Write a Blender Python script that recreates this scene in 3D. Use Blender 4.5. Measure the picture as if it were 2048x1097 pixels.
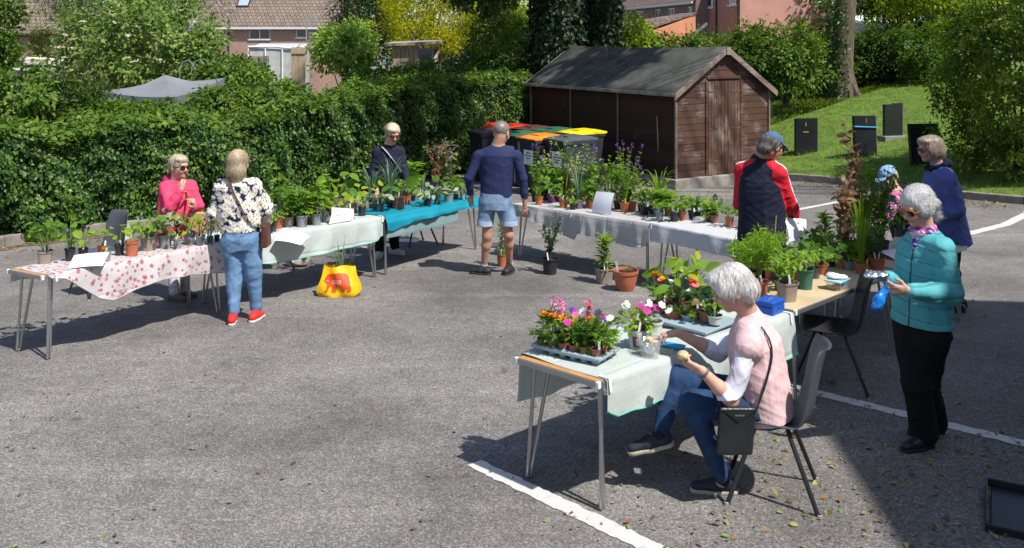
import bpy, math, random
import numpy as np
from mathutils import Vector, Matrix

for o in list(bpy.data.objects):
    bpy.data.objects.remove(o)
SC = bpy.context.scene
COL = SC.collection
rnd = random.Random(7)
rng = np.random.default_rng(11)
R = math.radians

# camera
F, YH, CX, CH = 1800.0, 85.0, 1024.0, 2.25     # focal (px of the 2048 wide photo), horizon row, centre column, lens height
SL = 85.0 / 1800.0                             # the car park falls away gently from the lens
cam_d = bpy.data.cameras.new('camera')
cam = bpy.data.objects.new('camera', cam_d)
COL.objects.link(cam)
cam.location = (0, 0, CH)
cam.rotation_euler = (R(90), 0, 0)
cam_d.sensor_width = 36
cam_d.lens = F / 2048 * 36
cam_d.shift_y = -(548.5 - YH) / 2048
cam_d.clip_start = 0.05
cam_d.clip_end = 2000
cam_d.dof.use_dof = True
cam_d.dof.focus_distance = 13.0
cam_d.dof.aperture_fstop = 6.3
SC.camera = cam

# sky, sun, exposure
SUN = Vector((0.50, -0.46, 1.0)).normalized()
world = bpy.data.worlds.new('World')
SC.world = world
world.use_nodes = True
_n = world.node_tree.nodes
_bg = _n['Background']
_sky = _n.new('ShaderNodeTexSky')
_sky.sky_type = 'NISHITA'
_sky.sun_disc = False
_sky.sun_elevation = math.asin(SUN.z)
_sky.sun_rotation = math.atan2(SUN.x, SUN.y)
world.node_tree.links.new(_sky.outputs[0], _bg.inputs[0])
_bg.inputs[1].default_value = 0.115
sun_d = bpy.data.lights.new('sun', 'SUN')
sun_d.energy = 4.8
sun_d.angle = R(0.9)
sun_d.color = (1.0, 0.955, 0.89)
sun = bpy.data.objects.new('sun', sun_d)
COL.objects.link(sun)
sun.rotation_euler = (-SUN).to_track_quat('-Z', 'Y').to_euler()
sun.location = SUN * 60
SC.view_settings.view_transform = 'Standard'
SC.view_settings.look = 'None'
SC.view_settings.gamma = 1
SC.view_settings.exposure = 0.5
SC.render.engine = 'CYCLES'
SC.cycles.use_denoising = True
SC.cycles.max_bounces = 6
SC.cycles.diffuse_bounces = 3
SC.cycles.glossy_bounces = 2
SC.cycles.transmission_bounces = 4
SC.cycles.transparent_max_bounces = 6
SC.cycles.caustics_reflective = False
SC.cycles.caustics_refractive = False

# where pixels of the photo lie in the place
def gz(y):
    return -SL * min(y, 42.0)

def P(px, py, h=0.0):
    """point where the ray of a photo pixel meets the sheet lying h above the car park"""
    y = (CH - h) / ((py - YH) / F - SL)
    return Vector(((px - CX) / F * y, y, -SL * y + h))

def PD(px, py, y):
    """point on the ray of a photo pixel at depth y"""
    return Vector(((px - CX) / F * y, y, CH - (py - YH) / F * y))

def lawn_z(x, y):
    d = (x - 6.5) * .811 + (y - 21.2) * .585
    d = max(d, -0.3)
    yf = y - .585 * d
    return -SL * yf + .13 + .158 * d

def PL(px, py):
    """point on the lawn bank"""
    lo, hi = 10.0, 80.0
    for _ in range(60):
        m = (lo + hi) / 2
        q = PD(px, py, m)
        if q.z > lawn_z(q.x, q.y): lo = m
        else: hi = m
    q = PD(px, py, lo)
    return q

# objects
def setp(o, label=None, cat=None, group=None, kind=None):
    if label: o['label'] = label
    if cat: o['category'] = cat
    if group: o['group'] = group
    if kind: o['kind'] = kind
    return o

def thing(name, label, cat, loc=(0, 0, 0), rot=0.0, group=None):
    o = bpy.data.objects.new(name, None)
    o.empty_display_size = .1
    COL.objects.link(o)
    o.location = loc
    o.rotation_euler = (0, 0, rot)
    return setp(o, label, cat, group)

def link(name, me, parent=None, loc=(0, 0, 0)):
    o = bpy.data.objects.new(name, me)
    COL.objects.link(o)
    o.location = loc
    if parent is not None: o.parent = parent
    return o

def rawmesh(name, V, FL, mats=(), mi=None, smooth=True):
    """V (n,3); FL list of int arrays (m,k) or of single polygons"""
    V = np.asarray(V, dtype=np.float32).reshape(-1, 3)
    arrs = []
    for f in FL:
        a = np.asarray(f, dtype=np.int32)
        if a.ndim == 1: a = a.reshape(1, -1)
        if a.size: arrs.append(a)
    me = bpy.data.meshes.new(name)
    me.vertices.add(len(V))
    me.vertices.foreach_set('co', V.ravel())
    nl = sum(a.size for a in arrs)
    npoly = sum(len(a) for a in arrs)
    me.loops.add(nl)
    me.polygons.add(npoly)
    li = np.concatenate([a.ravel() for a in arrs]) if arrs else np.zeros(0, np.int32)
    tot = np.concatenate([np.full(len(a), a.shape[1], np.int32) for a in arrs]) if arrs else np.zeros(0, np.int32)
    st = np.concatenate([[0], np.cumsum(tot)[:-1]]).astype(np.int32) if len(tot) else tot
    me.loops.foreach_set('vertex_index', li)
    me.polygons.foreach_set('loop_start', st)
    me.polygons.foreach_set('loop_total', tot)
    if mi is not None: me.polygons.foreach_set('material_index', np.asarray(mi, np.int32))
    for m in mats: me.materials.append(m)
    me.update(calc_edges=True)
    me.validate()
    if smooth: me.polygons.foreach_set('use_smooth', np.ones(len(me.polygons), bool))
    return me

def copy_tree(o, parent=None):
    c = o.copy()
    COL.objects.link(c)
    if parent is not None: c.parent = parent
    for ch in o.children: copy_tree(ch, c)
    return c

def bevel(o, w=.004, seg=2):
    m = o.modifiers.new('bevel', 'BEVEL')
    m.width = w; m.segments = seg; m.limit_method = 'ANGLE'; m.angle_limit = R(40)
    return o

class MB:
    """collects simple shapes, then links them as one mesh object"""
    def __init__(s): s.V = []; s.F = []; s.I = []
    def add(s, V, Fs, m=0):
        b = len(s.V)
        s.V += [tuple(v) for v in V]
        for f in Fs:
            s.F.append([i + b for i in f]); s.I.append(m)
        return s
    def box(s, c, d, rot=None, m=0):
        x, y, z = d[0] / 2, d[1] / 2, d[2] / 2
        V = [Vector((a * x, b * y, e * z)) for e in (-1, 1) for a, b in ((-1, -1), (1, -1), (1, 1), (-1, 1))]
        if rot is not None: V = [rot @ v for v in V]
        V = [v + Vector(c) for v in V]
        return s.add(V, [(3, 2, 1, 0), (4, 5, 6, 7), (0, 1, 5, 4), (1, 2, 6, 5), (2, 3, 7, 6), (3, 0, 4, 7)], m)
    def hexa(s, bot, top, m=0):
        return s.add(list(bot) + list(top), [(3, 2, 1, 0), (4, 5, 6, 7), (0, 1, 5, 4), (1, 2, 6, 5), (2, 3, 7, 6), (3, 0, 4, 7)], m)
    def tube(s, pts, r, n=8, m=0, cap=True, closed=False):
        pts = [Vector(p) for p in pts]
        rs = r if isinstance(r, (list, tuple)) else [r] * len(pts)
        k = len(pts); V = []; prev = None
        for i, p in enumerate(pts):
            if closed: t = pts[(i + 1) % k] - pts[i - 1]
            else: t = pts[min(i + 1, k - 1)] - pts[max(i - 1, 0)]
            if t.length < 1e-9: t = Vector((0, 0, 1))
            t.normalize()
            if prev is None:
                a = Vector((0, 0, 1)) if abs(t.z) < .9 else Vector((1, 0, 0))
                u = t.cross(a).normalized()
            else:
                u = prev - t * prev.dot(t)
                if u.length < 1e-6: u = t.orthogonal()
                u.normalize()
            prev = u
            w = t.cross(u)
            for j in range(n):
                an = 2 * math.pi * j / n
                V.append(p + (u * math.cos(an) + w * math.sin(an)) * rs[i])
        Fs = []
        for i in range(k if closed else k - 1):
            i2 = (i + 1) % k
            for j in range(n):
                j2 = (j + 1) % n
                Fs.append((i * n + j, i * n + j2, i2 * n + j2, i2 * n + j))
        if cap and not closed:
            Fs.append(tuple(range(n - 1, -1, -1)))
            Fs.append(tuple((k - 1) * n + j for j in range(n)))
        return s.add(V, Fs, m)
    def lathe(s, prof, c=(0, 0, 0), n=20, m=0, sq=0.0, capb=True, capt=False):
        """profile [(r,z)], sq>0 makes it square-ish"""
        V = []; Fs = []
        for r, z in prof:
            for j in range(n):
                a = 2 * math.pi * (j + .5) / n
                k = 1.0
                if sq:
                    q = max(abs(math.cos(a)), abs(math.sin(a)))
                    k = (1 - sq) + sq * (0.9 / q)
                V.append((c[0] + r * k * math.cos(a), c[1] + r * k * math.sin(a), c[2] + z))
        L = len(prof)
        for i in range(L - 1):
            for j in range(n):
                j2 = (j + 1) % n
                Fs.append((i * n + j, i * n + j2, (i + 1) * n + j2, (i + 1) * n + j))
        if capb: Fs.append(tuple(range(n - 1, -1, -1)))
        if capt: Fs.append(tuple((L - 1) * n + j for j in range(n)))
        return s.add(V, Fs, m)
    def sheet(s, G, m=0):
        """G: rows of points"""
        b = [p for row in G for p in row]
        nc = len(G[0])
        Fs = [(i * nc + j, i * nc + j + 1, (i + 1) * nc + j + 1, (i + 1) * nc + j) for i in range(len(G) - 1) for j in range(nc - 1)]
        return s.add(b, Fs, m)
    def build(s, name, mats, parent=None, loc=(0, 0, 0), smooth=False, rel=None):
        V = np.array([tuple(v) for v in s.V], dtype=np.float32)
        if rel is not None: V = V - np.array(rel, dtype=np.float32)
        me = bpy.data.meshes.new(name)
        me.from_pydata(V.tolist(), [], s.F)
        mats = mats if isinstance(mats, (list, tuple)) else [mats]
        for q in mats: me.materials.append(q)
        if len(mats) > 1: me.polygons.foreach_set('material_index', s.I)
        me.update()
        if smooth:
            me.polygons.foreach_set('use_smooth', [True] * len(me.polygons))
            me.set_sharp_from_angle(angle=R(42))
        return link(name, me, parent, loc)

# materials
_mc = {}
def _new(name):
    m = bpy.data.materials.new(name)
    m.use_nodes = True
    return m, m.node_tree.nodes, m.node_tree.links, m.node_tree.nodes['Principled BSDF']

def _ramp(n, stops):
    r = n.new('ShaderNodeValToRGB')
    e = r.color_ramp.elements
    while len(e) < len(stops): e.new(0.5)
    for i, (p, c) in enumerate(stops):
        e[i].position = p
        e[i].color = (c[0], c[1], c[2], 1)
    return r

def M(name, col, rough=.6, var=.18, scale=6.0, bump=0.0, bscale=80.0, metal=0.0, spec=.4, stretch=(1, 1, 1), col2=None, sheen=0.0, alpha=None, trans=0.0, coat=0.0):
    if name in _mc: return _mc[name]
    m, n, l, p = _new(name)
    tc = n.new('ShaderNodeTexCoord')
    mp = n.new('ShaderNodeMapping')
    mp.inputs['Scale'].default_value = stretch
    l.new(tc.outputs['Object'], mp.inputs[0])
    nz = n.new('ShaderNodeTexNoise')
    nz.inputs['Scale'].default_value = scale
    nz.inputs['Detail'].default_value = 6
    nz.inputs['Roughness'].default_value = .65
    l.new(mp.outputs[0], nz.inputs['Vector'])
    c2 = col2 if col2 else tuple(min(1, c * (1 + var)) for c in col)
    c1 = tuple(c * (1 - var) for c in col)
    r = _ramp(n, [(.32, c1), (.68, c2)])
    l.new(nz.outputs[0], r.inputs[0])
    l.new(r.outputs[0], p.inputs['Base Color'])
    p.inputs['Roughness'].default_value = rough
    p.inputs['Metallic'].default_value = metal
    p.inputs['Specular IOR Level'].default_value = spec
    if trans: p.inputs['Transmission Weight'].default_value = trans
    if coat: p.inputs['Coat Weight'].default_value = coat
    if sheen:
        p.inputs['Sheen Weight'].default_value = sheen
    if bump:
        b = n.new('ShaderNodeTexNoise')
        b.inputs['Scale'].default_value = bscale
        b.inputs['Detail'].default_value = 4
        l.new(mp.outputs[0], b.inputs['Vector'])
        bp = n.new('ShaderNodeBump')
        bp.inputs['Strength'].default_value = bump
        bp.inputs['Distance'].default_value = .01
        l.new(b.outputs[0], bp.inputs['Height'])
        l.new(bp.outputs[0], p.inputs['Normal'])
    _mc[name] = m
    return m

def LEAF(name, cols, transl=.35, rough=.45, spec=.35):
    """foliage: each leaf takes its own tint, thin leaves let light through"""
    if name in _mc: return _mc[name]
    m, n, l, p = _new(name)
    g = n.new('ShaderNodeNewGeometry')
    k = len(cols)
    r = _ramp(n, [(i / max(1, k - 1), c) for i, c in enumerate(cols)])
    # leaves differ one by one, and shoots differ from place to place
    tc = n.new('ShaderNodeTexCoord'); nz = n.new('ShaderNodeTexNoise'); nz.inputs['Scale'].default_value = 1.6; nz.inputs['Detail'].default_value = 3
    l.new(tc.outputs['Object'], nz.inputs['Vector'])
    m1 = n.new('ShaderNodeMath'); m1.operation = 'MULTIPLY_ADD'; m1.inputs[1].default_value = .62; m1.inputs[2].default_value = -.42; l.new(g.outputs['Random Per Island'], m1.inputs[0])
    m2 = n.new('ShaderNodeMath'); m2.operation = 'MULTIPLY_ADD'; m2.inputs[1].default_value = 1.22; l.new(nz.outputs[0], m2.inputs[0]); l.new(m1.outputs[0], m2.inputs[2])
    l.new(m2.outputs[0], r.inputs[0])
    p.inputs['Roughness'].default_value = rough
    p.inputs['Specular IOR Level'].default_value = spec
    l.new(r.outputs[0], p.inputs['Base Color'])
    t = n.new('ShaderNodeBsdfTranslucent')
    hs = n.new('ShaderNodeHueSaturation')
    hs.inputs['Hue'].default_value = .485
    hs.inputs['Saturation'].default_value = 1.15
    hs.inputs['Value'].default_value = 1.5
    l.new(r.outputs[0], hs.inputs['Color'])
    l.new(hs.outputs[0], t.inputs[0])
    mx = n.new('ShaderNodeMixShader')
    mx.inputs[0].default_value = transl
    l.new(p.outputs[0], mx.inputs[1])
    l.new(t.outputs[0], mx.inputs[2])
    l.new(mx.outputs[0], n['Material Output'].inputs[0])
    _mc[name] = m
    return m

def xz_vec(n, l):
    """coordinates for walls: run along the wall and height"""
    tc = n.new('ShaderNodeTexCoord')
    sp = n.new('ShaderNodeSeparateXYZ')
    l.new(tc.outputs['Object'], sp.inputs[0])
    ad = n.new('ShaderNodeMath'); ad.operation = 'ADD'
    l.new(sp.outputs[0], ad.inputs[0]); l.new(sp.outputs[1], ad.inputs[1])
    cb = n.new('ShaderNodeCombineXYZ')
    l.new(ad.outputs[0], cb.inputs[0]); l.new(sp.outputs[2], cb.inputs[1])
    return cb.outputs[0]

def BRICK(name, c1, c2, mortar, w=.22, h=.075, ms=.012):
    if name in _mc: return _mc[name]
    m, n, l, p = _new(name)
    v = xz_vec(n, l)
    b = n.new('ShaderNodeTexBrick')
    b.inputs['Color1'].default_value = (*c1, 1); b.inputs['Color2'].default_value = (*c2, 1)
    b.inputs['Mortar'].default_value = (*mortar, 1)
    b.inputs['Scale'].default_value = 1.0
    b.inputs['Mortar Size'].default_value = ms
    b.inputs['Brick Width'].default_value = w
    b.inputs['Row Height'].default_value = h
    l.new(v, b.inputs['Vector'])
    nz = n.new('ShaderNodeTexNoise'); nz.inputs['Scale'].default_value = .8; nz.inputs['Detail'].default_value = 5
    l.new(v, nz.inputs['Vector'])
    mr = n.new('ShaderNodeMapRange'); mr.inputs[3].default_value = .75; mr.inputs[4].default_value = 1.2
    l.new(nz.outputs[0], mr.inputs[0])
    mx = n.new('ShaderNodeMix'); mx.data_type = 'RGBA'; mx.blend_type = 'MULTIPLY'; mx.inputs[0].default_value = 1
    l.new(b.outputs[0], mx.inputs[6]); l.new(mr.outputs[0], mx.inputs[7])
    l.new(mx.outputs[2], p.inputs['Base Color'])
    p.inputs['Roughness'].default_value = .85
    _mc[name] = m
    return m

# leaves, many at a time
def tpl(stations, curl=0.0, fold=.25):
    """leaf blade: stations (x, half width); three vertices across, folded on the midrib, curling down to the tip"""
    V = []; Fs = []
    for x, w in stations:
        z = -curl * x * x
        V += [(x, -w, z + fold * w), (x, 0, z), (x, w, z + fold * w)]
    for i in range(len(stations) - 1):
        a = i * 3
        Fs += [(a, a + 3, a + 4, a + 1), (a + 1, a + 4, a + 5, a + 2)]
    return np.array(V, float), np.array(Fs)

T_DIAMOND = (np.array([(0, 0, 0), (.45, -.34, .1), (1, 0, -.05), (.45, .34, .1)], float), np.array([(0, 1, 2), (0, 2, 3)]))
T_OVAL = tpl([(0, .03), (.2, .2), (.5, .28), (.8, .17), (1, .01)], .25)
T_LANCE = tpl([(0, .02), (.25, .1), (.55, .11), (.85, .05), (1, .005)], .3)
T_ROUND = tpl([(-.18, .2), (-.05, .42), (.25, .52), (.6, .44), (.85, .24), (1, .03)], .3, .18)
T_HEART = tpl([(-.12, .18), (.05, .42), (.35, .42), (.7, .2), (1, .01)], .3, .2)
T_PETAL = tpl([(0, .08), (.5, .34), (.85, .36), (1, .15)], .15, -.15)
def _comp():
    # a divided leaf of seven leaflets
    V = []; Fs = []
    b = 0
    for x, a, s in ((.25, 55, .4), (.25, -55, .4), (.5, 50, .45), (.5, -50, .45), (.72, 40, .38), (.72, -40, .38), (.8, 0, .42)):
        c, q = math.cos(R(a)), math.sin(R(a))
        for (u, w, z) in ((0, 0, 0), (.45, -.27, .05), (1, 0, -.1), (.45, .27, .05)):
            V.append((x + s * (u * c - w * q), s * (u * q + w * c), z * s - .18 * x * x))
        Fs += [(b, b + 1, b + 2), (b, b + 2, b + 3)]
        b += 4
    V += [(0, -.012, 0), (.85, -.008, -.13), (.85, .008, -.13), (0, .012, 0)]
    Fs += [(b, b + 1, b + 2), (b, b + 2, b + 3)]
    return np.array(V, float), np.array(Fs)
T_COMP = _comp()
def _tri():
    V = []; Fs = []
    b = 0
    for a, s in ((0, 1), (75, .9), (-75, .9)):
        c, q = math.cos(R(a)), math.sin(R(a))
        for (x, w, z) in ((.02, 0, 0), (.3, -.3, .09), (.6, -.38, .06), (.95, -.16, -.08), (1, 0, -.14), (.95, .16, -.08), (.6, .38, .06), (.3, .3, .09)):
            V.append((s * (x * c - w * q), s * (x * q + w * c), z * s))
        Fs += [(b, b + 1, b + 2, b + 4), (b, b + 4, b + 6, b + 7), (b + 2, b + 3, b + 4, b + 4), (b + 4, b + 5, b + 6, b + 6)]
        b += 8
    return np.array(V, float), [f if len(set(f)) == 4 else tuple(dict.fromkeys(f)) for f in Fs]
T_TRI = _tri()

def nrm(a):
    return a / np.maximum(np.linalg.norm(a, axis=-1, keepdims=True), 1e-9)

def leaves_vf(T, O, X, UP, S):
    """template leaf at every origin O, pointing along X, upper side towards UP, size S"""
    TV, TF = T
    O = np.asarray(O, float); X = nrm(np.asarray(X, float))
    Z = np.asarray(UP, float) - X * np.sum(np.asarray(UP, float) * X, -1, keepdims=True)
    bad = np.linalg.norm(Z, axis=-1) < 1e-4
    Z[bad] = nrm(np.cross(X[bad], np.array([.3, .5, .81])))
    Z = nrm(Z)
    Y = np.cross(Z, X)
    S = np.asarray(S, float).reshape(-1, 1, 1) * np.ones((len(O), 1, 1))
    V = O[:, None, :] + S * (TV[None, :, 0:1] * X[:, None] + TV[None, :, 1:2] * Y[:, None] + TV[None, :, 2:3] * Z[:, None])
    off = np.arange(len(O)) * len(TV)
    groups = {}
    for f in TF: groups.setdefault(len(f), []).append(list(f))
    Fs = [(off[:, None, None] + np.array(g)[None]).reshape(-1, k) for k, g in groups.items()]
    return V.reshape(-1, 3), Fs

class LB:
    """leaf mesh builder"""
    def __init__(s): s.V = []; s.F = []; s.n = 0
    def add(s, V, Fs):
        s.V.append(np.asarray(V, float))
        for f in Fs: s.F.append(np.asarray(f) + s.n)
        s.n += len(V)
    def leaves(s, *a): s.add(*leaves_vf(*a))
    def build(s, name, mat, parent=None, loc=(0, 0, 0), smooth=True):
        V = np.concatenate(s.V) if s.V else np.zeros((0, 3))
        me = rawmesh(name, V, s.F, [mat], smooth=smooth)
        return link(name, me, parent, loc)

def rdir(n, g=None):
    g = g or rng
    return nrm(g.normal(size=(n, 3)))

def clump_pts(center, radii, n, clump=.28, nper=26, g=None, shell=.55, low=-.9, rag=.24):
    """points for leaves: clumps spread through an ellipsoid, denser near its outside"""
    g = g or rng
    nc = max(4, n // nper)
    d = rdir(nc, g)
    d = d[d[:, 2] > low] if low > -1 else d
    nc = len(d)
    r = (shell + (1 - shell) * g.random(nc)) ** .6
    r *= 1 + rag * np.sin(d[:, 0] * 5 + d[:, 2] * 4 + center[0] * 1.7) * np.cos(d[:, 1] * 5 + d[:, 2] * 3) + .10 * g.normal(size=nc)
    C = d * r[:, None] * np.array(radii)
    k = g.integers(0, nc, n)
    s = clump * min(radii)
    off = g.normal(size=(n, 3)) * s * (.35 + .4 * g.random(nc)[k])[:, None]
    Pn = C[k] + off
    return Pn + np.array(center), d[k], nrm(off + 1e-6)
# SETTING
def asphalt():
    m, n, l, p = _new('asphalt')
    tc = n.new('ShaderNodeTexCoord')
    def noise(s, d=5, ro=.6):
        q = n.new('ShaderNodeTexNoise'); q.inputs['Scale'].default_value = s; q.inputs['Detail'].default_value = d; q.inputs['Roughness'].default_value = ro
        l.new(tc.outputs['Object'], q.inputs['Vector']); return q
    vo = n.new('ShaderNodeTexVoronoi'); vo.inputs['Scale'].default_value = 125
    l.new(tc.outputs['Object'], vo.inputs['Vector'])
    sep = n.new('ShaderNodeSeparateColor'); l.new(vo.outputs['Color'], sep.inputs[0])
    stone = _ramp(n, [(0, (.100, .092, .085)), (.45, (.164, .153, .144)), (.8, (.218, .205, .193)), (1, (.34, .325, .31))])
    l.new(sep.outputs[0], stone.inputs[0])
    # cracks between the stones
    dk = n.new('ShaderNodeMapRange'); dk.inputs[1].default_value = .25; dk.inputs[2].default_value = .75; dk.inputs[3].default_value = 1.06; dk.inputs[4].default_value = .8
    l.new(vo.outputs['Distance'], dk.inputs[0])
    big = noise(.55, 6); r1 = n.new('ShaderNodeMapRange'); r1.inputs[1].default_value = .3; r1.inputs[2].default_value = .7; r1.inputs[3].default_value = .62; r1.inputs[4].default_value = 1.32
    l.new(big.outputs[0], r1.inputs[0])
    med = noise(7, 8, .75); r2 = n.new('ShaderNodeMapRange'); r2.inputs[1].default_value = .3; r2.inputs[2].default_value = .7; r2.inputs[3].default_value = .8; r2.inputs[4].default_value = 1.18
    l.new(med.outputs[0], r2.inputs[0])
    def mul(a, b):
        x = n.new('ShaderNodeMix'); x.data_type = 'RGBA'; x.blend_type = 'MULTIPLY'; x.inputs[0].default_value = 1
        l.new(a, x.inputs[6]); l.new(b, x.inputs[7]); return x.outputs[2]
    c = mul(mul(mul(stone.outputs[0], dk.outputs[0]), r1.outputs[0]), r2.outputs[0])
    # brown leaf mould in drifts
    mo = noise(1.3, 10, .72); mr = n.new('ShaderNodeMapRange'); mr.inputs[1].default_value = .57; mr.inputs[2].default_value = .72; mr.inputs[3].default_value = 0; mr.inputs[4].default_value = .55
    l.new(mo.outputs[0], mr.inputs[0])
    gr = noise(45, 3); gg = n.new('ShaderNodeMapRange'); gg.inputs[1].default_value = .45; gg.inputs[2].default_value = .6
    l.new(gr.outputs[0], gg.inputs[0])
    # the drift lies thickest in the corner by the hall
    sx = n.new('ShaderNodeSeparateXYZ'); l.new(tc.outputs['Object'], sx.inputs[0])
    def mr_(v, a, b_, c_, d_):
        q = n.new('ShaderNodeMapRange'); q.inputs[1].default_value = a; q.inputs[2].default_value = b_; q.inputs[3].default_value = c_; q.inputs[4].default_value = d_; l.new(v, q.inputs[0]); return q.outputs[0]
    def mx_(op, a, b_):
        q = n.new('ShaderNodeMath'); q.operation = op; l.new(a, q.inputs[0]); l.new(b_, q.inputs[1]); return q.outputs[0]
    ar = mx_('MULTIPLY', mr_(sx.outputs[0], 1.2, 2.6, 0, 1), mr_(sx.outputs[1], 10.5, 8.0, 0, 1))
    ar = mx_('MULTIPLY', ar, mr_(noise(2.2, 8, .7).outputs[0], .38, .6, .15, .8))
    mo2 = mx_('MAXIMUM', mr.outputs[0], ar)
    # pale worn streaks
    mp = n.new('ShaderNodeMapping'); mp.inputs['Rotation'].default_value = (0, 0, R(-38)); mp.inputs['Scale'].default_value = (.35, 2.2, 1); l.new(tc.outputs['Object'], mp.inputs[0])
    ws = n.new('ShaderNodeTexNoise'); ws.inputs['Scale'].default_value = 1.0; ws.inputs['Detail'].default_value = 7; ws.inputs['Roughness'].default_value = .65; l.new(mp.outputs[0], ws.inputs['Vector'])
    c = mul(c, mr_(ws.outputs[0], .52, .72, .96, 1.30))
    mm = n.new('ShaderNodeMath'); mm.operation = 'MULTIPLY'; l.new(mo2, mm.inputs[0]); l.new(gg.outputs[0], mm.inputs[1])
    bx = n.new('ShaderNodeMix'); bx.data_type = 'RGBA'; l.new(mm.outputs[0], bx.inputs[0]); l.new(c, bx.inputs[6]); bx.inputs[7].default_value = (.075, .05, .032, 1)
    st = noise(2.6, 4, .5); sr = n.new('ShaderNodeMapRange'); sr.inputs[1].default_value = .70; sr.inputs[2].default_value = .76; sr.inputs[3].default_value = 1; sr.inputs[4].default_value = .55
    l.new(st.outputs[0], sr.inputs[0])
    l.new(mul(bx.outputs[2], sr.outputs[0]), p.inputs['Base Color'])
    p.inputs['Roughness'].default_value = .82
    p.inputs['Specular IOR Level'].default_value = .3
    bp = n.new('ShaderNodeBump'); bp.inputs['Strength'].default_value = .5; bp.inputs['Distance'].default_value = .005; bp.invert = True
    l.new(vo.outputs['Distance'], bp.inputs['Height']); l.new(bp.outputs[0], p.inputs['Normal'])
    return m

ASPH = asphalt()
ys = [-40, -5, 42, 300]; xs = [-220, 220]
V = [(x, y, gz(y)) for y in ys for x in xs]
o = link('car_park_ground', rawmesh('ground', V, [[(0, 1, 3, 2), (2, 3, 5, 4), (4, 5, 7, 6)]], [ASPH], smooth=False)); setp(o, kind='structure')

def on_ground(q, h=.004):
    return (q[0], q[1], gz(q[1]) + h)

def strip(name, pts, w, mat, h=.004, wob=.008, n=60):
    """painted line along ground points"""
    pts = [Vector((p[0], p[1])) for p in pts]
    L = [0]
    for a, b in zip(pts, pts[1:]): L.append(L[-1] + (b - a).length)
    rows = []
    for i in range(n + 1):
        t = L[-1] * i / n
        k = max(j for j in range(len(L)) if L[j] <= t + 1e-9); k = min(k, len(pts) - 2)
        u = (t - L[k]) / (L[k + 1] - L[k])
        q = pts[k].lerp(pts[k + 1], u); d = (pts[k + 1] - pts[k]).normalized(); s = Vector((-d.y, d.x))
        a = q + s * (w / 2 + rnd.uniform(-wob, wob)); b = q - s * (w / 2 + rnd.uniform(-wob, wob))
        rows.append([on_ground(a, h), on_ground(b, h)])
    mb = MB(); mb.sheet(rows)
    o = mb.build(name, mat); return setp(o, kind='structure')

def paint():
    m, n, l, p = _new('worn white paint')
    tc = n.new('ShaderNodeTexCoord')
    a = n.new('ShaderNodeTexNoise'); a.inputs['Scale'].default_value = 26; a.inputs['Detail'].default_value = 8; a.inputs['Roughness'].default_value = .8
    l.new(tc.outputs['Object'], a.inputs['Vector'])
    r = _ramp(n, [(.30, (.2, .19, .18)), (.38, (.46, .45, .42)), (.62, (.60, .59, .57))])
    l.new(a.outputs[0], r.inputs[0]); l.new(r.outputs[0], p.inputs['Base Color']); p.inputs['Roughness'].default_value = .7
    bp = n.new('ShaderNodeBump'); bp.inputs['Strength'].default_value = .4; bp.inputs['Distance'].default_value = .005
    v = n.new('ShaderNodeTexVoronoi'); v.inputs['Scale'].default_value = 105; l.new(tc.outputs['Object'], v.inputs['Vector'])
    l.new(v.outputs['Distance'], bp.inputs['Height']); l.new(bp.outputs[0], p.inputs['Normal'])
    return m
PAINT = paint()
strip('painted_line', [P(948, 927), P(1305, 1097), P(1500, 1190)], .115, PAINT)
strip('painted_line', [P(1480, 740), P(1610, 781), P(2048, 888), P(2200, 925)], .115, PAINT)
strip('painted_line', [P(1540, 432), P(1590, 421), P(1678, 404), P(1745, 385)], .12, PAINT)
strip('painted_line', [P(1860, 484), P(1945, 466), P(2010, 450), P(2050, 431), P(2080, 410)], .17, PAINT)
strip('painted_line', [P(795, 481), P(838, 483)], .26, PAINT, n=12)
strip('painted_line', [P(650, 500), P(745, 494)], .1, PAINT, n=20)

CONC = M('weathered concrete', (.22, .20, .175), .9, .35, 5, .5, 60)
def kerb(pts, w=.14, h=.14, name='kerb'):
    mb = MB()
    for a, b in zip(pts, pts[1:]):
        a = Vector(a); b = Vector(b)
        d = Vector((b.x - a.x, b.y - a.y)); L = d.length; d.normalize(); s = Vector((-d.y, d.x)) * w
        k = max(1, round(L / .9))
        for i in range(k):
            p0 = Vector((a.x, a.y)) + d * (L * i / k + .004); p1 = Vector((a.x, a.y)) + d * (L * (i + 1) / k - .004)
            hh = h + rnd.uniform(-.012, .012)
            q = [p0, p1, p1 + s, p0 + s]
            mb.hexa([(v.x, v.y, gz(v.y) - .05) for v in q], [(v.x, v.y, gz(v.y) + hh) for v in q])
    o = mb.build(name, CONC); bevel(o, .012, 2); return setp(o, kind='structure')

HB = [Vector((-10.5, 10.2, gz(10.2))), P(-140, 520), P(0, 492), P(430, 442), P(560, 420), P(760, 388), P(900, 352), P(1066, 330)]   # foot of the ivy hedge
_kp = [P(-150, 515), P(10, 496), P(90, 482), P(215, 470), P(280, 462), P(430, 443), P(560, 428)]
kerb(_kp, .13, .16)
LK = [(3.9, 24.6), (6.5, 21.1), (7.94, 19.9), (8.9, 17.7), (9.6, 16.9), (14, 13.6)]
kerb(LK, .16, .15)
mb = MB(); q = P(240, 480); mb.hexa([(q.x - .2, q.y - .1, q.z), (q.x + .12, q.y - .14, q.z), (q.x + .15, q.y + .1, q.z), (q.x - .17, q.y + .12, q.z)], [(q.x - .16, q.y - .08, q.z + .24), (q.x + .1, q.y - .1, q.z + .28), (q.x + .1, q.y + .06, q.z + .28), (q.x - .14, q.y + .08, q.z + .22)])
o = mb.build('kerb_stone', M('pale stone', (.48, .45, .40), .9, .25, 6, .5, 40)); bevel(o, .02)
setp(o, 'loose pale kerb stone standing against the kerb at the hedge foot', 'stone')

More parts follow.
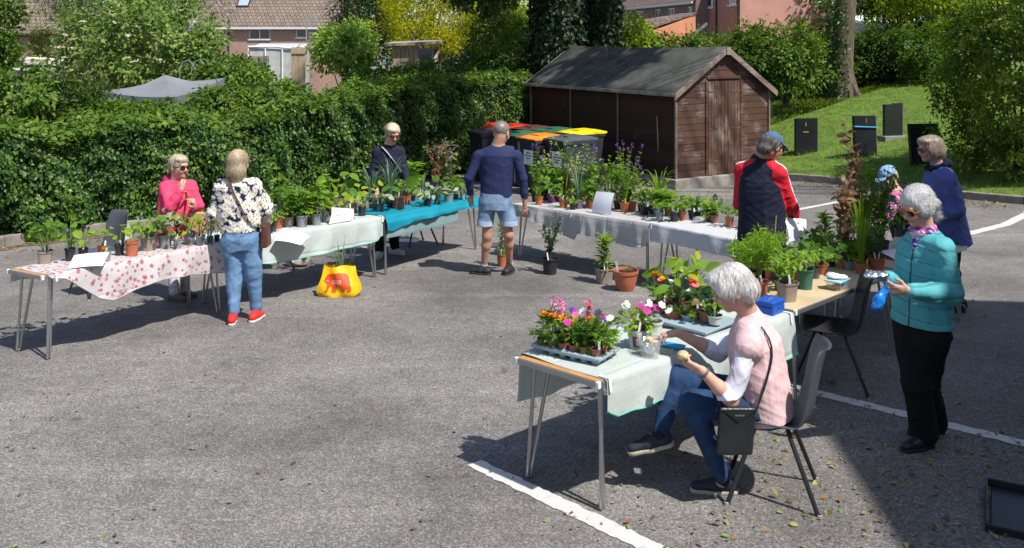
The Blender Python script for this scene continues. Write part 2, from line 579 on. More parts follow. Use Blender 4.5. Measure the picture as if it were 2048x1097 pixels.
# soil under the hedge and litter along the kerbs
SOIL = M('dry leaf mould', (.075, .052, .035), .95, .6, 14, .9, 40, col2=(.2, .14, .09))
def band(name, pts, w0, w1, h=.006):
    rows = []
    pts = [Vector((p[0], p[1])) for p in pts]
    for i, p in enumerate(pts):
        d = (pts[min(i + 1, len(pts) - 1)] - pts[max(i - 1, 0)]).normalized(); s = Vector((-d.y, d.x))
        rows.append([on_ground(p + s * w1, h + .02), on_ground(p, h + .01), on_ground(p - s * w0 * rnd.uniform(.7, 1.2), h)])
    mb = MB(); mb.sheet(rows); return setp(mb.build(name, SOIL), kind='structure')
def dense(pts, k=8):
    out = []
    for a, b in zip(pts, pts[1:]):
        for i in range(k): out.append(Vector(a).lerp(Vector(b), i / k))
    return out + [Vector(pts[-1])]
band('soil_verge', dense(HB, 8), .35, 1.2)

# ---- lawn
GRASSM = M('lawn soil', (.085, .14, .022), .9, .5, 3, .6, 60)
rows = []
lk = dense(LK, 8)
for i in range(26):
    row = []
    for q in lk:
        t = i / 25 * 16
        x, y = q.x + .811 * t, q.y + .585 * t
        row.append((x, y, lawn_z(x, y) + .02 * math.sin(x * 1.7) * math.cos(y * 1.3) - (.03 if i == 0 else 0)))
    rows.append(row)
mb = MB(); mb.sheet(rows); o = mb.build('lawn', GRASSM, smooth=True); setp(o, kind='structure')
GRASS = LEAF('grass blades', [(.085, .17, .018), (.14, .25, .025), (.22, .35, .04), (.36, .42, .10)], .45, .6, .15)
n = 52000
gx = rng.uniform(5.5, 15, n); gy = rng.uniform(16, 31.5, n)
d = (gx - 6.5) * .811 + (gy - 21.2) * .585
k = (d > .05) & (np.abs(gx / gy) < .62)
k2 = np.array([min((Vector((x, y)) - Vector((q.x, q.y))).length for q in lk) > .0 for x, y in zip(gx[:1], gy[:1])])
gx, gy, d = gx[k], gy[k], d[k]
gzv = np.array([lawn_z(x, y) for x, y in zip(gx, gy)])
nn = len(gx)
X = np.stack([rng.normal(0, .45, nn), rng.normal(0, .45, nn), np.ones(nn)], 1)
TG = tpl([(0, .05), (.5, .045), (1, .004)], .45, 0)
lb = LB(); lb.leaves(TG, np.stack([gx, gy, gzv], 1), X, rdir(nn), rng.uniform(.04, .11, nn))
o = lb.build('grass', GRASS); setp(o, kind='stuff')

# ---- ivy hedge along the left
IVY = LEAF('ivy leaves', [(.008, .026, .006), (.019, .056, .011), (.044, .105, .018), (.095, .18, .028), (.19, .29, .045)], .28, .42, .36)
BRAM = LEAF('bramble leaves', [(.03, .07, .012), (.065, .13, .02), (.125, .21, .03), (.22, .30, .06)], .38, .55, .2)
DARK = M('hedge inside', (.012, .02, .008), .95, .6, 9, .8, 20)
hb = dense(HB, 10)
hl = [0]
for a, b in zip(hb, hb[1:]): hl.append(hl[-1] + (Vector((b.x, b.y)) - Vector((a.x, a.y))).length)
HLEN = hl[-1]
_hx = np.array([p.x for p in hb]); _hy = np.array([p.y for p in hb]); _hl = np.array(hl)
def hedge_frame(s):
    x = np.interp(s, _hl, _hx); y = np.interp(s, _hl, _hy)
    dx = np.interp(s + .3, _hl, _hx) - np.interp(s - .3, _hl, _hx); dy = np.interp(s + .3, _hl, _hy) - np.interp(s - .3, _hl, _hy)
    L = np.hypot(dx, dy) + 1e-9
    return x, y, dy / L, -dx / L           # foot and the way the face looks
def hedge_top(s):
    f = s / HLEN
    return np.interp(f, [.18, .246, .426, .549, .672, .836, 1], [1.55, 1.56, 1.62, 1.90, 2.16, 2.36, 2.45]) + .07 * np.sin(s * 2.1) + .05 * np.sin(s * 5.3 + 1)
def hedge_bulge(s, v):
    return .12 * np.sin(s * 1.7 + v * 2) + .09 * np.sin(s * 3.9 - v * 4.1 + 1) + .06 * np.sin(s * 8.1 + v * 7) + .16 * np.sin(np.clip(v, 0, 1) * 3.0) - .08
hedge = thing('ivy_hedge', 'long ivy covered hedge in sun and shade behind the plant tables', 'hedge', (0, 0, 0))
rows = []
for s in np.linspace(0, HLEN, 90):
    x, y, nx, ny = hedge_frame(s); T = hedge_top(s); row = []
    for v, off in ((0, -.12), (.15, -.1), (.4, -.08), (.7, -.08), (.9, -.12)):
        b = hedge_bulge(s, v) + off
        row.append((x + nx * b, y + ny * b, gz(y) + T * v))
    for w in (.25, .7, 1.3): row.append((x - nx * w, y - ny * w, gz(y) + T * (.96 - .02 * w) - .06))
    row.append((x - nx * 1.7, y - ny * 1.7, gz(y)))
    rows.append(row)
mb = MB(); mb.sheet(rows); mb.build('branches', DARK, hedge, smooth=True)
lb = LB()
n = 120000
s = HLEN * rng.random(n) ** 1.1
v = rng.random(n) ** .9
x, y, nx, ny = hedge_frame(s); T = hedge_top(s)
gap = np.sin(s * 3.1 + np.sin(v * 5) * 2) * np.sin(v * 9 + s * 1.3) + .6 * np.sin(s * 7.3 + 2 * np.sin(v * 11)) * np.sin(v * 15 + s * 2.9) + .45 * rng.normal(size=n)
keep = (gap > -.85) & (v > .03 + .05 * np.sin(s * 4))
b = hedge_bulge(s, v) + rng.normal(0, .05, n) + .06 * np.sin(s * 6.7 + 3 * np.sin(v * 8)) * np.sin(v * 13 + s * 2)
O = np.stack([x + nx * b, y + ny * b, np.array([gz(q) for q in y]) + T * v], 1)[keep]
m_ = len(O)
N = np.stack([nx, ny, .25 + 0 * nx], 1)[keep] + rng.normal(0, .42, (m_, 3))
X = np.stack([rng.normal(0, .6, m_), rng.normal(0, .6, m_), -rng.uniform(.2, 1.2, m_)], 1)
lb.leaves(T_DIAMOND, O, X, N, rng.uniform(.04, .085, m_) * (1 + .5 * (rng.random(m_) < .06)))
lb.build('ivy_leaves', IVY, hedge)
lb = LB()
n = 35000
s = HLEN * rng.random(n) ** 1.05; w = rng.random(n) * 1.5 - .1
x, y, nx, ny = hedge_frame(s); T = hedge_top(s)
hh = np.where(rng.random(n) < .03, rng.uniform(.03, .2, n), rng.normal(.02, .06, n))
O = np.stack([x - nx * w, y - ny * w, np.array([gz(q) for q in y]) + T * .97 + hh + .06 * np.sin(s * 6 + w * 5)], 1)
N = np.stack([nx * .3, ny * .3, 1 + 0 * nx], 1) + rng.normal(0, .45, (n, 3))
lb.leaves(T_OVAL, O, rdir(n) * np.array([1, 1, .5]), N, rng.uniform(.05, .12, n))
# long bramble shoots arching from the top
for q in range(70):
    s0 = HLEN * rnd.random(); x, y, nx, ny = [float(a) for a in hedge_frame(np.array(s0))]; T = float(hedge_top(s0))
    w0 = rnd.uniform(0, 1.2); p0 = np.array([x - nx * w0, y - ny * w0, gz(y) + T])
    dv = np.array([rnd.uniform(-1, 1), rnd.uniform(-1, .4), 0]); L = rnd.uniform(.2, .55)
    t = np.linspace(.1, 1, 12)
    O = p0 + dv * (t[:, None] ** 1.5) * L * .8 + np.array([0, 0, 1]) * (L * (t - .75 * t ** 3))[:, None]
    O = np.repeat(O, 2, 0)
    lb.leaves(T_OVAL, O, rdir(len(O)) * np.array([1, 1, .6]), rng.normal(0, .5, (len(O), 3)) + np.array([0, 0, 1]), rng.uniform(.06, .11, len(O)))
lb.build('bramble_leaves', BRAM, hedge)

# litter: fallen leaves on the tarmac and along the kerbs
LIT = LEAF('fallen leaves', [(.16, .075, .03), (.30, .15, .05), (.13, .08, .045), (.34, .30, .08), (.12, .20, .04), (.08, .045, .025), (.20, .14, .08), (.36, .24, .12), (.22, .28, .06)], .1, .7)
pts = []
for _ in range(620):
    y = rnd.uniform(4.2, 14) ** 1.0; x = rnd.uniform(-.56, .56) * y; pts.append((x, y, rnd.uniform(.012, .04)))
for _ in range(2600):
    x = rnd.gauss(2.6, 1.3); y = rnd.gauss(4.8, .9); pts.append((x, max(3.8, y), rnd.uniform(.008, .026) if rnd.random() < .85 else rnd.uniform(.03, .05)))
for _ in range(900):
    s0 = HLEN * rnd.random() ** 1.6; x, y, nx, ny = [float(a) for a in hedge_frame(np.array(s0))]
    w = abs(rnd.gauss(.1, .35)); pts.append((x + nx * w, y + ny * w, rnd.uniform(.03, .08)))
for _ in range(1500):
    a = rnd.choice(range(len(lk) - 1)); q = lk[a]; w = abs(rnd.gauss(.05, .6)); pts.append((q.x - .811 * w + rnd.gauss(0, .3), q.y - .585 * w + rnd.gauss(0, .3), rnd.uniform(.02, .06)))
for _ in range(500):
    pts.append((rnd.gauss(3.6, 1.5), rnd.gauss(18.3, .8), rnd.uniform(.02, .05)))
A = np.array(pts); A = A[np.array([(p[0] - 6.5) * .811 + (p[1] - 21.2) * .585 < -.05 for p in pts])]
O = np.stack([A[:, 0], A[:, 1], np.array([gz(y) for y in A[:, 1]]) + .012], 1)
lb = LB(); nn = len(O)
lb.leaves(T_OVAL, O, rdir(nn) * np.array([1, 1, .12]), np.array([0, 0, 1.]) + rng.normal(0, .3, (nn, 3)), A[:, 2])
setp(lb.build('leaf_litter', LIT), kind='stuff')

# SHED
WOOD_D = M('dark stained boards', (.042, .021, .014), .75, .5, 3, .35, 30, stretch=(.6, .6, 7), col2=(.085, .045, .03))
def boards(name, horizontal=True, base=(.06, .030, .020), worn=(.30, .20, .15), pitch=.145, amount=.5):
    m, n, l, p = _new(name)
    v = xz_vec(n, l)
    sp = n.new('ShaderNodeSeparateXYZ'); l.new(v, sp.inputs[0])
    ax = 1 if horizontal else 0
    dv = n.new('ShaderNodeMath'); dv.operation = 'DIVIDE'; dv.inputs[1].default_value = pitch
    l.new(sp.outputs[ax], dv.inputs[0])
    fl = n.new('ShaderNodeMath'); fl.operation = 'FLOOR'; l.new(dv.outputs[0], fl.inputs[0])
    wn = n.new('ShaderNodeTexWhiteNoise'); wn.noise_dimensions = '1D'; l.new(fl.outputs[0], wn.inputs['W'])
    mp = n.new('ShaderNodeMapping'); mp.inputs['Scale'].default_value = (1.2, 26, 1) if horizontal else (26, 1.2, 1)
    l.new(v, mp.inputs[0])
    nz = n.new('ShaderNodeTexNoise'); nz.inputs['Scale'].default_value = 1.6; nz.inputs['Detail'].default_value = 8; nz.inputs['Roughness'].default_value = .7
    l.new(mp.outputs[0], nz.inputs['Vector'])
    pa = n.new('ShaderNodeTexNoise'); pa.inputs['Scale'].default_value = 1.7; pa.inputs['Detail'].default_value = 5
    l.new(v, pa.inputs['Vector'])
    ad = n.new('ShaderNodeMath'); ad.operation = 'MULTIPLY_ADD'; l.new(nz.outputs[0], ad.inputs[0]); ad.inputs[1].default_value = .75; l.new(pa.outputs[0], ad.inputs[2])
    mr = n.new('ShaderNodeMapRange'); mr.inputs[1].default_value = 1.08 - .3 * amount; mr.inputs[2].default_value = 1.25 - .2 * amount; mr.inputs[4].default_value = .85
    l.new(ad.outputs[0], mr.inputs[0])
    br = n.new('ShaderNodeMix'); br.data_type = 'RGBA'
    br.inputs[6].default_value = (*[c * .75 for c in base], 1); br.inputs[7].default_value = (*[c * 1.35 for c in base], 1)
    l.new(wn.outputs[0], br.inputs[0])
    mx = n.new('ShaderNodeMix'); mx.data_type = 'RGBA'; l.new(mr.outputs[0], mx.inputs[0]); l.new(br.outputs[2], mx.inputs[6]); mx.inputs[7].default_value = (*worn, 1)
    l.new(mx.outputs[2], p.inputs['Base Color']); p.inputs['Roughness'].default_value = .78; p.inputs['Specular IOR Level'].default_value = .25
    bp = n.new('ShaderNodeBump'); bp.inputs['Strength'].default_value = .4; bp.inputs['Distance'].default_value = .006
    l.new(nz.outputs[0], bp.inputs['Height']); l.new(bp.outputs[0], p.inputs['Normal'])
    return m
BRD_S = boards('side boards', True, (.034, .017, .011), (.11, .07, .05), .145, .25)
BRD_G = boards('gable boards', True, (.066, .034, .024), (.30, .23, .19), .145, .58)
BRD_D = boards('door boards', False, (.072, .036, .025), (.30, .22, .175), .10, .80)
BARGE = boards('barge boards', True, (.16, .12, .095), (.34, .28, .24), .5, .8)
FELT = M('roofing felt', (.050, .052, .048), .9, .35, 2.2, .5, 90, col2=(.085, .088, .08))
S0 = Vector((3.55, 19.5)); SU = Vector((2.39, 1.46)).normalized(); SV = Vector((-SU.y, SU.x)); SW, SLN = 2.8, 5.75
SB, SE, SR = -.70, 1.19, 2.10
shed = thing('garden_shed', 'large dark brown wooden shed with felt roof and double doors', 'shed', (S0.x, S0.y, SB), math.atan2(SU.y, SU.x))
# local: u along the gable, v along the side, z up from the floor
def lap(mb, p0, p1, z0, z1, out, pitch=.145, top=None):
    """overlapping boards between two ground points, sloped top given by top(u)"""
    z = z0; p0 = Vector(p0); p1 = Vector(p1); out = Vector(out)
    while z < z1 - .01:
        a, b = z, min(z + pitch, z1)
        def cl(zz):
            if top is None: return 0.0, 1.0
            return top(zz)
        l0, r0 = cl(a); l1, r1 = cl(b)
        if r0 - l0 < .02: break
        l1, r1 = (l1, r1) if r1 > l1 else ((l0 + r0) / 2, (l0 + r0) / 2)
        q = lambda t: p0.lerp(p1, t)
        A = [q(l0) + out * .014, q(r0) + out * .014, q(r1) + out * .006, q(l1) + out * .006]
        zz = [a, a, b, b]
        V = [(v.x, v.y, w) for v, w in zip(A, zz)] + [(v.x - out.x * .03, v.y - out.y * .03, w) for v, w in zip(A, zz)]
        mb.add(V, [(0, 1, 2, 3), (4, 7, 6, 5), (0, 4, 5, 1), (3, 2, 6, 7), (1, 5, 6, 2), (0, 3, 7, 4)])
        z += pitch
H_E, H_R = SE - SB, SR - SB
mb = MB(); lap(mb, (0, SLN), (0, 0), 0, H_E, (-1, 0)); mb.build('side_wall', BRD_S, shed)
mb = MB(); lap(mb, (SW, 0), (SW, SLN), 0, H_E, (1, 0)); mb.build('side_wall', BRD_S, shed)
gt = lambda zz: (0, 1) if zz <= H_E else ((zz - H_E) / (H_R - H_E) / 2, 1 - (zz - H_E) / (H_R - H_E) / 2)
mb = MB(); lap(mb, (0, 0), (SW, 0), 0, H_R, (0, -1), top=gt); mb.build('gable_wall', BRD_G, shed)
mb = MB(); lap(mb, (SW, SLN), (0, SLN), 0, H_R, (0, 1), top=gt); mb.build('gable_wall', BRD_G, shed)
for u, v, w_, d_ in ((-.03, -.03, .05, .05), (SW + .03, -.03, .05, .05), (-.03, SLN + .03, .05, .05), (SW + .03, SLN + .03, .05, .05), (-.034, SLN * .345, .025, .045), (-.034, SLN * .68, .025, .045)):
    mb = MB(); mb.box((u, v, H_E / 2), (w_, d_, H_E)); bevel(mb.build('batten', M('weathered batten', (.17, .125, .095), .8, .4, 5, .4, 50), shed), .004)
# roof with a slight sag and an overhang
rows = []
ov = .13
for i in range(13):
    v = -ov + (SLN + 2 * ov) * i / 12
    row = []
    for j in range(13):
        t = j / 12 * 2 - 1
        u = SW / 2 + t * (SW / 2 + .16)
        z = H_R + .05 - abs(t) * (SW / 2 + .16) / (SW / 2) * (H_R - H_E) - .035 * math.sin(math.pi * i / 12) * (1 - abs(t) * .3) + rnd.uniform(-.006, .006)
        row.append((u, v, z))
    rows.append(row)
mb = MB(); mb.sheet(rows)
rf = mb.build('roof', FELT, shed, smooth=True)
sm = rf.modifiers.new('thick', 'SOLIDIFY'); sm.thickness = .03; sm.offset = -1
for sgn in (-1, 1):
    u0 = SW / 2; u1 = SW / 2 + sgn * (SW / 2 + .17)
    z0 = H_R + .045; z1 = H_R + .045 - (SW / 2 + .17) / (SW / 2) * (H_R - H_E)
    for v in (-ov - .02, SLN + ov + .02):
        bot = [(u0, v - .012, z0 - .13), (u1, v - .012, z1 - .13), (u1, v + .012, z1 - .13), (u0, v + .012, z0 - .13)]
        mb = MB(); mb.hexa(bot, [(a, b, c + .14) for a, b, c in bot]); bevel(mb.build('barge_board', BARGE, shed), .004)
mb = MB(); mb.hexa([(SW / 2 - .05, -ov - .05, H_R - .13), (SW / 2 + .05, -ov - .05, H_R - .13), (SW / 2 + .05, -ov - .03, H_R - .13), (SW / 2 - .05, -ov - .03, H_R - .13)], [(SW / 2 - .07, -ov - .05, H_R + .05), (SW / 2 + .07, -ov - .05, H_R + .05), (SW / 2 + .07, -ov - .03, H_R + .05), (SW / 2 - .07, -ov - .03, H_R + .05)])
mb.build('finial', BARGE, shed)
mb = MB()
for v0, v1 in ((-ov, SLN * .52), (SLN * .52, SLN + ov)):
    mb.box((-.185, (v0 + v1) / 2, H_E - .075), (.02, v1 - v0 - .006, .075))
bevel(mb.build('eaves_board', M('eaves timber', (.22, .20, .17), .8, .4, 4, .3, 50), shed), .003)
dW = .49
for side in (-1, 1):
    mb = MB()
    c = SW / 2 + side * (dW / 2 + .004)
    for i in range(5):
        u = c - dW / 2 + (i + .5) * dW / 5
        mb.box((u, -.036, 1.04), (dW / 5 - .005, .022, 2.08))
    d = mb.build('door', BRD_D, shed); bevel(d, .004)
    for z in (.30, 1.02, 1.85): hb_ = MB(); hb_.box((c + side * .1, -.050, z), (.28, .006, .035)); hb_.build('hinge', M('rusty iron', (.10, .07, .055), .7, .4, 20, .3, 60), d)
mb = MB(); mb.box((SW / 2 + .005, -.055, .98), (.05, .02, .07)); mb.tube([(SW / 2 - .015, -.06, 1.01), (SW / 2 - .015, -.06, 1.05), (SW / 2 + .02, -.06, 1.05), (SW / 2 + .02, -.06, 1.01)], .005)
mb.build('padlock', M('bright steel', (.5, .5, .5), .35, .1, 10, 0, metal=.9), shed)
mb = MB(); mb.box((SW / 2, -.03, 2.16), (1.02, .03, .06)); mb.box((SW / 2 - .53, -.03, 1.05), (.05, .03, 2.1)); mb.box((SW / 2 + .53, -.03, 1.05), (.05, .03, 2.1))
bevel(mb.build('door_frame', BRD_G, shed), .004)
mb = MB(); mb.box((SW / 2, SLN / 2, -.14), (SW + .28, SLN + .3, .26)); o = mb.build('concrete_base', CONC, shed); bevel(o, .02)
mb = MB()
for _ in range(7):
    u = rnd.uniform(-.05, 1.2); v = rnd.uniform(.5, SLN - .4); a = rnd.uniform(0, 6)
    pts = []
    for k in range(5):
        t = (k / 4 - .5) * rnd.uniform(.4, .8)
        uu = u + t * math.cos(a) + .03 * math.sin(k * 2); vv = v + t * math.sin(a)
        tt = abs(uu - SW / 2) / (SW / 2)
        pts.append((uu, vv, H_R + .068 - tt * (H_R - H_E)))
    mb.tube(pts, .006, 5)
mb.build('fallen_twig', M('twig', (.22, .16, .10), .8, .3, 20), shed)

# pole leaning on the shed
mb = MB(); q0 = P(1320, 372); q0.y -= 0; q1 = S0 + SV * .55 - SU * .06
q1 = Vector((q1.x, q1.y, .62))
d = (q1 - q0)
mb.tube([q0 + d * t for t in (0, .33, .66, 1.0)], [.017, .018, .017, .016], 8)
o = mb.build('wooden_pole', M('bare pole', (.27, .19, .13), .75, .3, 8, .3, 60, stretch=(4, 4, .5)), smooth=True)
setp(o, 'thin bare wooden pole leaning against the dark side of the shed', 'pole')

# WHEELIE BINS
BINP = M('charcoal bin plastic', (.030, .036, .042), .5, .2, 4, .15, 120)
def binlid(name, c): return M('lid ' + name, c, .42, .14, 5, .12, 60)
LIDC = {'grey': (.075, .085, .10), 'orange': (.85, .23, .02), 'yellow': (.78, .60, .01), 'green': (.035, .115, .055), 'brown': (.085, .045, .033), 'red': (.62, .035, .02)}
def make_bin(col, label, loc, rot, s=1.0, paper=None):
    t = thing('wheelie_bin', label, 'bin', loc, rot, 'wheelie bins beside the shed')
    w, d, h = .58 * s, .70 * s, 1.02 * s
    b = MB()
    b.hexa([(-w * .40, -d * .36, .05), (w * .40, -d * .36, .05), (w * .40, d * .34, .05), (-w * .40, d * .34, .05)], [(-w * .5, -d * .5, h), (w * .5, -d * .5, h), (w * .5, d * .45, h), (-w * .5, d * .45, h)])
    b.hexa([(-w * .53, -d * .54, h - .07), (w * .53, -d * .54, h - .07), (w * .53, d * .48, h - .07), (-w * .53, d * .48, h - .07)], [(-w * .54, -d * .55, h + .004), (w * .54, -d * .55, h + .004), (w * .54, d * .49, h + .004), (-w * .54, d * .49, h + .004)])
    for q in (-.25, .25): b.box((w * q, -d * .45, h * .45), (.03, .05, h * .7))
    bevel(b.build('body', BINP, t), .02, 3)
    L = MB()
    nx, ny = 9, 9
    rows = []
    for j in range(ny):
        v = j / (ny - 1); row = []
        for i in range(nx):
            u = i / (nx - 1)
            ed = min(u, 1 - u, v, 1 - v)
            z = h + .012 + (.05 if ed > .06 else .012) + (.022 if (.2 < u < .8 and .25 < v < .85) else 0) + .02 * v
            row.append(((u - .5) * w * 1.1, -d * .57 + v * d * 1.07, z))
        rows.append(row)
    L.sheet(rows)
    e = [(-w * .55, -d * .57), (w * .55, -d * .57), (w * .55, d * .5), (-w * .55, d * .5)]
    L.add([(x, y, h + .006) for x, y in e] + [(x, y, h + .03 + (.02 if y > 0 else 0)) for x, y in e], [(0, 1, 5, 4), (1, 2, 6, 5), (2, 3, 7, 6), (3, 0, 4, 7), (3, 2, 1, 0)])
    L.tube([(-w * .5, d * .53, h + .03), (w * .5, d * .53, h + .03)], .022, 8)
    lid = L.build('lid', binlid(col, LIDC[col]), t, smooth=True)
    W = MB(); W.box((0, -d * .60, h + .03), (w * .5, .035, .022)); W.box((0, -d * .1, h + .088), (w * .42, d * .34, .012)); bevel(W.build('lid_grip', binlid(col, LIDC[col]), t), .006)
    for q in (-1, 1):
        W = MB(); W.tube([(q * w * .5, d * .42, .12), (q * w * .42, d * .42, .12)], .12, 16); W.build('wheel', M('rubber', (.02, .02, .02), .8), t, smooth=True)
    if paper:
        W = MB(); W.box((w * .02, -d * .485, h * .68), (w * .5, .004, .3)); pp = W.build('notice', M('white notice', (.72, .73, .75), .6, .04), t)
        W = MB()
        for k, (lw) in enumerate(paper):
            for i, (a, b_) in enumerate(lw): W.box((w * .02 + w * .5 * (a + b_) / 2, -d * .485 - .003, h * .68 + .09 - k * .052), (w * .5 * (b_ - a), .002, .022))
        W.build('lettering', M('black ink', (.02, .02, .02), .6), pp)
    return t
br = math.atan2(SU.y, SU.x) - R(88)
def bin_at(px, depth, col, label, s=1.0, rot=0, paper=None):
    x = (px - CX) / F * depth
    return make_bin(col, label, (x, depth, gz(depth)), br + rot, s, paper)
T3 = [[(-.2, .2)], [(-.36, -.05), (.0, .36)], [(-.22, .2)]]
T4 = [[(-.15, .15)], [(-.38, .0), (.05, .4)], [(-.34, .34)], [(-.22, .22)]]
bin_at(1143, 18.1, 'grey', 'charcoal wheelie bin with grey lid, nearest of the bins, notice on front', 1.12, 0, T4)
bin_at(1086, 18.6, 'orange', 'charcoal wheelie bin with a bright orange lid and white notice', 1.12, 0, T3)
bin_at(1165, 20.2, 'yellow', 'charcoal wheelie bin with a bright yellow lid against the shed', 1.14, 0)
bin_at(1046, 20.1, 'green', 'green lidded bin directly behind the man in the navy jumper', 1.1, R(2), [[(-.3, .3)]])
bin_at(1112, 21.2, 'green', 'green lidded bin between the yellow and the brown lids', 1.13, 0)
bin_at(980, 21.0, 'brown', 'brown lidded wheelie bin nearest the ivy hedge, leftmost of the bins', 1.12, R(-3))
bin_at(1068, 22.1, 'brown', 'brown lidded bin between the green and the red lids', 1.13, R(3))
bin_at(1033, 23.2, 'red', 'red lidded bin with a battered lid beside the shed corner', 1.12, R(5))
bin_at(990, 23.6, 'red', 'red lidded bin farthest back, against the ivy hedge', 1.13, R(-4))

# HEADSTONES
GRAN = M('polished black granite', (.014, .015, .018), .25, .3, 30, 0, spec=.5)
GSIDE = M('rough granite edge', (.20, .20, .20), .85, .4, 25, .5, 60)
GOLD = M('gilt lettering', (.45, .33, .10), .4, .1, metal=.6)
def headstone(pxl, pxr, pt, pb, label, rot, lean=0, base=False, notch=False, marks=(), band=False):
    q = PL((pxl + pxr) / 2, pb); p_ = F / q.y
    w = (pxr - pxl) / p_ / math.cos(R(rot)) * .88; h = (pb - pt) / p_
    t = thing('headstone', label, 'headstone', q, R(rot), 'headstones on the lawn')
    ln = Matrix.Rotation(R(lean), 3, 'X')
    mb = MB(); th = .09
    z0 = -.06
    if notch:
        mb.box(ln @ Vector((-w * .25, 0, h * .485)), (w * .5, th, h * .97), ln, 0); mb.box(ln @ Vector((w * .25, .002, h * .5)), (w * .5, th, h), ln, 0)
    else: mb.box(ln @ Vector((0, 0, (h + z0) / 2)), (w, th, h - z0), ln)
    bevel(mb.build('stone', GRAN, t), .006)
    mb = MB(); mb.box(ln @ Vector((w / 2 + .004, .0, (h + z0) / 2)), (.012, th - .012, h - z0 - .02), ln); mb.build('edge', GSIDE, t)
    if base:
        mb = MB(); mb.box((0, -.02, .0), (w * 1.35, .34, .14)); bevel(mb.build('plinth', GSIDE, t), .01)
    if marks:
        mb = MB()
        for u, z, mw, mh in marks: mb.box(ln @ Vector((u * w, -th / 2 - .002, z * h)), (mw * w, .003, mh * h), ln)
        mb.build('lettering', GOLD, t)
    if band:
        mb = MB(); tl = Matrix.Rotation(R(3), 3, 'Y'); mb.box((0, 0, h * .73), (w + .03, th + .014, .022), tl); mb.build('ribbon', M('blue ribbon', (.10, .42, .72), .5), t)
    return t
headstone(1585, 1639, 237, 308, 'black headstone with faint gold letters, leftmost, nearest the shed', 14, 0, marks=((-.05, .62, .26, .035), (-.05, .83, .05, .1)))
headstone(1703, 1758, 232, 313, 'black headstone with a pale blue ribbon tied round it', 14, -3, marks=((.05, .88, .03, .12),), band=True)
headstone(1762, 1809, 207, 277, 'dark headstone farthest back, on a low grey plinth', 16, 0, True, True)
headstone(1815, 1886, 248, 327, 'leaning black headstone beside the big bright bush', 10, -7, marks=((.35, .85, .03, .08),))

# TREES AND SHRUBS
BARK = M('grey brown bark', (.075, .053, .040), .9, .5, 5, .9, 22, stretch=(3, 3, .5), col2=(.17, .125, .095))
BIRCH = M('birch bark', (.42, .39, .35), .8, .5, 4, .4, 30, stretch=(1, 1, 3))
G_ELDER = LEAF('elder leaves', [(.05, .10, .024), (.095, .17, .04), (.16, .25, .065), (.26, .36, .09), (.34, .37, .15)], .42, .6, .12)
G_DARK = LEAF('dark evergreen', [(.006, .020, .006), (.012, .034, .008), (.022, .055, .012), (.04, .085, .018)], .2, .6, .1)
G_GOLD = LEAF('golden conifer', [(.09, .13, .008), (.22, .26, .010), (.42, .43, .014), (.66, .62, .03)], .45, .6, .1)
G_LIGHT = LEAF('fresh green leaves', [(.11, .20, .045), (.19, .30, .065), (.30, .45, .09), (.44, .54, .16)], .45, .6, .12)
G_YEL = LEAF('yellow green leaves', [(.08, .14, .018), (.15, .24, .025), (.28, .39, .035), (.44, .50, .07)], .48, .6, .15)
G_MID = LEAF('mid green leaves', [(.02, .055, .008), (.042, .095, .013), (.085, .16, .02), (.14, .235, .035)], .4, .6, .12)
G_OVER = LEAF('lime crown leaves', [(.03, .07, .012), (.055, .11, .018), (.09, .16, .03)], .4)
def shrub(name, label, cat, c, rad, n, size, mat, trunk=None, clump=.28, nper=26, T=T_OVAL, droop=.3, shell=.5, low=-.9, group=None, seed=1, extra=None, up=.5):
    g = np.random.default_rng(seed)
    base = Vector((c[0], c[1], trunk[0] if trunk else c[2] - rad[2]))
    t = thing(name, label, cat, base, 0, group)
    O, D, J = clump_pts((c[0] - base.x, c[1] - base.y, c[2] - base.z), rad, n, clump, nper, g, shell, low)
    X = D * .5 + J * .9 + rdir(len(O), g) * .6 + np.array([0, 0, -droop])
    UP = D * .6 + np.array([0, 0, up]) + rdir(len(O), g) * .55
    lb = LB(); lb.leaves(T, O, X, UP, g.uniform(.7, 1.3, len(O)) * size)
    lb.build('crown' if trunk else 'foliage', mat, t)
    if trunk:
        z0, r0, mt = trunk
        mb = MB(); r_ = random.Random(seed)
        H = c[2] - z0
        top = Vector((c[0] - base.x + r_.uniform(-.2, .2), c[1] - base.y, H * .75))
        mb.tube([(0, 0, -.1), (top.x * .3, top.y * .3, H * .25), (top.x * .7, top.y * .7, H * .5), top, top + Vector((.1, .1, rad[2] * .7))], [r0 * 1.25, r0, r0 * .9, r0 * .7, r0 * .25], 12)
        for k in range(9):
            a = r_.uniform(0, 6.28); zz = r_.uniform(.45, 1.0) * H
            e = Vector((c[0] - base.x + math.cos(a) * rad[0] * .7, c[1] - base.y + math.sin(a) * rad[1] * .7, H + r_.uniform(-.3, .6) * rad[2]))
            s_ = Vector((top.x * zz / H, top.y * zz / H, zz * .8))
            mb.tube([s_, s_.lerp(e, .5) + Vector((0, 0, .15)), e], [r0 * .4, r0 * .25, r0 * .08], 7)
        mb.build('trunk', mt, t, smooth=True)
    else:
        mb = MB(); r_ = random.Random(seed)
        for k in range(7):
            a = r_.uniform(0, 6.28); rr = r_.uniform(.2, .75)
            e = Vector((math.cos(a) * rad[0] * rr, math.sin(a) * rad[1] * rr, rad[2] * r_.uniform(.9, 1.6)))
            mb.tube([(e.x * .15, e.y * .15, -.1), (e.x * .5, e.y * .5, e.z * .5), e], [.035, .025, .01], 6)
        mb.build('branches', BARK, t, smooth=True)
    if extra: extra(t, base, g)
    return t

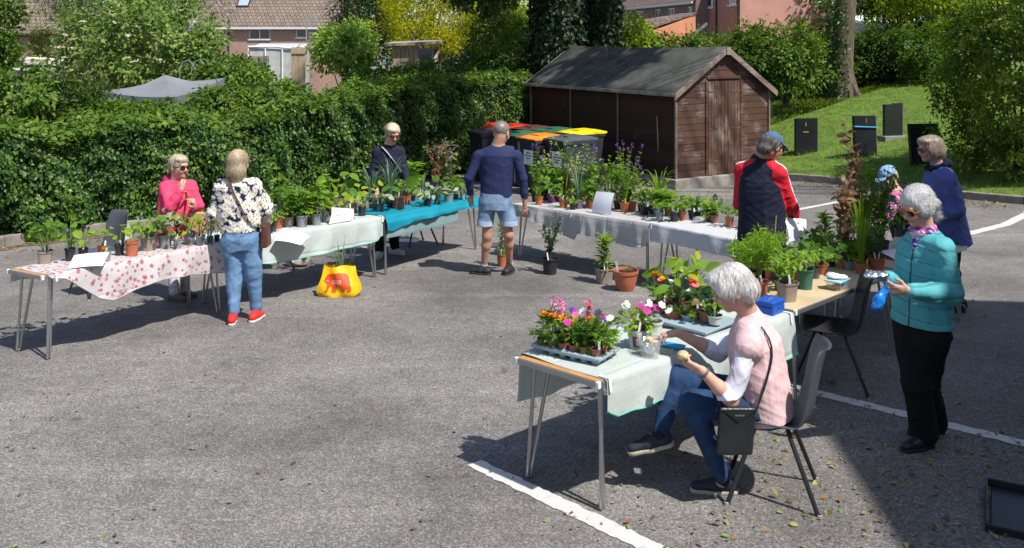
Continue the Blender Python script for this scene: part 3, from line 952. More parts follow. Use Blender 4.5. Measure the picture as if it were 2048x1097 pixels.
def flowers_white(cnt, c, rad):
    def f(t, base, g):
        d = rdir(cnt, g); d[:, 1] = -np.abs(d[:, 1]); d = nrm(d)
        lb = LB()
        for q in d:
            o_ = np.array([c[0] - base.x, c[1] - base.y, c[2] - base.z]) + q * np.array(rad) * 1.0
            k = 14; off = rdir(k, g) * np.array([.07, .07, .02])
            lb.leaves(T_PETAL, o_ + off, rdir(k, g) * np.array([1, 1, .2]), np.array([0, -.3, 1.]) + rdir(k, g) * .3, np.full(k, .055))
        lb.build('flower_heads', LEAF('cream blossom', [(.62, .58, .42), (.75, .72, .58)], .3), t)
    return f
# big elder in the gardens on the left
shrub('elder_bush', 'broad pale green elder bush with cream blossom behind the hedge', 'bush', PD(272, 108, 23), (1.95, 1.6, 1.5), 15000, .115, G_ELDER, None, .17, 60, seed=3, extra=flowers_white(46, PD(272, 108, 23), (1.95, 1.6, 1.45)))
shrub('elder_bush', 'leafy bush right of the elder, under the tiled roof', 'bush', PD(400, 128, 22), (.6, .7, .8), 3600, .10, G_ELDER, None, .2, 40, seed=4)
shrub('garden_shrub', 'rough low shrubs at the far left above the hedge', 'bush', PD(40, 195, 15.5), (.95, .8, .45), 4200, .09, BRAM, None, .3, 24, seed=5)
shrub('clipped_conifer', 'low dark rounded conifer in front of the grey canopy', 'bush', PD(140, 205, 15.8), (.60, .5, .38), 5200, .085, LEAF('cypress', [(.02, .05, .006), (.04, .085, .010), (.075, .13, .018)], .25), None, .22, 20, T_LANCE, -.6, seed=6)
shrub('broadleaf_tree', 'green tree standing at the left edge of the picture', 'tree', PD(-12, 60, 27), (.75, 1.0, 1.9), 5200, .13, G_MID, (gz(27), .12, BARK), .3, 26, seed=7)
shrub('birch_tree', 'drooping tree with a pale trunk at far left', 'tree', PD(168, -28, 33), (1.75, 1.5, 1.45), 8000, .12, LEAF('birch leaves', [(.025, .05, .014), (.045, .08, .02), (.075, .115, .035)], .3), (gz(33), .15, BIRCH), .24, 30, T_LANCE, 1.2, seed=8)
shrub('cypress', 'small golden green cypress by the brick house at left', 'bush', PD(82, 95, 34), (.42, .42, .75), 2600, .1, LEAF('golden cypress', [(.07, .09, .01), (.13, .15, .015), (.2, .2, .03)], .3), None, .25, 18, T_LANCE, -.8, seed=9)
shrub('broadleaf_tree', 'dark leafy tree behind the elder bush', 'tree', PD(290, -25, 40), (3.2, 2, 2.2), 9000, .16, LEAF('dull leaves', [(.02, .035, .012), (.035, .06, .018), (.06, .09, .03)], .3), (gz(42), .2, BARK), .26, 30, T_LANCE, .8, seed=10)
shrub('fir_tree', 'very dark evergreen between the tiled house and the golden tree', 'tree', PD(735, 20, 46), (1.85, 1.6, 2.6), 9500, .19, G_DARK, (gz(46), .2, BARK), .26, 30, T_LANCE, .5, seed=11)
shrub('golden_conifer', 'big bright golden conifer beyond the hedge', 'tree', PD(862, 40, 36), (2.05, 1.6, 2.0), 17000, .13, G_GOLD, (gz(36), .16, BARK), .17, 50, T_LANCE, -.4, seed=12)
shrub('young_tree', 'small bright green tree in front of the tiled house', 'tree', PD(692, 100, 30), (1.02, .95, .92), 5600, .13, G_LIGHT, (gz(30), .07, BARK), .2, 40, seed=13)
shrub('conifer', 'green conifer right of the golden one, in shade', 'tree', PD(990, 70, 31), (.95, 1.0, 1.2), 7200, .12, G_MID, (gz(31), .12, BARK), .25, 28, T_LANCE, .2, seed=14)
shrub('broadleaf_tree', 'yellow green bush left of the shed roof, beside the ivy trunk', 'bush', PD(1035, 55, 33), (.75, 1, .8), 3600, .12, G_YEL, None, .3, 24, seed=15)
shrub('garden_shrub', 'bushy yellow green saplings behind the shed roof', 'bush', PD(1268, 82, 30), (.7, .7, .75), 3000, .12, G_YEL, None, .3, 22, seed=16)
for i, (px, py, yy, rx, rz, lab) in enumerate([(1050, 130, 26.5, .9, .9, 'dark ivy bush behind the left end of the shed'), (985, 140, 27, 1.2, .6, 'shrubs over the hedge top beside the shed'), (880, 152, 26, 1.2, .4, 'shrubs over the hedge top below the golden tree'), (760, 165, 24, 1.1, .35, 'low shrubs over the middle of the hedge'), (470, 150, 20.5, .8, .35, 'low bushes between the canopy and the white greenhouse')]):
    shrub('garden_shrub', lab, 'bush', PD(px, py, yy), (rx, .7, rz), int(3600 * rx), .10, G_MID if i % 2 else BRAM, None, .32, 24, seed=20 + i)

for i, (px, py, yy, rx, rz, lab) in enumerate([(205, 232, 15.6, .6, .24, 'bramble mound in front of the left part of the grey canopy'), (320, 230, 16, .7, .22, 'bramble mound below the middle of the grey canopy'), (450, 204, 17, .6, .26, 'bramble mound below the right end of the grey canopy'), (545, 190, 18, .7, .26, 'bramble mound left of the small bright tree')]):
    shrub('bramble', lab, 'bush', PD(px, py, yy), (rx, .5, rz), 2600, .085, BRAM, None, .35, 24, seed=140 + i)
# hedge behind the lawn: separate bushes that run together
bh = [(1240, 118, 31, 1.1, .75, 'yellowish green part of the back hedge just right of the shed ridge'), (1330, 122, 30, 1.3, .75, 'back hedge bush above the shed roof'), (1420, 118, 29.5, 1.3, .85, 'back hedge bush behind the shed gable'), (1500, 125, 29, 1.2, 1.15, 'back hedge bush right of the shed peak'), (1575, 125, 29, 1.15, 1.3, 'tall back hedge bush left of the tree trunk'), (1640, 132, 32.2, 1.1, 1.15, 'ivy bush at the foot of the tree trunk'), (1790, 125, 33, 1.5, 1.2, 'dark holly bush right of the tree trunk'), (1865, 120, 31, 1.3, 1.2, 'dark back hedge bush behind the headstones'), (1745, 120, 33, 1.0, 1.25, 'dark back hedge bush touching the tree trunk')]
for i, (px, py, yy, rx, rz, lab) in enumerate(bh):
    shrub('hedge_bush', lab, 'bush', PD(px, py, yy), (rx, .9, rz), 5600, .11, [BRAM, G_MID, BRAM, G_MID, BRAM, G_MID, G_DARK, G_MID, G_MID][i], None, .22, 45, seed=40 + i, group='bushes of the back hedge')
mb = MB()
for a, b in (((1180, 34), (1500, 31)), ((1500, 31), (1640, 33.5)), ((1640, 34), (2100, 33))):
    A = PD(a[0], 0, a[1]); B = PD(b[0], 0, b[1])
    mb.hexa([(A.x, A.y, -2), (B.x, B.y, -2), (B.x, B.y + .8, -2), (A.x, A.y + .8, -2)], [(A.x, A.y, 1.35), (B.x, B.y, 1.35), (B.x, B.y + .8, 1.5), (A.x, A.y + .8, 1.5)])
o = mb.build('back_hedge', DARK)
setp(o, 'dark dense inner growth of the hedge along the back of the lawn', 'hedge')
# big bright bush on the right
q = PL(2010, 372)
shrub('hawthorn_bush', 'huge bright yellow green bush filling the right edge', 'bush', (q.x + .85, q.y + .9, q.z + 2.1), (1.5, 1.4, 2.25), 34000, .08, LEAF('hawthorn leaves', [(.025, .06, .010), (.075, .145, .018), (.17, .265, .03), (.33, .41, .06)], .42, .5, .3), None, .13, 70, seed=60, shell=.6)
q2 = PD(2010, -10, 24)
shrub('lime_tree', 'light green tree at the top right behind the big bush', 'tree', PD(1900, -25, 34), (2.6, 1.5, 1.3), 7000, .15, G_YEL, (0.3, .2, BARK), .26, 28, seed=61)
shrub('yew_tree', 'very dark tree at the top right behind the headstones', 'tree', PD(1905, 60, 36), (1.5, 1.2, 1.6), 6500, .14, G_DARK, (0.3, .2, BARK), .25, 30, seed=63)
shrub('lime_tree', 'pale leaves of a tree right of the bare trunk at the top', 'tree', PD(1790, -2, 37), (1.6, 1.2, .95), 5200, .14, G_MID, (0.3, .15, BARK), .28, 26, seed=62)

def big_tree(name, label, base, r0, lean, ivy, seed, crown_c=None, crown_r=None, n=9000, size=.22, mat=None, H=9.0, hang=(), limb=1.0):
    g = np.random.default_rng(seed); r_ = random.Random(seed)
    t = thing(name, label, 'tree', base)
    mb = MB(); pts = []; rs = []
    for k in range(9):
        z = -.2 + (H + .2) * k / 8
        pts.append((lean[0] * z + .08 * math.sin(z * .9 + seed), lean[1] * z + .05 * math.cos(z), z))
        rs.append(r0 * (1.45 if k == 0 else 1.0) * (1 - .045 * k))
    mb.tube(pts, rs, 18)
    for k in range(5):
        a = k * 1.26 + .3
        mb.tube([(r0 * .6 * math.cos(a), r0 * .6 * math.sin(a), .5), (r0 * 1.15 * math.cos(a), r0 * 1.15 * math.sin(a), .1), (r0 * 1.8 * math.cos(a), r0 * 1.8 * math.sin(a), -.12)], [r0 * .45, r0 * .32, r0 * .12], 8)
    T_ = Vector(pts[-1])
    if crown_c is not None:
        cc = Vector(crown_c) - Vector(base)
        for k in range(10):
            a = r_.uniform(0, 6.28)
            e = cc + Vector((math.cos(a) * crown_r[0] * .7, math.sin(a) * crown_r[1] * .7, r_.uniform(-.4, .5) * crown_r[2]))
            s_ = Vector(pts[r_.choice((5, 6, 7, 8))])
            mb.tube([s_, s_.lerp(e, .5) + Vector((0, 0, .4)), e], [r0 * .4 * limb, r0 * .22 * limb, r0 * .06 * limb], 7)
    mb.build('trunk', BARK, t, smooth=True)
    if ivy:
        n_i = ivy
        z = g.uniform(.0, H, n_i); a = g.uniform(0, 6.283, n_i)
        rr = r0 * (1.06 + .16 * np.sin(z * 2.1 + a * 2) * .5 + .14 * g.random(n_i)) + g.exponential(.06, n_i)
        O = np.stack([lean[0] * z + rr * np.cos(a), lean[1] * z + rr * np.sin(a), z], 1)
        N = np.stack([np.cos(a), np.sin(a), .2 + 0 * a], 1) + g.normal(0, .4, (n_i, 3))
        X = np.stack([g.normal(0, .5, n_i), g.normal(0, .5, n_i), -g.uniform(.2, 1, n_i)], 1)
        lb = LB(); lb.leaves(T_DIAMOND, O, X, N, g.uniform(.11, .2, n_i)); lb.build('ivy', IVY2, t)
    lb = LB()
    if crown_c is not None:
        O, D, J = clump_pts(tuple(cc), crown_r, n, .2, 40, g, .25, -1)
        lb.leaves(T_OVAL, O, rdir(n, g) + np.array([0, 0, -.4]), np.array([0, 0, 1.]) + rdir(n, g) * .7, g.uniform(.7, 1.3, n) * size)
    for (c, rad, k, sz) in hang:
        c2 = Vector(c) - Vector(base)
        O, D, J = clump_pts(tuple(c2), rad, k, .3, 24, g, .3, -1)
        lb.leaves(T_OVAL, O, rdir(k, g) + np.array([0, 0, -.8]), np.array([0, 0, 1.]) + rdir(k, g) * .7, g.uniform(.7, 1.3, k) * sz)
    if lb.n: lb.build('crown', mat or G_OVER, t)
    return t
def gp(px, y, z): return ((px - CX) / F * y, y, z)
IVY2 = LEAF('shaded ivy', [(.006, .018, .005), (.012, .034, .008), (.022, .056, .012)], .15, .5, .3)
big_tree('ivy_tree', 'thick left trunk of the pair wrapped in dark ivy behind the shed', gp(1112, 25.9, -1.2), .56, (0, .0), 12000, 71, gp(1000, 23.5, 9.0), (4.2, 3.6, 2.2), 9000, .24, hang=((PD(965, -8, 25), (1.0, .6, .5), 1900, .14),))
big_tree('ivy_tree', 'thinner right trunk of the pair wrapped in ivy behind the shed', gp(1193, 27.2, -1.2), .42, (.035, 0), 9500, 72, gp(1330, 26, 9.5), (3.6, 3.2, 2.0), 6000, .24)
q = PL(1688, 192)
big_tree('bare_trunk_tree', 'tall tree with a bare brown trunk standing on the lawn edge', q, .40, (.0, .0), 0, 73, (q.x + .5, q.y + 1, 9.5), (4.6, 3.6, 2.4), 9000, .26)
n_i = 900; g = np.random.default_rng(5)
z = g.uniform(0, 3.2, n_i); a = g.uniform(2.3, 4.6, n_i)
lb = LB(); lb.leaves(T_DIAMOND, np.stack([(.46 + .1 * g.random(n_i) + .12 * np.exp(-z)) * np.cos(a), (.46 + .1 * g.random(n_i) + .12 * np.exp(-z)) * np.sin(a), z], 1), g.normal(0, .5, (n_i, 3)) + np.array([0, 0, -.6]), np.stack([np.cos(a), np.sin(a), 0 * a], 1) + g.normal(0, .4, (n_i, 3)), g.uniform(.08, .14, n_i))
lb.build('ivy', IVY, bpy.data.objects['bare_trunk_tree'])
# the tree whose boughs reach over the bins and shade them, its foot out of frame to the right
big_tree('lime_tree', 'tall lime whose boughs shade the hedge and shed roof', (13.2, 15.0, -.4), .4, (-.05, .02), 0, 74, (2.5, 16.6, 9.2), (1.9, 2.9, 1.5), 3600, .26, hang=(((6.3, 19.8, 9.4), (1.2, 2.0, 1.0), 1900, .24),), limb=.25)
# HOUSES BEYOND
BR_RED = BRICK('red brick', (.27, .125, .085), (.36, .17, .12), (.38, .32, .27))
BR_DARK = BRICK('brown brick', (.13, .065, .05), (.19, .095, .07), (.22, .19, .17))
BR_PINK = BRICK('pink painted brick', (.50, .25, .19), (.57, .30, .23), (.42, .22, .17), ms=.016)
BR_ROSE = M('rose render', (.36, .175, .13), .85, .14, 2, .2, 40)
BR_OR = BRICK('orange brick', (.50, .17, .07), (.58, .22, .10), (.40, .22, .13))
WHITE = M('white upvc', (.72, .73, .74), .4, .05, 5)
GLASS = M('window glass', (.045, .055, .065), .06, .4, 1.5, 0, spec=.8)
BLACKP = M('black pipe', (.02, .02, .022), .5)
def tiles(name, c1, c2):
    m, n, l, p = _new(name)
    tc = n.new('ShaderNodeTexCoord')
    sp = n.new('ShaderNodeSeparateXYZ'); l.new(tc.outputs['Object'], sp.inputs[0])
    cb = n.new('ShaderNodeCombineXYZ'); l.new(sp.outputs[0], cb.inputs[0])
    ad = n.new('ShaderNodeMath'); ad.operation = 'MULTIPLY'; ad.inputs[1].default_value = 1.35; l.new(sp.outputs[2], ad.inputs[0]); l.new(ad.outputs[0], cb.inputs[1])
    b = n.new('ShaderNodeTexBrick'); b.offset = .5
    b.inputs['Color1'].default_value = (*c1, 1); b.inputs['Color2'].default_value = (*c2, 1); b.inputs['Mortar'].default_value = (*[c * .25 for c in c1], 1)
    b.inputs['Scale'].default_value = 1; b.inputs['Mortar Size'].default_value = .028; b.inputs['Mortar Smooth'].default_value = .6; b.inputs['Brick Width'].default_value = .34; b.inputs['Row Height'].default_value = .34
    l.new(cb.outputs[0], b.inputs['Vector'])
    nz = n.new('ShaderNodeTexNoise'); nz.inputs['Scale'].default_value = .9; nz.inputs['Detail'].default_value = 6; l.new(tc.outputs['Object'], nz.inputs['Vector'])
    mr = n.new('ShaderNodeMapRange'); mr.inputs[3].default_value = .7; mr.inputs[4].default_value = 1.25; l.new(nz.outputs[0], mr.inputs[0])
    mx = n.new('ShaderNodeMix'); mx.data_type = 'RGBA'; mx.blend_type = 'MULTIPLY'; mx.inputs[0].default_value = 1
    l.new(b.outputs[0], mx.inputs[6]); l.new(mr.outputs[0], mx.inputs[7]); l.new(mx.outputs[2], p.inputs['Base Color']); p.inputs['Roughness'].default_value = .85
    bp = n.new('ShaderNodeBump'); bp.inputs['Strength'].default_value = .8; bp.inputs['Distance'].default_value = .05; l.new(b.outputs['Fac'], bp.inputs['Height']); bp.invert = True; l.new(bp.outputs[0], p.inputs['Normal'])
    return m
TILE = tiles('brown roof tiles', (.155, .115, .09), (.215, .165, .13))
TILE2 = tiles('dark roof tiles', (.15, .10, .08), (.20, .14, .115))

def house(name, label, loc, rot, W, D, eave, ridge, wall, roof, windows, gutter=True, hip=False, over=.35):
    """local: front wall on y=0 from x=0 to W, depth D behind; windows (x0,x1,z0,z1,frame colour)"""
    t = thing(name, label, 'house', loc, rot, 'houses beyond the gardens')
    mb = MB()
    # wall with openings cut as rows and columns
    xs = sorted({0.0, W} | {w[0] for w in windows} | {w[1] for w in windows})
    zs = sorted({0.0, eave} | {w[2] for w in windows} | {w[3] for w in windows})
    for a, b in zip(xs, xs[1:]):
        for c, d in zip(zs, zs[1:]):
            mx_, mz_ = (a + b) / 2, (c + d) / 2
            if any(w[0] < mx_ < w[1] and w[2] < mz_ < w[3] for w in windows): continue
            mb.add([(a, 0, c), (b, 0, c), (b, 0, d), (a, 0, d)], [(0, 1, 2, 3)])
    mb.add([(0, 0, 0), (0, D, 0), (0, D, eave), (0, D / 2, ridge), (0, 0, eave)], [(0, 4, 3, 2, 1)])
    mb.add([(W, 0, 0), (W, D, 0), (W, D, eave), (W, D / 2, ridge), (W, 0, eave)], [(0, 1, 2, 3, 4)])
    mb.add([(0, D, 0), (W, D, 0), (W, D, eave), (0, D, eave)], [(3, 2, 1, 0)])
    mb.build('wall', wall, t)
    if roof:
        mb = MB()
        k = (ridge - eave) / (D / 2)
        for sg in (0, 1):
            y0 = -over if sg == 0 else D + over
            z0 = eave - over * k + .06
            q = [(-.15, y0, z0), (W + .15, y0, z0), (W + .15, D / 2, ridge + .06), (-.15, D / 2, ridge + .06)]
            if sg: q = [q[1], q[0], q[3], q[2]]
            mb.add(q + [(a, b, c + .1) for a, b, c in q], [(3, 2, 1, 0), (4, 5, 6, 7), (0, 1, 5, 4), (1, 2, 6, 5), (2, 3, 7, 6), (3, 0, 4, 7)])
        mb.build('roof', roof, t)
    if gutter:
        mb = MB(); zz = eave - over * (ridge - eave) / (D / 2)
        mb.box((W / 2, -over - .05, zz + .05), (W + .3, .12, .11)); mb.box((W / 2, -over + .03, zz + .02), (W + .3, .02, .2))
        mb.build('gutter', WHITE if gutter == 1 else BLACKP, t)
    for w in windows:
        x0, x1, z0, z1 = w[:4]
        fm = WHITE if len(w) < 5 else w[4]
        mb = MB(); f = .07; y = .09
        mb.box(((x0 + x1) / 2, y, z0 + f / 2), (x1 - x0, .07, f)); mb.box(((x0 + x1) / 2, y, z1 - f / 2), (x1 - x0, .07, f))
        mb.box((x0 + f / 2, y, (z0 + z1) / 2), (f, .07, z1 - z0 - 2 * f)); mb.box((x1 - f / 2, y, (z0 + z1) / 2), (f, .07, z1 - z0 - 2 * f))
        if x1 - x0 > 1.0: mb.box(((x0 + x1) / 2, y, (z0 + z1) / 2), (f, .07, z1 - z0 - 2 * f))
        wf = mb.build('window', fm, t)
        mb = MB(); mb.box(((x0 + x1) / 2, y + .02, (z0 + z1) / 2), (x1 - x0 - .1, .02, z1 - z0 - .1)); mb.build('pane', GLASS, wf)
        mb = MB(); mb.box(((x0 + x1) / 2, -.03, z0 - .04), (x1 - x0 + .14, .14, .075)); mb.build('sill', WHITE if fm is WHITE else BLACKP, wf)
    return t
FL = gz(99)
def hx(px, y, x0): return (px - CX) / F * y - x0
# tiled house, centre left
yA = 70; xA = (384 - CX) / F * yA; zz = lambda py, y: CH - (py - YH) / F * y - FL
wA = []
for a, b, c, d in ((430, 452, 78, 56), (498, 540, 79, 54), (592, 613, 76, 53), (618, 633, 66, 54)):
    wA.append((hx(a, yA, xA), hx(b, yA, xA), zz(c, yA), zz(d, yA)))
hA = house('brick_house', 'red brick house with a brown tiled roof and a skylight', (xA, yA, FL), 0, hx(686, yA, xA), 8, zz(50, yA), zz(50, yA) + 3.6, BR_RED, TILE, wA)
mb = MB(); kk = 3.6 / 4
xx0, xx1 = hx(474, yA + 1.6, xA), hx(499, yA + 1.6, xA)
def onroof(x, y): return (x, y, zz(50, yA) + y * kk + .2)
q = [onroof(xx0, 1.35), onroof(xx1, 1.35), onroof(xx1, 2.35), onroof(xx0, 2.35)]
mb.hexa(q, [(a, b, c + .08) for a, b, c in q]); sk = mb.build('skylight', BLACKP, hA)
mb = MB(); q = [onroof(xx0 + .1, 1.43), onroof(xx1 - .1, 1.43), onroof(xx1 - .1, 2.27), onroof(xx0 + .1, 2.27)]
q = [(a, b, c + .082) for a, b, c in q]; mb.hexa(q, [(a, b, c + .01) for a, b, c in q]); mb.build('pane', M('sky glass', (.3, .36, .42), .1, .1), sk)
mb = MB(); mb.tube([(hx(458, yA, xA), -.1, 0), (hx(458, yA, xA), -.1, zz(40, yA))], .05); mb.build('drainpipe', BLACKP, hA)
# house at the far left
yB = 62; xB = (-40 - CX) / F * yB
house('brick_house', 'brick house at the far left edge with a dark framed window', (xB, yB, FL), 0, hx(128, yB, xB), 7, zz(62, yB), zz(62, yB) + 3.2, BR_RED, TILE, [(hx(60, yB, xB), hx(81, yB, xB), zz(88, yB), zz(65, yB), BLACKP)], gutter=2)
# terrace on the right, receding
pa = Vector((15.3, 75)); pb = Vector((10.2, 95)); dv = (pa - pb); LT = dv.length
ang = math.atan2(dv.y, dv.x)
HT = 5.82 - FL
def tz(z): return z
ws = []
for px0, px1 in ((1271, 1286), (1309, 1321), (1334, 1349), (1374, 1384)):
    def hit(px):
        k = (px - CX) / F
        # pb + dv*t on ray x = k y
        t = (k * pb.y - pb.x) / (dv.x - k * dv.y) ; return t * LT
    a, b = sorted((hit(px0), hit(px1))); ws.append((max(.1, a), min(LT - .1, b), HT - 1.75, HT - .55))
house('terraced_house', 'dark brick terrace with white windows receding behind the shed', (pb.x, pb.y, FL), ang, LT, 8, HT, HT + 3.3, BR_DARK, TILE2, ws)
# pink gabled house
y0 = 70; xC = (1480 - CX) / F * y0
HP = 9.0
tC = house('pink_house', 'tall pink brick house whose side wall faces the car park', (xC, y0, FL), 0, hx(1664, y0, xC), 9, HP, HP + 3, BR_PINK, TILE, [(hx(1622, y0, xC), hx(1647, y0, xC), zz(4, y0), zz(-30, y0))])
mb = MB()
xl = (1388 - CX) / F * 78 - xC
mb.hexa([(xl, 8, 0), (-.02, .02, 0), (-.02, 9, 0), (xl, 9.5, 0)], [(xl, 8, HP), (-.02, .02, HP), (-.02, 9, HP), (xl, 9.5, HP)])
mb.build('side_wall', BR_ROSE, tC)
dd = Vector((-.02 - xl, .02 - 8)).normalized(); nn_ = Vector((dd.y, -dd.x))
def onside(t, z, out=.03):
    q = Vector((xl, 8)).lerp(Vector((-.02, .02)), t) + nn_ * out; return (q.x, q.y, z)
for t0, t1, z0, z1 in ((.2, .44, zz(15, 75), zz(-12, 75)), (.80, .93, zz(10, 71.5), zz(-12, 71.5))):
    mb = MB(); mb.hexa([onside(t0, z0), onside(t1, z0), onside(t1, z0, -.05), onside(t0, z0, -.05)], [onside(t0, z1), onside(t1, z1), onside(t1, z1, -.05), onside(t0, z1, -.05)]); w_ = mb.build('window', WHITE, tC)
    e = (t1 - t0) * .13; mt = (t0 + t1) / 2
    for a, b in ((t0 + e, mt - e * .4), (mt + e * .4, t1 - e)):
        mb = MB(); mb.hexa([onside(a, z0 + .1, .04), onside(b, z0 + .1, .04), onside(b, z0 + .1, .0), onside(a, z0 + .1, .0)], [onside(a, z1, .04), onside(b, z1, .04), onside(b, z1, .0), onside(a, z1, .0)]); mb.build('pane', GLASS, w_)
    mb = MB(); mb.hexa([onside(t0 - .03, z0 - .12, .1), onside(t1 + .03, z0 - .12, .1), onside(t1 + .03, z0 - .12, -.03), onside(t0 - .03, z0 - .12, -.03)], [onside(t0 - .03, z0 - .02, .1), onside(t1 + .03, z0 - .02, .1), onside(t1 + .03, z0 - .02, -.03), onside(t0 - .03, z0 - .02, -.03)]); mb.build('sill', WHITE, w_)
for t_ in (.53, .985):
    mb = MB(); mb.tube([onside(t_, 0, .08), onside(t_, HP, .08)], .07); mb.build('drainpipe', BLACKP, tC)
# orange lean-to in front of the terrace
A = PD(1295, 66, 64); B = PD(1391, 40, 66)
mb = MB(); mb.hexa([(A.x, A.y, FL), (B.x, B.y, FL), (B.x + .3, B.y + 5, FL), (A.x - 1, A.y + 5, FL)], [(A.x, A.y, A.z), (B.x, B.y, B.z + .35), (B.x + .3, B.y + 5, B.z + .4), (A.x - 1, A.y + 5, A.z)])
le = thing('brick_extension', 'orange brick lean-to with a sloping tiled roof below the terrace', 'outbuilding', (A.x, A.y, FL))
o = mb.build('wall', BR_OR, le, rel=(A.x, A.y, FL))
mb = MB(); q = [(A.x - .8, A.y - .1, A.z - .05), (B.x + .05, B.y - .1, B.z + .42), (B.x - .1, B.y + 5, B.z + .5), (A.x - 2.6, A.y + 5, A.z + .5)]
mb.hexa(q, [(a, b, c + .12) for a, b, c in q]); mb.build('roof', TILE2, le, rel=(A.x, A.y, FL))
# solar-roofed house glimpsed between the ivy trunks
yE = 100; xE = (1140 - CX) / F * yE
hE = house('brick_house', 'distant house with a solar panel glimpsed between the ivy trunks', (xE, yE, FL), 0, 7, 8, zz(25, yE), zz(25, yE) + 3.2, BR_RED, TILE, [])
mb = MB(); q = [(.9, .6, zz(25, yE) + .6 * .8 + .25), (4.2, .6, zz(25, yE) + .6 * .8 + .25), (4.2, 2.6, zz(25, yE) + 2.6 * .8 + .25), (.9, 2.6, zz(25, yE) + 2.6 * .8 + .25)]
mb.hexa(q, [(a, b, c + .06) for a, b, c in q]); mb.build('solar_panel', M('solar glass', (.05, .08, .13), .2, .2, 2), hE)

# ---- garden structures between hedge and houses
PALE = M('pale new timber', (.40, .30, .19), .8, .25, 4, .3, 40, stretch=(6, 6, .6))
GREYW = M('greyed timber', (.30, .26, .21), .85, .3, 4, .3, 40, stretch=(6, 6, .6))
def planks(mb, p0, p1, z0, z1, n, th=.025):
    p0 = Vector(p0); p1 = Vector(p1)
    for i in range(n):
        a = p0.lerp(p1, (i + .06) / n); b = p0.lerp(p1, (i + .94) / n); zt = z1 + rnd.uniform(-.01, .01)
        mb.hexa([(a.x, a.y, z0), (b.x, b.y, z0), (b.x, b.y + th, z0), (a.x, a.y + th, z0)], [(a.x, a.y, zt), (b.x, b.y, zt), (b.x, b.y + th, zt), (a.x, a.y + th, zt)])
# little timber shed
q = PD(785, 100, 30); q2 = PD(868, 100, 30); g0 = gz(30)
ts = thing('timber_shed', 'small pale timber shed with a flat roof under the golden tree', 'shed', (q.x, q.y, g0))
zt = PD(0, 92, 30).z - g0
mb = MB(); planks(mb, (0, 0, 0), ((q2.x - q.x) * .60, 0, 0), 0, zt, 6); mb.build('door', PALE, ts)
mb = MB(); Wt = q2.x - q.x
mb.box((Wt * .80, .02, zt * .36), (Wt * .40, .03, zt * .72)); mb.box((Wt * .62, .02, zt * .85), (.06, .03, zt * .28)); mb.box((Wt * .97, .02, zt * .85), (.08, .03, zt * .28)); mb.box((Wt * .8, .02, zt * .97), (Wt * .4, .04, .06))
mb.hexa([(-.02, .05, 0), (Wt, .05, 0), (Wt, 1.6, 0), (-.02, 1.6, 0)], [(-.02, .05, zt * .70), (Wt, .05, zt * .70), (Wt, 1.6, zt * .97), (-.02, 1.6, zt * .97)]); mb.build('wall', GREYW, ts)
mb = MB(); mb.box((Wt * .8, .05, zt * .84), (Wt * .3, .02, zt * .24)); mb.build('pane', GLASS, ts)
mb = MB(); mb.hexa([(-.25, -.2, zt - .02), (Wt + .15, -.2, zt + .06), (Wt + .15, 1.8, zt + .1), (-.25, 1.8, zt + .05)], [(-.25, -.2, zt + .06), (Wt + .15, -.2, zt + .16), (Wt + .15, 1.8, zt + .2), (-.25, 1.8, zt + .14)]); mb.build('roof', GREYW, ts)
# greenhouse-like white lean-to and timber gate
q = PD(497, 120, 32); q2 = PD(600, 95, 32); g0 = gz(32)
gh = thing('polythene_greenhouse', 'white framed polythene greenhouse below the tiled house', 'greenhouse', (q.x, q.y, g0))
zt = PD(0, 93, 32).z - g0; W_ = q2.x - q.x
mb = MB(); mb.hexa([(0, 0, 0), (W_, 0, 0), (W_, 1.5, 0), (0, 1.5, 0)], [(0, 0, zt - .05), (W_, 0, zt - .13), (W_, 1.5, zt + .1), (0, 1.5, zt + .1)]); mb.build('cover', M('milky polythene', (.46, .47, .44), .4, .2, 3), gh)
mb = MB(); mb.tube([(0, -.03, zt - .02), (W_ * .5, -.03, zt - .01), (W_ + .2, -.03, zt - .12)], .045, 6)
for u in (0, .33, .66, 1): mb.tube([(W_ * u, -.03, 0), (W_ * u, -.03, zt - .05)], .03, 6)
mb.build('frame', WHITE, gh)
q = PD(582, 140, 29); q2 = PD(611, 96, 29); g0 = gz(29)
mb = MB(); planks(mb, (0, 0, 0), (q2.x - q.x, 0, 0), 0, PD(0, 95, 29).z - g0, 4, .03); mb.box(((q2.x - q.x) / 2, -.02, .35), (q2.x - q.x, .03, .12)); mb.box(((q2.x - q.x) / 2, -.02, PD(0, 105, 29).z - g0), (q2.x - q.x, .03, .1))
gt_ = thing('timber_gate', 'tall pale timber gate beside the greenhouse', 'gate', (q.x, q.y, g0)); mb.build('boards', PALE, gt_)
q = PD(500, 140, 28); g0 = gz(28)
tr = thing('trellis', 'pale wooden trellis and pallet in front of the greenhouse', 'trellis', (q.x, q.y, g0)); mb = MB(); hh = PD(0, 112, 28).z - g0
for i in range(5): mb.box((i * .14, 0, hh / 2), (.03, .02, hh))
for i in range(7): mb.box((.28, -.016, hh * .45 + i * hh * .085), (.62, .015, .04))
mb.build('slats', PALE, tr)
q = PD(540, 110, 27.6)
bx = thing('timber_planter', 'low weathered timber planter box right of the elder', 'planter', PD(458, 132, 27)); mb = MB()
for i in range(4): mb.box((.55, 0, -.3 + i * .17), (1.1, .03, .155))
for u in (0, 1.1): mb.box((u, -.01, -.2), (.06, .06, 1.0))
mb.box((.55, .2, -.75), (1.1, .4, .8)); mb.build('boards', GREYW, bx)
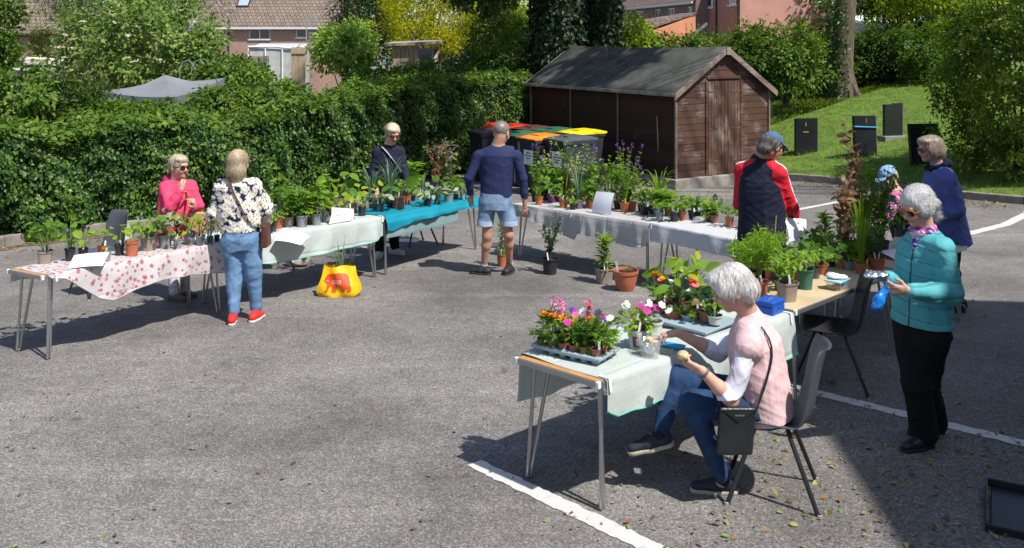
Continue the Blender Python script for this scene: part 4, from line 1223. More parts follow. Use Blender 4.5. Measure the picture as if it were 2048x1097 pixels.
# aerial
q = PD(613, 150, 45); mt = M('aluminium', (.5, .5, .5), .4, .1, metal=.8)
ae = thing('television_aerial', 'grid television aerial on a thin mast by the tiled house', 'aerial', (q.x, q.y, gz(45))); mb = MB(); ztop = PD(0, 34, 45).z - gz(45)
mb.tube([(0, 0, 0), (0, 0, ztop)], .03, 6); mb.build('mast', mt, ae)
mb = MB()
for i in range(9): mb.tube([(-.15 + i * .065, 0, ztop - .45), (-.15 + i * .065, 0, ztop + .05)], .009, 4)
for i in range(5): mb.tube([(-.15, 0, ztop - .45 + i * .12), (.37, 0, ztop - .45 + i * .12)], .009, 4)
mb.tube([(.4, 0, ztop - .2), (.62, 0, ztop - .2), (.62, 0, ztop + .1)], .03, 5); mb.build('grid', mt, ae)
# fences and lean-to at far left
q = PD(25, 140, 26); g0 = gz(26)
fe = thing('board_fence', 'weathered board fence under a white lean-to at far left', 'fence', (q.x, q.y, g0)); q2 = PD(112, 140, 26); zt = PD(0, 140, 26).z - g0
mb = MB(); planks(mb, (0, 0, 0), (q2.x - q.x, 0, 0), 0, zt, 9); mb.build('boards', GREYW, fe)
mb = MB(); mb.box(((q2.x - q.x) / 2, -.02, zt + .02), (q2.x - q.x + .1, .07, .07)); mb.box((0, -.03, zt / 2), (.1, .1, zt + .1)); mb.build('rail', M('white rail', (.62, .6, .57), .7), fe)
lt = thing('lean_to', 'white edged lean-to roof over the fence at far left', 'lean-to', (q.x - .5, q.y + 1.2, g0))
mb = MB(); a = PD(10, 118, 27.2); b = PD(112, 127, 27.2); mb.hexa([(a.x, a.y, a.z - .08), (b.x, b.y, b.z - .08), (b.x, b.y + 2, b.z - .1), (a.x, a.y + 2, a.z - .1)], [(a.x, a.y, a.z + .05), (b.x, b.y, b.z + .05), (b.x, b.y + 2, b.z + .02), (a.x, a.y + 2, a.z + .02)]); mb.build('roof', M('white board', (.62, .58, .52), .7, .15, 5), lt, rel=lt.location)
mb = MB(); mb.box(((a.x + b.x) / 2, a.y + .4, (a.z + g0) / 2 - .1), (b.x - a.x, .05, a.z - g0 - .2)); mb.build('wall', M('slate blue board', (.12, .13, .16), .8), lt, rel=lt.location)
# grey gazebo canopy
CANV = M('grey canopy cloth', (.17, .18, .20), .75, .12, 2, .2, 30)
def canopy(name, label, pts, apex, legs=True):
    c0 = Vector(pts[0]); t = thing(name, label, 'gazebo', (c0.x, c0.y, gz(c0.y))); mb = MB(); rel = t.location
    ap = Vector(apex); n_ = len(pts)
    for i in range(n_):
        a = Vector(pts[i]); b = Vector(pts[(i + 1) % n_]); K = 8; rows = []
        for k in range(K + 1):
            u = k / K
            rows.append([a.lerp(b, v / 6).lerp(ap, u) - Vector((0, 0, .13 * math.sin(math.pi * u) * (1 - .3 * u) + .05 * math.sin(math.pi * v / 6) * (1 - u))) for v in range(7)])
        mb.sheet(rows)
        mb.sheet([[a.lerp(b, v / 6) - Vector((0, 0, .05 * math.sin(math.pi * v / 6))) for v in range(7)], [a.lerp(b, v / 6) - Vector((0, 0, .16 + .05 * math.sin(math.pi * v / 6))) for v in range(7)]])
    mb.build('canopy', CANV, t, rel=rel, smooth=True)
    for a in pts:
        mb = MB(); mb.tube([(a[0] * .98 + ap.x * .02, a[1] * .98 + ap.y * .02, gz(a[1])), (a[0] * .98 + ap.x * .02, a[1] * .98 + ap.y * .02, a[2] - .02)], .025, 8); mb.build('pole', BLACKP, t, rel=rel)
canopy('gazebo', 'pointed grey cloth gazebo roof rising behind the ivy hedge', [PD(196, 182, 17.2), PD(352, 194, 16.4), PD(450, 156, 19.2), PD(318, 160, 20.2)], PD(330, 150, 18.3))
canopy('gazebo', 'darker low gazebo roof partly hidden right of the grey one', [PD(440, 184, 19.4), PD(550, 188, 19), PD(590, 172, 21.5), PD(480, 168, 22)], PD(505, 160, 20.6))
# metal rose arch
ar = thing('rose_arch', 'thin metal garden arch above the gazebo', 'arch', PD(370, 165, 21))
for dx in (0, .2, .42):
    mb = MB(); mb.tube([(dx - .12, dx, -1.2), (dx - .12, dx, .3), (dx - .06, dx, .47), (dx + .08, dx, .52), (dx + .2, dx, .4), (dx + .24, dx, .2), (dx + .24, dx, -1.2)], .012, 5); mb.build('hoop', mt, ar, smooth=True)
# bare branches by the elder
mb = MB()
for k in range(16):
    p = PD(rnd.uniform(365, 400), rnd.uniform(45, 75), 22.3); a = rnd.uniform(-.4, 1.3)
    pts = [p]
    for s in range(4): pts.append(pts[-1] + Vector((rnd.uniform(-.05, .35), rnd.uniform(-.1, .1), rnd.uniform(-.18, .22))))
    mb.tube(pts, [.016, .012, .009, .006, .003], 5)
mb.tube([PD(385, 190, 22.3), PD(380, 110, 22.3), PD(378, 60, 22.3)], [.05, .03, .02], 7)
setp(mb.build('bare_branches', M('grey dead wood', (.36, .34, .29), .85), smooth=True), 'tangle of bare grey branches at the right of the elder bush', 'branches')
# timber lattice stakes and a pale beam beyond the shed
for i in range(5):
    p = PD(1376 + i * 11, 85, 33); mb = MB(); mb.tube([(p.x, p.y, 0.3), PD(1372 + i * 12, 46, 33)], .012, 5)
    setp(mb.build('garden_cane', PALE), 'thin bean cane standing behind the shed roof', 'cane', 'bean canes beyond the shed')
mb = MB(); mb.tube([PD(1368, 84, 32), PD(1414, 48, 32.4)], .06, 6); setp(mb.build('timber_beam', M('white beam', (.6, .58, .54), .7)), 'pale timber beam propped at a slant behind the shed roof', 'beam')
# white roofs right of the trunk
wv = thing('white_outbuilding', 'low white roofed outbuilding seen through leaves right of the bare trunk', 'outbuilding', (PD(1765, 50, 42).x, 42, 0))
mb = MB(); a = PD(1730, 44, 42); b = PD(1885, 30, 42); mb.hexa([(a.x, a.y, a.z - .1), (b.x, b.y, b.z - .25), (b.x, b.y + 3, b.z + .1), (a.x, a.y + 3, a.z + .1)], [(a.x, a.y, a.z), (b.x, b.y, b.z - .1), (b.x, b.y + 3, b.z + .3), (a.x, a.y + 3, a.z + .3)]); mb.build('roof', WHITE, wv, rel=wv.location)
mb = MB(); mb.box(((a.x + b.x) / 2, 43.6, .8), (b.x - a.x - .3, 2.4, 4.6)); mb.build('wall', M('grey render', (.4, .4, .38), .8), wv, rel=wv.location)
# blue tarpaulin and parasol bits over the hedge
mb = MB(); a = PD(955, 128, 29); G = [[(a.x + i * .12, a.y + j * .2, a.z + .05 * math.sin(i * 1.3) + .04 * math.cos(j * 2) - .15 * (j == 0) * 1) for i in range(10)] for j in range(5)]
mb.sheet(G); mb.sheet([[(x, y, z) for x, y, z in G[0]], [(x, y - .03, z - .9) for x, y, z in G[0]]]); setp(mb.build('tarpaulin', M('blue tarpaulin', (.10, .30, .40), .5), smooth=True), 'pale blue tarpaulin glimpsed over the hedge beside the shed', 'tarpaulin')
mb = MB(); a = PD(928, 118, 29); mb.lathe([(.02, .28), (.05, .1), (.075, -.15), (.05, -.32)], a, 10); setp(mb.build('folded_parasol', M('blue and white cloth', (.12, .14, .45), .6, .5, 12), smooth=True), 'furled blue parasol poking above the hedge', 'parasol')
# church hall whose shadow falls across the near right; it stands outside the frame
ch = thing('brick_hall', 'red brick hall beside the car park whose shadow falls across the right', 'building', (3.08, -13.8, gz(6.5)), R(-7.4))
mb = MB(); HH = 6.0; D_ = 20.6
mb.hexa([(0, 0, -.5), (14, 0, -.5), (14, D_, -.5), (0, D_, -.5)], [(0, 0, HH), (14, 0, HH), (14, D_, HH), (0, D_, HH)]); mb.build('wall', BR_RED, ch)
mb = MB(); mb.box((7, D_ / 2, HH + .1), (14.3, D_ + .3, .2)); mb.build('roof', FELT, ch)
for i in range(4):
    mb = MB(); mb.box((-.02, 3 + i * 4.6, 2.2), (.06, 1.6, 1.6)); w_ = mb.build('window', WHITE, ch); mb = MB(); mb.box((-.045, 3 + i * 4.6, 2.2), (.05, 1.4, 1.4)); mb.build('pane', GLASS, w_)
# far trees that close the view
for i, (px, yy, rx, rz, m_) in enumerate([(60, 85, 5, 5, G_MID), (330, 95, 6, 5, G_DARK), (700, 92, 6, 6, G_MID), (860, 90, 6, 6, G_DARK), (1010, 105, 6, 6, G_MID), (1130, 120, 5, 5, G_MID), (1240, 125, 6, 4, G_DARK), (1720, 70, 4.5, 5, G_MID), (1850, 75, 5, 5, G_DARK), (1990, 70, 5, 5, G_MID)]):
    shrub('far_tree', ['tall tree beyond the left brick house', 'dark tree beyond the elder', 'tree behind the dark evergreen', 'dark tree behind the golden conifer', 'tree behind the ivy trunks, to their left', 'tree beyond the gap between the ivy trunks', 'dark tree behind the terrace', 'tree right of the pink house', 'dark tree behind the white outbuilding', 'tree at the far right behind the big bush'][i], 'tree', ((px - CX) / F * yy, yy, 4.2), (rx, 3, rz), 5200, .34, m_, (gz(99), .3, BARK), .25, 26, seed=80 + i, group='far trees')
# TABLES AND CLOTHS
TH = .70
STEEL = M('brushed leg steel', (.42, .42, .43), .32, .12, 8, .1, 60, metal=.9, stretch=(1, 1, .1))
ALU = M('aluminium table edge', (.40, .40, .40), .4, .12, 6, .1, 40, metal=.85)
TTOP = M('table top laminate', (.46, .24, .09), .5, .15, 2, .05, 30, stretch=(6, .6, 1))
TTOP_PALE = M('pale plywood table top', (.50, .39, .24), .55, .18, 3, .08, 40, stretch=(1, 1, 1))
CAPW = M('white plastic cap', (.75, .75, .73), .5, .05)
def frame2(a, b):
    a = Vector((a[0], a[1])); b = Vector((b[0], b[1])); U = (b - a).normalized(); V = Vector((-U.y, U.x)); return a, U, V, (b - a).length
class Tab:
    def __init__(s, a, b, W, H=TH):
        s.A, s.U, s.V, s.L = frame2(a, b); s.W = W; s.H = H
    def __call__(s, u, v, h):
        q = s.A + s.U * u + s.V * v
        return Vector((q.x, q.y, gz(q.y) + h))
def table(tb, label, top=TTOP, legs=(1, 1, 1, 1), bare_band=None):
    o0 = tb(tb.L / 2, tb.W / 2, 0)
    t = thing('folding_table', label, 'table', o0, 0, 'folding tables of the plant sale')
    def hexa(mb, u0, u1, v0, v1, h0, h1):
        c = [(u0, v0), (u1, v0), (u1, v1), (u0, v1)]
        mb.hexa([tb(u, v, h0) for u, v in c], [tb(u, v, h1) for u, v in c])
    mb = MB(); hexa(mb, .012, tb.L - .012, .012, tb.W - .012, tb.H - .026, tb.H); bevel(mb.build('top', top, t, rel=o0), .002)
    mb = MB(); e = .012
    for q in ((0, tb.L, 0, e), (0, tb.L, tb.W - e, tb.W), (0, e, e + .001, tb.W - e - .001), (tb.L - e, tb.L, e + .001, tb.W - e - .001)): hexa(mb, *q, tb.H - .034, tb.H - .002)
    bevel(mb.build('edge_trim', ALU, t, rel=o0), .003)
    for u, v in ((0, 0), (tb.L, 0), (tb.L, tb.W), (0, tb.W)):
        mb = MB(); du = .022 if u == 0 else -.022; dv = .022 if v == 0 else -.022
        hexa(mb, *sorted((u - du * .12, u + du)), *sorted((v - dv * .12, v + dv)), tb.H - .037, tb.H + .001); bevel(mb.build('corner_cap', CAPW, t, rel=o0), .006, 3)
    i = 0
    for u, v, su, sv in ((.10, .055, 1, 1), (tb.L - .10, .055, -1, 1), (tb.L - .10, tb.W - .055, -1, -1), (.10, tb.W - .055, 1, -1)):
        i += 1
        if not legs[i - 1]: continue
        mb = MB(); f = .012
        p = [(u + su * .0, v + sv * .01, tb.H - .03), (u - su * .03, v - sv * .015, .06), (u - su * .034, v - sv * .018, .012), (u - su * .010, v - sv * .012, .012), (u - su * .006, v - sv * .009, .06), (u + su * .06, v + sv * .075, tb.H - .03)]
        mb.tube([tb(*q) for q in p], .0115, 8); mb.build('leg', STEEL, t, rel=o0, smooth=True)
    return t

def uvmat(name, build, rough=.75):
    m, n, l, p = _new(name)
    uv = n.new('ShaderNodeUVMap')
    p.inputs['Roughness'].default_value = rough; p.inputs['Specular IOR Level'].default_value = .3
    c = build(n, l, uv.outputs[0])
    # weave and slight unevenness
    nz = n.new('ShaderNodeTexNoise'); nz.inputs['Scale'].default_value = 5; nz.inputs['Detail'].default_value = 6; l.new(uv.outputs[0], nz.inputs['Vector'])
    mr = n.new('ShaderNodeMapRange'); mr.inputs[3].default_value = .88; mr.inputs[4].default_value = 1.08; l.new(nz.outputs[0], mr.inputs[0])
    # creases where the cloth was folded away
    su = n.new('ShaderNodeSeparateXYZ'); l.new(uv.outputs[0], su.inputs[0])
    cr = [mth(n, l, 'ABSOLUTE', mth(n, l, 'SUBTRACT', mth(n, l, 'FRACT', mth(n, l, 'MULTIPLY_ADD', su.outputs[i], s_, .3)), .5)) for i, s_ in ((0, 2.6), (1, 3.1))]
    cr = mth(n, l, 'MINIMUM', mth(n, l, 'MINIMUM', cr[0], cr[1]), .06)
    mx = n.new('ShaderNodeMix'); mx.data_type = 'RGBA'; mx.blend_type = 'MULTIPLY'; mx.inputs[0].default_value = 1
    l.new(c, mx.inputs[6]); l.new(mr.outputs[0], mx.inputs[7]); l.new(mx.outputs[2], p.inputs['Base Color'])
    t = n.new('ShaderNodeBsdfTranslucent'); l.new(mx.outputs[2], t.inputs[0]); ms = n.new('ShaderNodeMixShader'); ms.inputs[0].default_value = .22
    l.new(p.outputs[0], ms.inputs[1]); l.new(t.outputs[0], ms.inputs[2]); l.new(ms.outputs[0], n['Material Output'].inputs[0])
    b = n.new('ShaderNodeTexNoise'); b.inputs['Scale'].default_value = 14; b.inputs['Detail'].default_value = 3; l.new(uv.outputs[0], b.inputs['Vector'])
    bp = n.new('ShaderNodeBump'); bp.inputs['Strength'].default_value = .25; bp.inputs['Distance'].default_value = .02; l.new(mth(n, l, 'MULTIPLY_ADD', cr, 14.0, b.outputs[0]), bp.inputs['Height']); l.new(bp.outputs[0], p.inputs['Normal'])
    return m
def mth(n, l, op, a, b=None, c=None):
    x = n.new('ShaderNodeMath'); x.operation = op
    for i, v in enumerate((a, b, c)):
        if v is None: continue
        if isinstance(v, (int, float)): x.inputs[i].default_value = v
        else: l.new(v, x.inputs[i])
    return x.outputs[0]
def mixc(n, l, f, a, b):
    x = n.new('ShaderNodeMix'); x.data_type = 'RGBA'
    if isinstance(f, (int, float)): x.inputs[0].default_value = f
    else: l.new(f, x.inputs[0])
    for i, v in ((6, a), (7, b)):
        if isinstance(v, tuple): x.inputs[i].default_value = (*v, 1)
        else: l.new(v, x.inputs[i])
    return x.outputs[2]
def blooms(n, l, vec, scale, R0, petals, thr, seed=0.0, rnd_=.85):
    """masks of petalled flowers scattered over a plane: (petal mask, heart mask, cell value)"""
    mp = n.new('ShaderNodeMapping'); mp.inputs['Scale'].default_value = (scale, scale, 0); mp.inputs['Location'].default_value = (seed, seed * .7, 0); l.new(vec, mp.inputs[0])
    v = n.new('ShaderNodeTexVoronoi'); v.voronoi_dimensions = '2D'; v.inputs['Scale'].default_value = 1; v.inputs['Randomness'].default_value = rnd_; l.new(mp.outputs[0], v.inputs['Vector'])
    sb = n.new('ShaderNodeVectorMath'); sb.operation = 'SUBTRACT'; l.new(mp.outputs[0], sb.inputs[0]); l.new(v.outputs['Position'], sb.inputs[1])
    sp = n.new('ShaderNodeSeparateXYZ'); l.new(sb.outputs[0], sp.inputs[0])
    sc = n.new('ShaderNodeSeparateColor'); l.new(v.outputs['Color'], sc.inputs[0])
    an = mth(n, l, 'ARCTAN2', sp.outputs[1], sp.outputs[0])
    an = mth(n, l, 'MULTIPLY_ADD', sc.outputs[1], 6.28, an)
    cs = mth(n, l, 'ABSOLUTE', mth(n, l, 'COSINE', mth(n, l, 'MULTIPLY', an, petals / 2)))
    rr = mth(n, l, 'MULTIPLY', mth(n, l, 'MULTIPLY_ADD', cs, .45, .58), mth(n, l, 'MULTIPLY_ADD', sc.outputs[2], R0 * .5, R0 * .7))
    on = mth(n, l, 'GREATER_THAN', sc.outputs[0], thr)
    pet = mth(n, l, 'MULTIPLY', mth(n, l, 'LESS_THAN', v.outputs['Distance'], rr), on)
    hrt = mth(n, l, 'MULTIPLY', mth(n, l, 'LESS_THAN', v.outputs['Distance'], R0 * .22), on)
    return pet, hrt, sc.outputs[0]
def floral(n, l, uv):
    c = (.64, .60, .61)
    p3, h3, _ = blooms(n, l, uv, 26, .22, 3, .55, 9.1); c = mixc(n, l, mth(n, l, 'MULTIPLY', p3, .5), c, (.45, .52, .38))
    p2, h2, _ = blooms(n, l, uv, 16, .26, 4, .45, 3.7); c = mixc(n, l, mth(n, l, 'MULTIPLY', p2, .75), c, (.52, .12, .13))
    p1, h1, _ = blooms(n, l, uv, 14.5, .29, 5, .45, 1.3); c = mixc(n, l, mth(n, l, 'MULTIPLY', p1, .75), c, (.45, .085, .085)); c = mixc(n, l, h1, c, (.16, .03, .04))
    return c
CL_FLOR = uvmat('floral oilcloth', floral, .5)
CL_BLUE = uvmat('turquoise cloth', lambda n, l, uv: mixc(n, l, 0.0, (.012, .29, .40), (.012, .29, .40)), .45)
def crackle(base, line, sc):
    def f(n, l, uv):
        v = n.new('ShaderNodeTexVoronoi'); v.feature = 'DISTANCE_TO_EDGE'; v.inputs['Scale'].default_value = sc; l.new(uv, v.inputs['Vector'])
        return mixc(n, l, mth(n, l, 'LESS_THAN', v.outputs['Distance'], .035), base, line)
    return f
CL_MINT = uvmat('pale mint cloth', crackle((.54, .60, .575), (.44, .53, .50), 55))
CL_MINT2 = uvmat('grey green cloth', crackle((.26, .38, .40), (.22, .33, .35), 50))
def gridc(n, l, uv):
    sp = n.new('ShaderNodeSeparateXYZ'); l.new(uv, sp.inputs[0])
    a = mth(n, l, 'LESS_THAN', mth(n, l, 'FRACT', mth(n, l, 'MULTIPLY', sp.outputs[0], 38.0)), .14); b = mth(n, l, 'LESS_THAN', mth(n, l, 'FRACT', mth(n, l, 'MULTIPLY', sp.outputs[1], 38.0)), .14)
    return mixc(n, l, mth(n, l, 'MULTIPLY', mth(n, l, 'MAXIMUM', a, b), .6), (.56, .55, .54), (.30, .27, .26))
CL_GRID = uvmat('checked cloth', gridc)
CL_WHITE = uvmat('plain white cloth', lambda n, l, uv: mixc(n, l, 0.0, (.60, .60, .62), (.60, .60, .62)))
HEM = M('green hem', (.08, .38, .28), .7)
HEMW = M('grey hem', (.35, .33, .33), .7)
def cloth(name_, label, tb, u0, u1, front, back, mat, endl=0.0, endr=0.0, hem=None, seed=0, v0=0.0, lift=.004, sway=.05, rumple=0.0, out=0.0):
    """cloth over a table: hangs at the front by front(u) and at the back by back(u)"""
    g = random.Random(seed); NU = 70; cols = []
    fa = [g.uniform(.6, 1.2) for _ in range(4)]; ph = [g.uniform(0, 6) for _ in range(4)]
    us = []
    k = 5
    for i in range(k if endl else 0): us.append(('l', 1 - i / k))
    for i in range(NU + 1): us.append(('m', i / NU))
    for i in range(k if endr else 0): us.append(('r', (i + 1) / k))
    NF, NW, NB = 12, 10, 8
    V = []; UVs = []
    for kind, t in us:
        if kind == 'm': u = u0 + (u1 - u0) * t; ed = 0; au = u
        elif kind == 'l': u = u0 - .006 - .02 * t; ed = endl * t; au = u0 - ed
        else: u = u1 + .006 + .02 * t; ed = endr * t; au = u1 + ed
        fd = float(np.interp(u, [a for a, _ in front], [b for _, b in front])); bd = float(np.interp(u, [a for a, _ in back], [b for _, b in back]))
        for j in range(NF + NW + NB + 1):
            if j < NF:
                s = 1 - j / NF; d = fd * s
                wv = sway * s * (math.sin(u * 7 * fa[0] + ph[0]) * .5 + .45 * math.sin(u * 15 * fa[1] + ph[1] + s * 1.5) + .22 * math.sin(u * 31 * fa[3] + ph[3] - s * 2) + .25)
                v = v0 - .008 - max(-.004, wv) - (.012 + out) * min(1, d * 12); h = tb.H + lift - d + .0 ; av = v0 - d
                if d < .03: h = tb.H + lift - d * d / .06 * 1.0
            elif j <= NF + NW:
                q = (j - NF) / NW; v = v0 + (tb.W - v0) * q; d = 0; av = v
                h = tb.H + lift + .0015 * math.sin(u * 23 + q * 9) + rumple * max(0, math.sin(u * 9 + ph[2]) * math.sin(q * 5 + ph[3])) * .5
            else:
                s = (j - NF - NW) / NB; d = bd * s
                v = tb.W + .01 + abs(sway * s * .6 * math.sin(u * 9 * fa[2] + ph[2])); h = tb.H + lift - d; av = tb.W + d
            V.append(tb(u, v, h - ed * (1 if abs(d) < 1e-6 else max(0, 1 - d * 3)))); UVs.append((au, av))
    nr = NF + NW + NB + 1; nc = len(us)
    Fc = [(a * nr + b, (a + 1) * nr + b, (a + 1) * nr + b + 1, a * nr + b + 1) for a in range(nc - 1) for b in range(nr - 1)]
    o0 = tb((u0 + u1) / 2, tb.W / 2, tb.H)
    t = thing(name_, label, 'tablecloth', o0, 0, 'tablecloths of the plant sale')
    me = rawmesh('cloth', np.array([tuple(v - o0) for v in V]), [np.array(Fc)], [mat])
    uvl = me.uv_layers.new(name='UVMap'); uvv = np.array(UVs, np.float32); li = np.zeros(len(me.loops), np.int32); me.loops.foreach_get('vertex_index', li); uvl.data.foreach_set('uv', uvv[li].ravel())
    link('fabric', me, t)
    if hem:
        mb = MB(); pts = [V[i * nr] for i in range(nc)]; mb.tube(pts, .005, 5); mb.build('hem', hem, t, rel=o0)
    return t
def clip_(tb, u, v=-.02, drop=.06, label=''):
    mb = MB(); q = tb(u, v, 0)
    c = [(u - .009, v), (u + .009, v), (u + .009, v + .006), (u - .009, v + .006)]
    mb.hexa([tb(a, b - .01, tb.H - drop) for a, b in c], [tb(a, b, tb.H + .008) for a, b in c])
    c2 = [(u - .009, v), (u + .009, v), (u + .009, v + .07), (u - .009, v + .07)]
    mb.hexa([tb(a, b, tb.H + .0085) for a, b in c2], [tb(a, b, tb.H + .013) for a, b in c2])
    o = mb.build('tablecloth_clip', CAPW); bevel(o, .002); setp(o, label, 'clip', 'white tablecloth clips')

k_ = TH
t1 = Tab(P(84, 553, TH), P(455, 484, TH), .52)
t2 = Tab(P(462, 484, TH), P(764, 434, TH), .60)
t3 = Tab(P(768, 434, TH), P(962, 396, TH), .62)
r1 = Tab(P(1026, 408, TH), P(1302, 447, TH), .64)
r2 = Tab(P(1305, 447.5, TH), P(1610, 507, TH), .64)
f1 = Tab(P(1197, 766, TH), P(1584, 626, TH), .62)
f2 = Tab(P(1592, 622, TH), P(1800, 541, TH), .66)
f3 = Tab(P(1804, 540, TH), P(1934, 493, TH), .66)
for tb in (f1, f2, f3): pass
table(t1, 'folding table under the red flowered cloth at far left')
table(t2, 'folding table under the pale mint cloth behind the woman in the flowered top')
table(t3, 'folding table under the turquoise cloth')
table(r1, 'folding table under the checked cloth, right of the man in shorts')
table(r2, 'folding table under the plain white cloth beside the man in the cap')
table(f1, 'nearest folding table, wooden end showing beside the mint cloth')
table(f2, 'bare pale wooden folding table with the blue cash box', TTOP_PALE)
table(f3, 'folding table end beside the woman in the blue coat', TTOP_PALE)
cloth('tablecloth', 'white cloth printed with small red flowers', t1, .05, t1.L, [(0, .02), (.18, .05), (.35, .17), (.5, .28), (.62, .32), (.75, .29), (1.0, .23), (1.4, .24), (t1.L, .30)], [(0, .12), (2, .15)], CL_FLOR, 0, .10, HEMW, 1, sway=.04)
cloth('tablecloth', 'pale mint cloth with a green hem on the second table from the left', t2, 0, t2.L, [(0, .2), (.35, .27), (.6, .30), (1.2, .29), (1.8, .28), (t2.L, .22)], [(0, .2), (2, .2)], CL_MINT, .16, 0, HEM, 2, sway=.05)
cloth('tablecloth', 'bright turquoise cloth on the table by the blonde woman', t3, 0, t3.L, [(0, .17), (.12, .19), (.5, .125), (1.2, .115), (t3.L, .11)], [(0, .1), (2, .1)], CL_BLUE, 0, .05, None, 3, sway=.03, lift=.012, out=.03)
cloth('tablecloth', 'grey green undercloth hanging below the turquoise cloth', t3, .03, t3.L * .72, [(0, .26), (1.2, .26), (t3.L * .72, .22)], [(0, .25), (2, .25)], CL_MINT2, 0, 0, None, 4, sway=.01, lift=.003)
cloth('tablecloth', 'light checked cloth with a grid pattern on the right hand tables', r1, 0, r1.L, [(0, .16), (.3, .14), (.85, .28), (1.1, .33), (1.16, .24), (1.6, .27), (2, .30), (2.18, .27), (r1.L, .20)], [(0, .2), (2, .2)], CL_GRID, .05, 0, HEMW, 5, sway=.05)
cloth('tablecloth', 'plain white cloth on the table in front of the capped man', r2, .0, r2.L, [(0, .2), (.3, .18), (2, .19), (r2.L, .2)], [(0, .2), (3, .2)], CL_WHITE, .02, .1, None, 6, sway=.035)
cloth('tablecloth', 'rumpled pale mint cloth with green hem on the nearest table', f1, .055, f1.L, [(0, .10), (.06, .17), (.14, .21), (.5, .21), (1.0, .29), (f1.L, .28)], [(0, .28), (.3, .30), (2, .26)], CL_MINT, 0, .16, HEM, 7, sway=.05, rumple=.03)
clip_(t1, .11, label='white clip on the red flowered cloth')
clip_(t2, t2.L - .01, label='white clip where the mint cloth meets the turquoise one')
clip_(r1, 1.05, label='white clip on the checked cloth')
clip_(r2, .0, label='white clip between the checked and the white cloth')
clip_(f1, .07, label='white clip at the near corner of the mint cloth')
clip_(f1, f1.L - .05, label='white clip at the far end of the mint cloth by the cash box')

# ---- sheets of paper
PAPER = M('paper', (.70, .70, .74), .7, .04, 3)
def paper(label, pts, ink=None):
    """pts: four corners BL, BR, TR, TL; gently curled"""
    p = [Vector(q) for q in pts]; n_ = (p[1] - p[0]).cross(p[3] - p[0]).normalized(); G = []
    for j in range(7):
        v = j / 6; G.append([p[0].lerp(p[1], i / 6).lerp(p[3].lerp(p[2], i / 6), v) + n_ * (.018 * math.sin(math.pi * v) + .012 * math.sin(math.pi * i / 6)) for i in range(7)])
    c = sum(p, Vector()) / 4; mb = MB(); mb.sheet(G); t = thing('paper_sheet', label, 'paper', c, 0, 'price lists on the tables'); mb.build('sheet', PAPER, t, rel=c, smooth=True)
    if ink:
        mb = MB()
        for (u, v, w) in ink:
            q = [p[0].lerp(p[1], a).lerp(p[3].lerp(p[2], a), b) + n_ * (.018 * math.sin(math.pi * b) + .012 * math.sin(math.pi * a) + .002) for a, b in ((u, v), (u + w, v), (u + w, v + .03), (u, v + .03))]
            mb.add(q, [(0, 1, 2, 3)])
        mb.build('lettering', M('black ink', (.02, .02, .02), .6), t, rel=c)
h_ = TH + .012
q = lambda px, py, h=h_: P(px, py, h)
a, b = q(137, 538), q(206, 532); paper('white price sheet propped at the near edge of the flowered cloth', [a, b, b + Vector((.01, .10, .09)), a + Vector((-.0, .10, .09))])
a, b = q(657, 449), q(705, 441); paper('curling white sheet on the mint cloth beside the yellow squash', [a, b, b + Vector((-.01, .10, .11)), a + Vector((.02, .08, .17))], [(.2, .5, .18), (.5, .5, .12)])
paper('white sheet sliding over the front edge of the mint cloth', [t2(.42, -.13, TH - .03), t2(.66, -.26, TH - .10), t2(.90, -.13, TH - .05), t2(.64, .0, TH + .055)], [(.4, .55, .14)])
a, b = q(1184, 425), q(1222, 431); paper('white sheet standing upright among pots on the checked cloth', [a, b, b + Vector((.05, .07, .25)), a + Vector((.06, .07, .24))])
a, b = P(1578, 484, .80), P(1606, 478, .80); paper('white sheet held low in front of the capped man', [a, b, b + Vector((.07, .12, .16)), a + Vector((-.02, .1, .2))])
a, b = q(1790, 520), q(1812, 512); paper('white papers lying by the mug behind the tall plants', [a, b, b + Vector((.1, .24, .01)), a + Vector((-.1, .24, .01))])

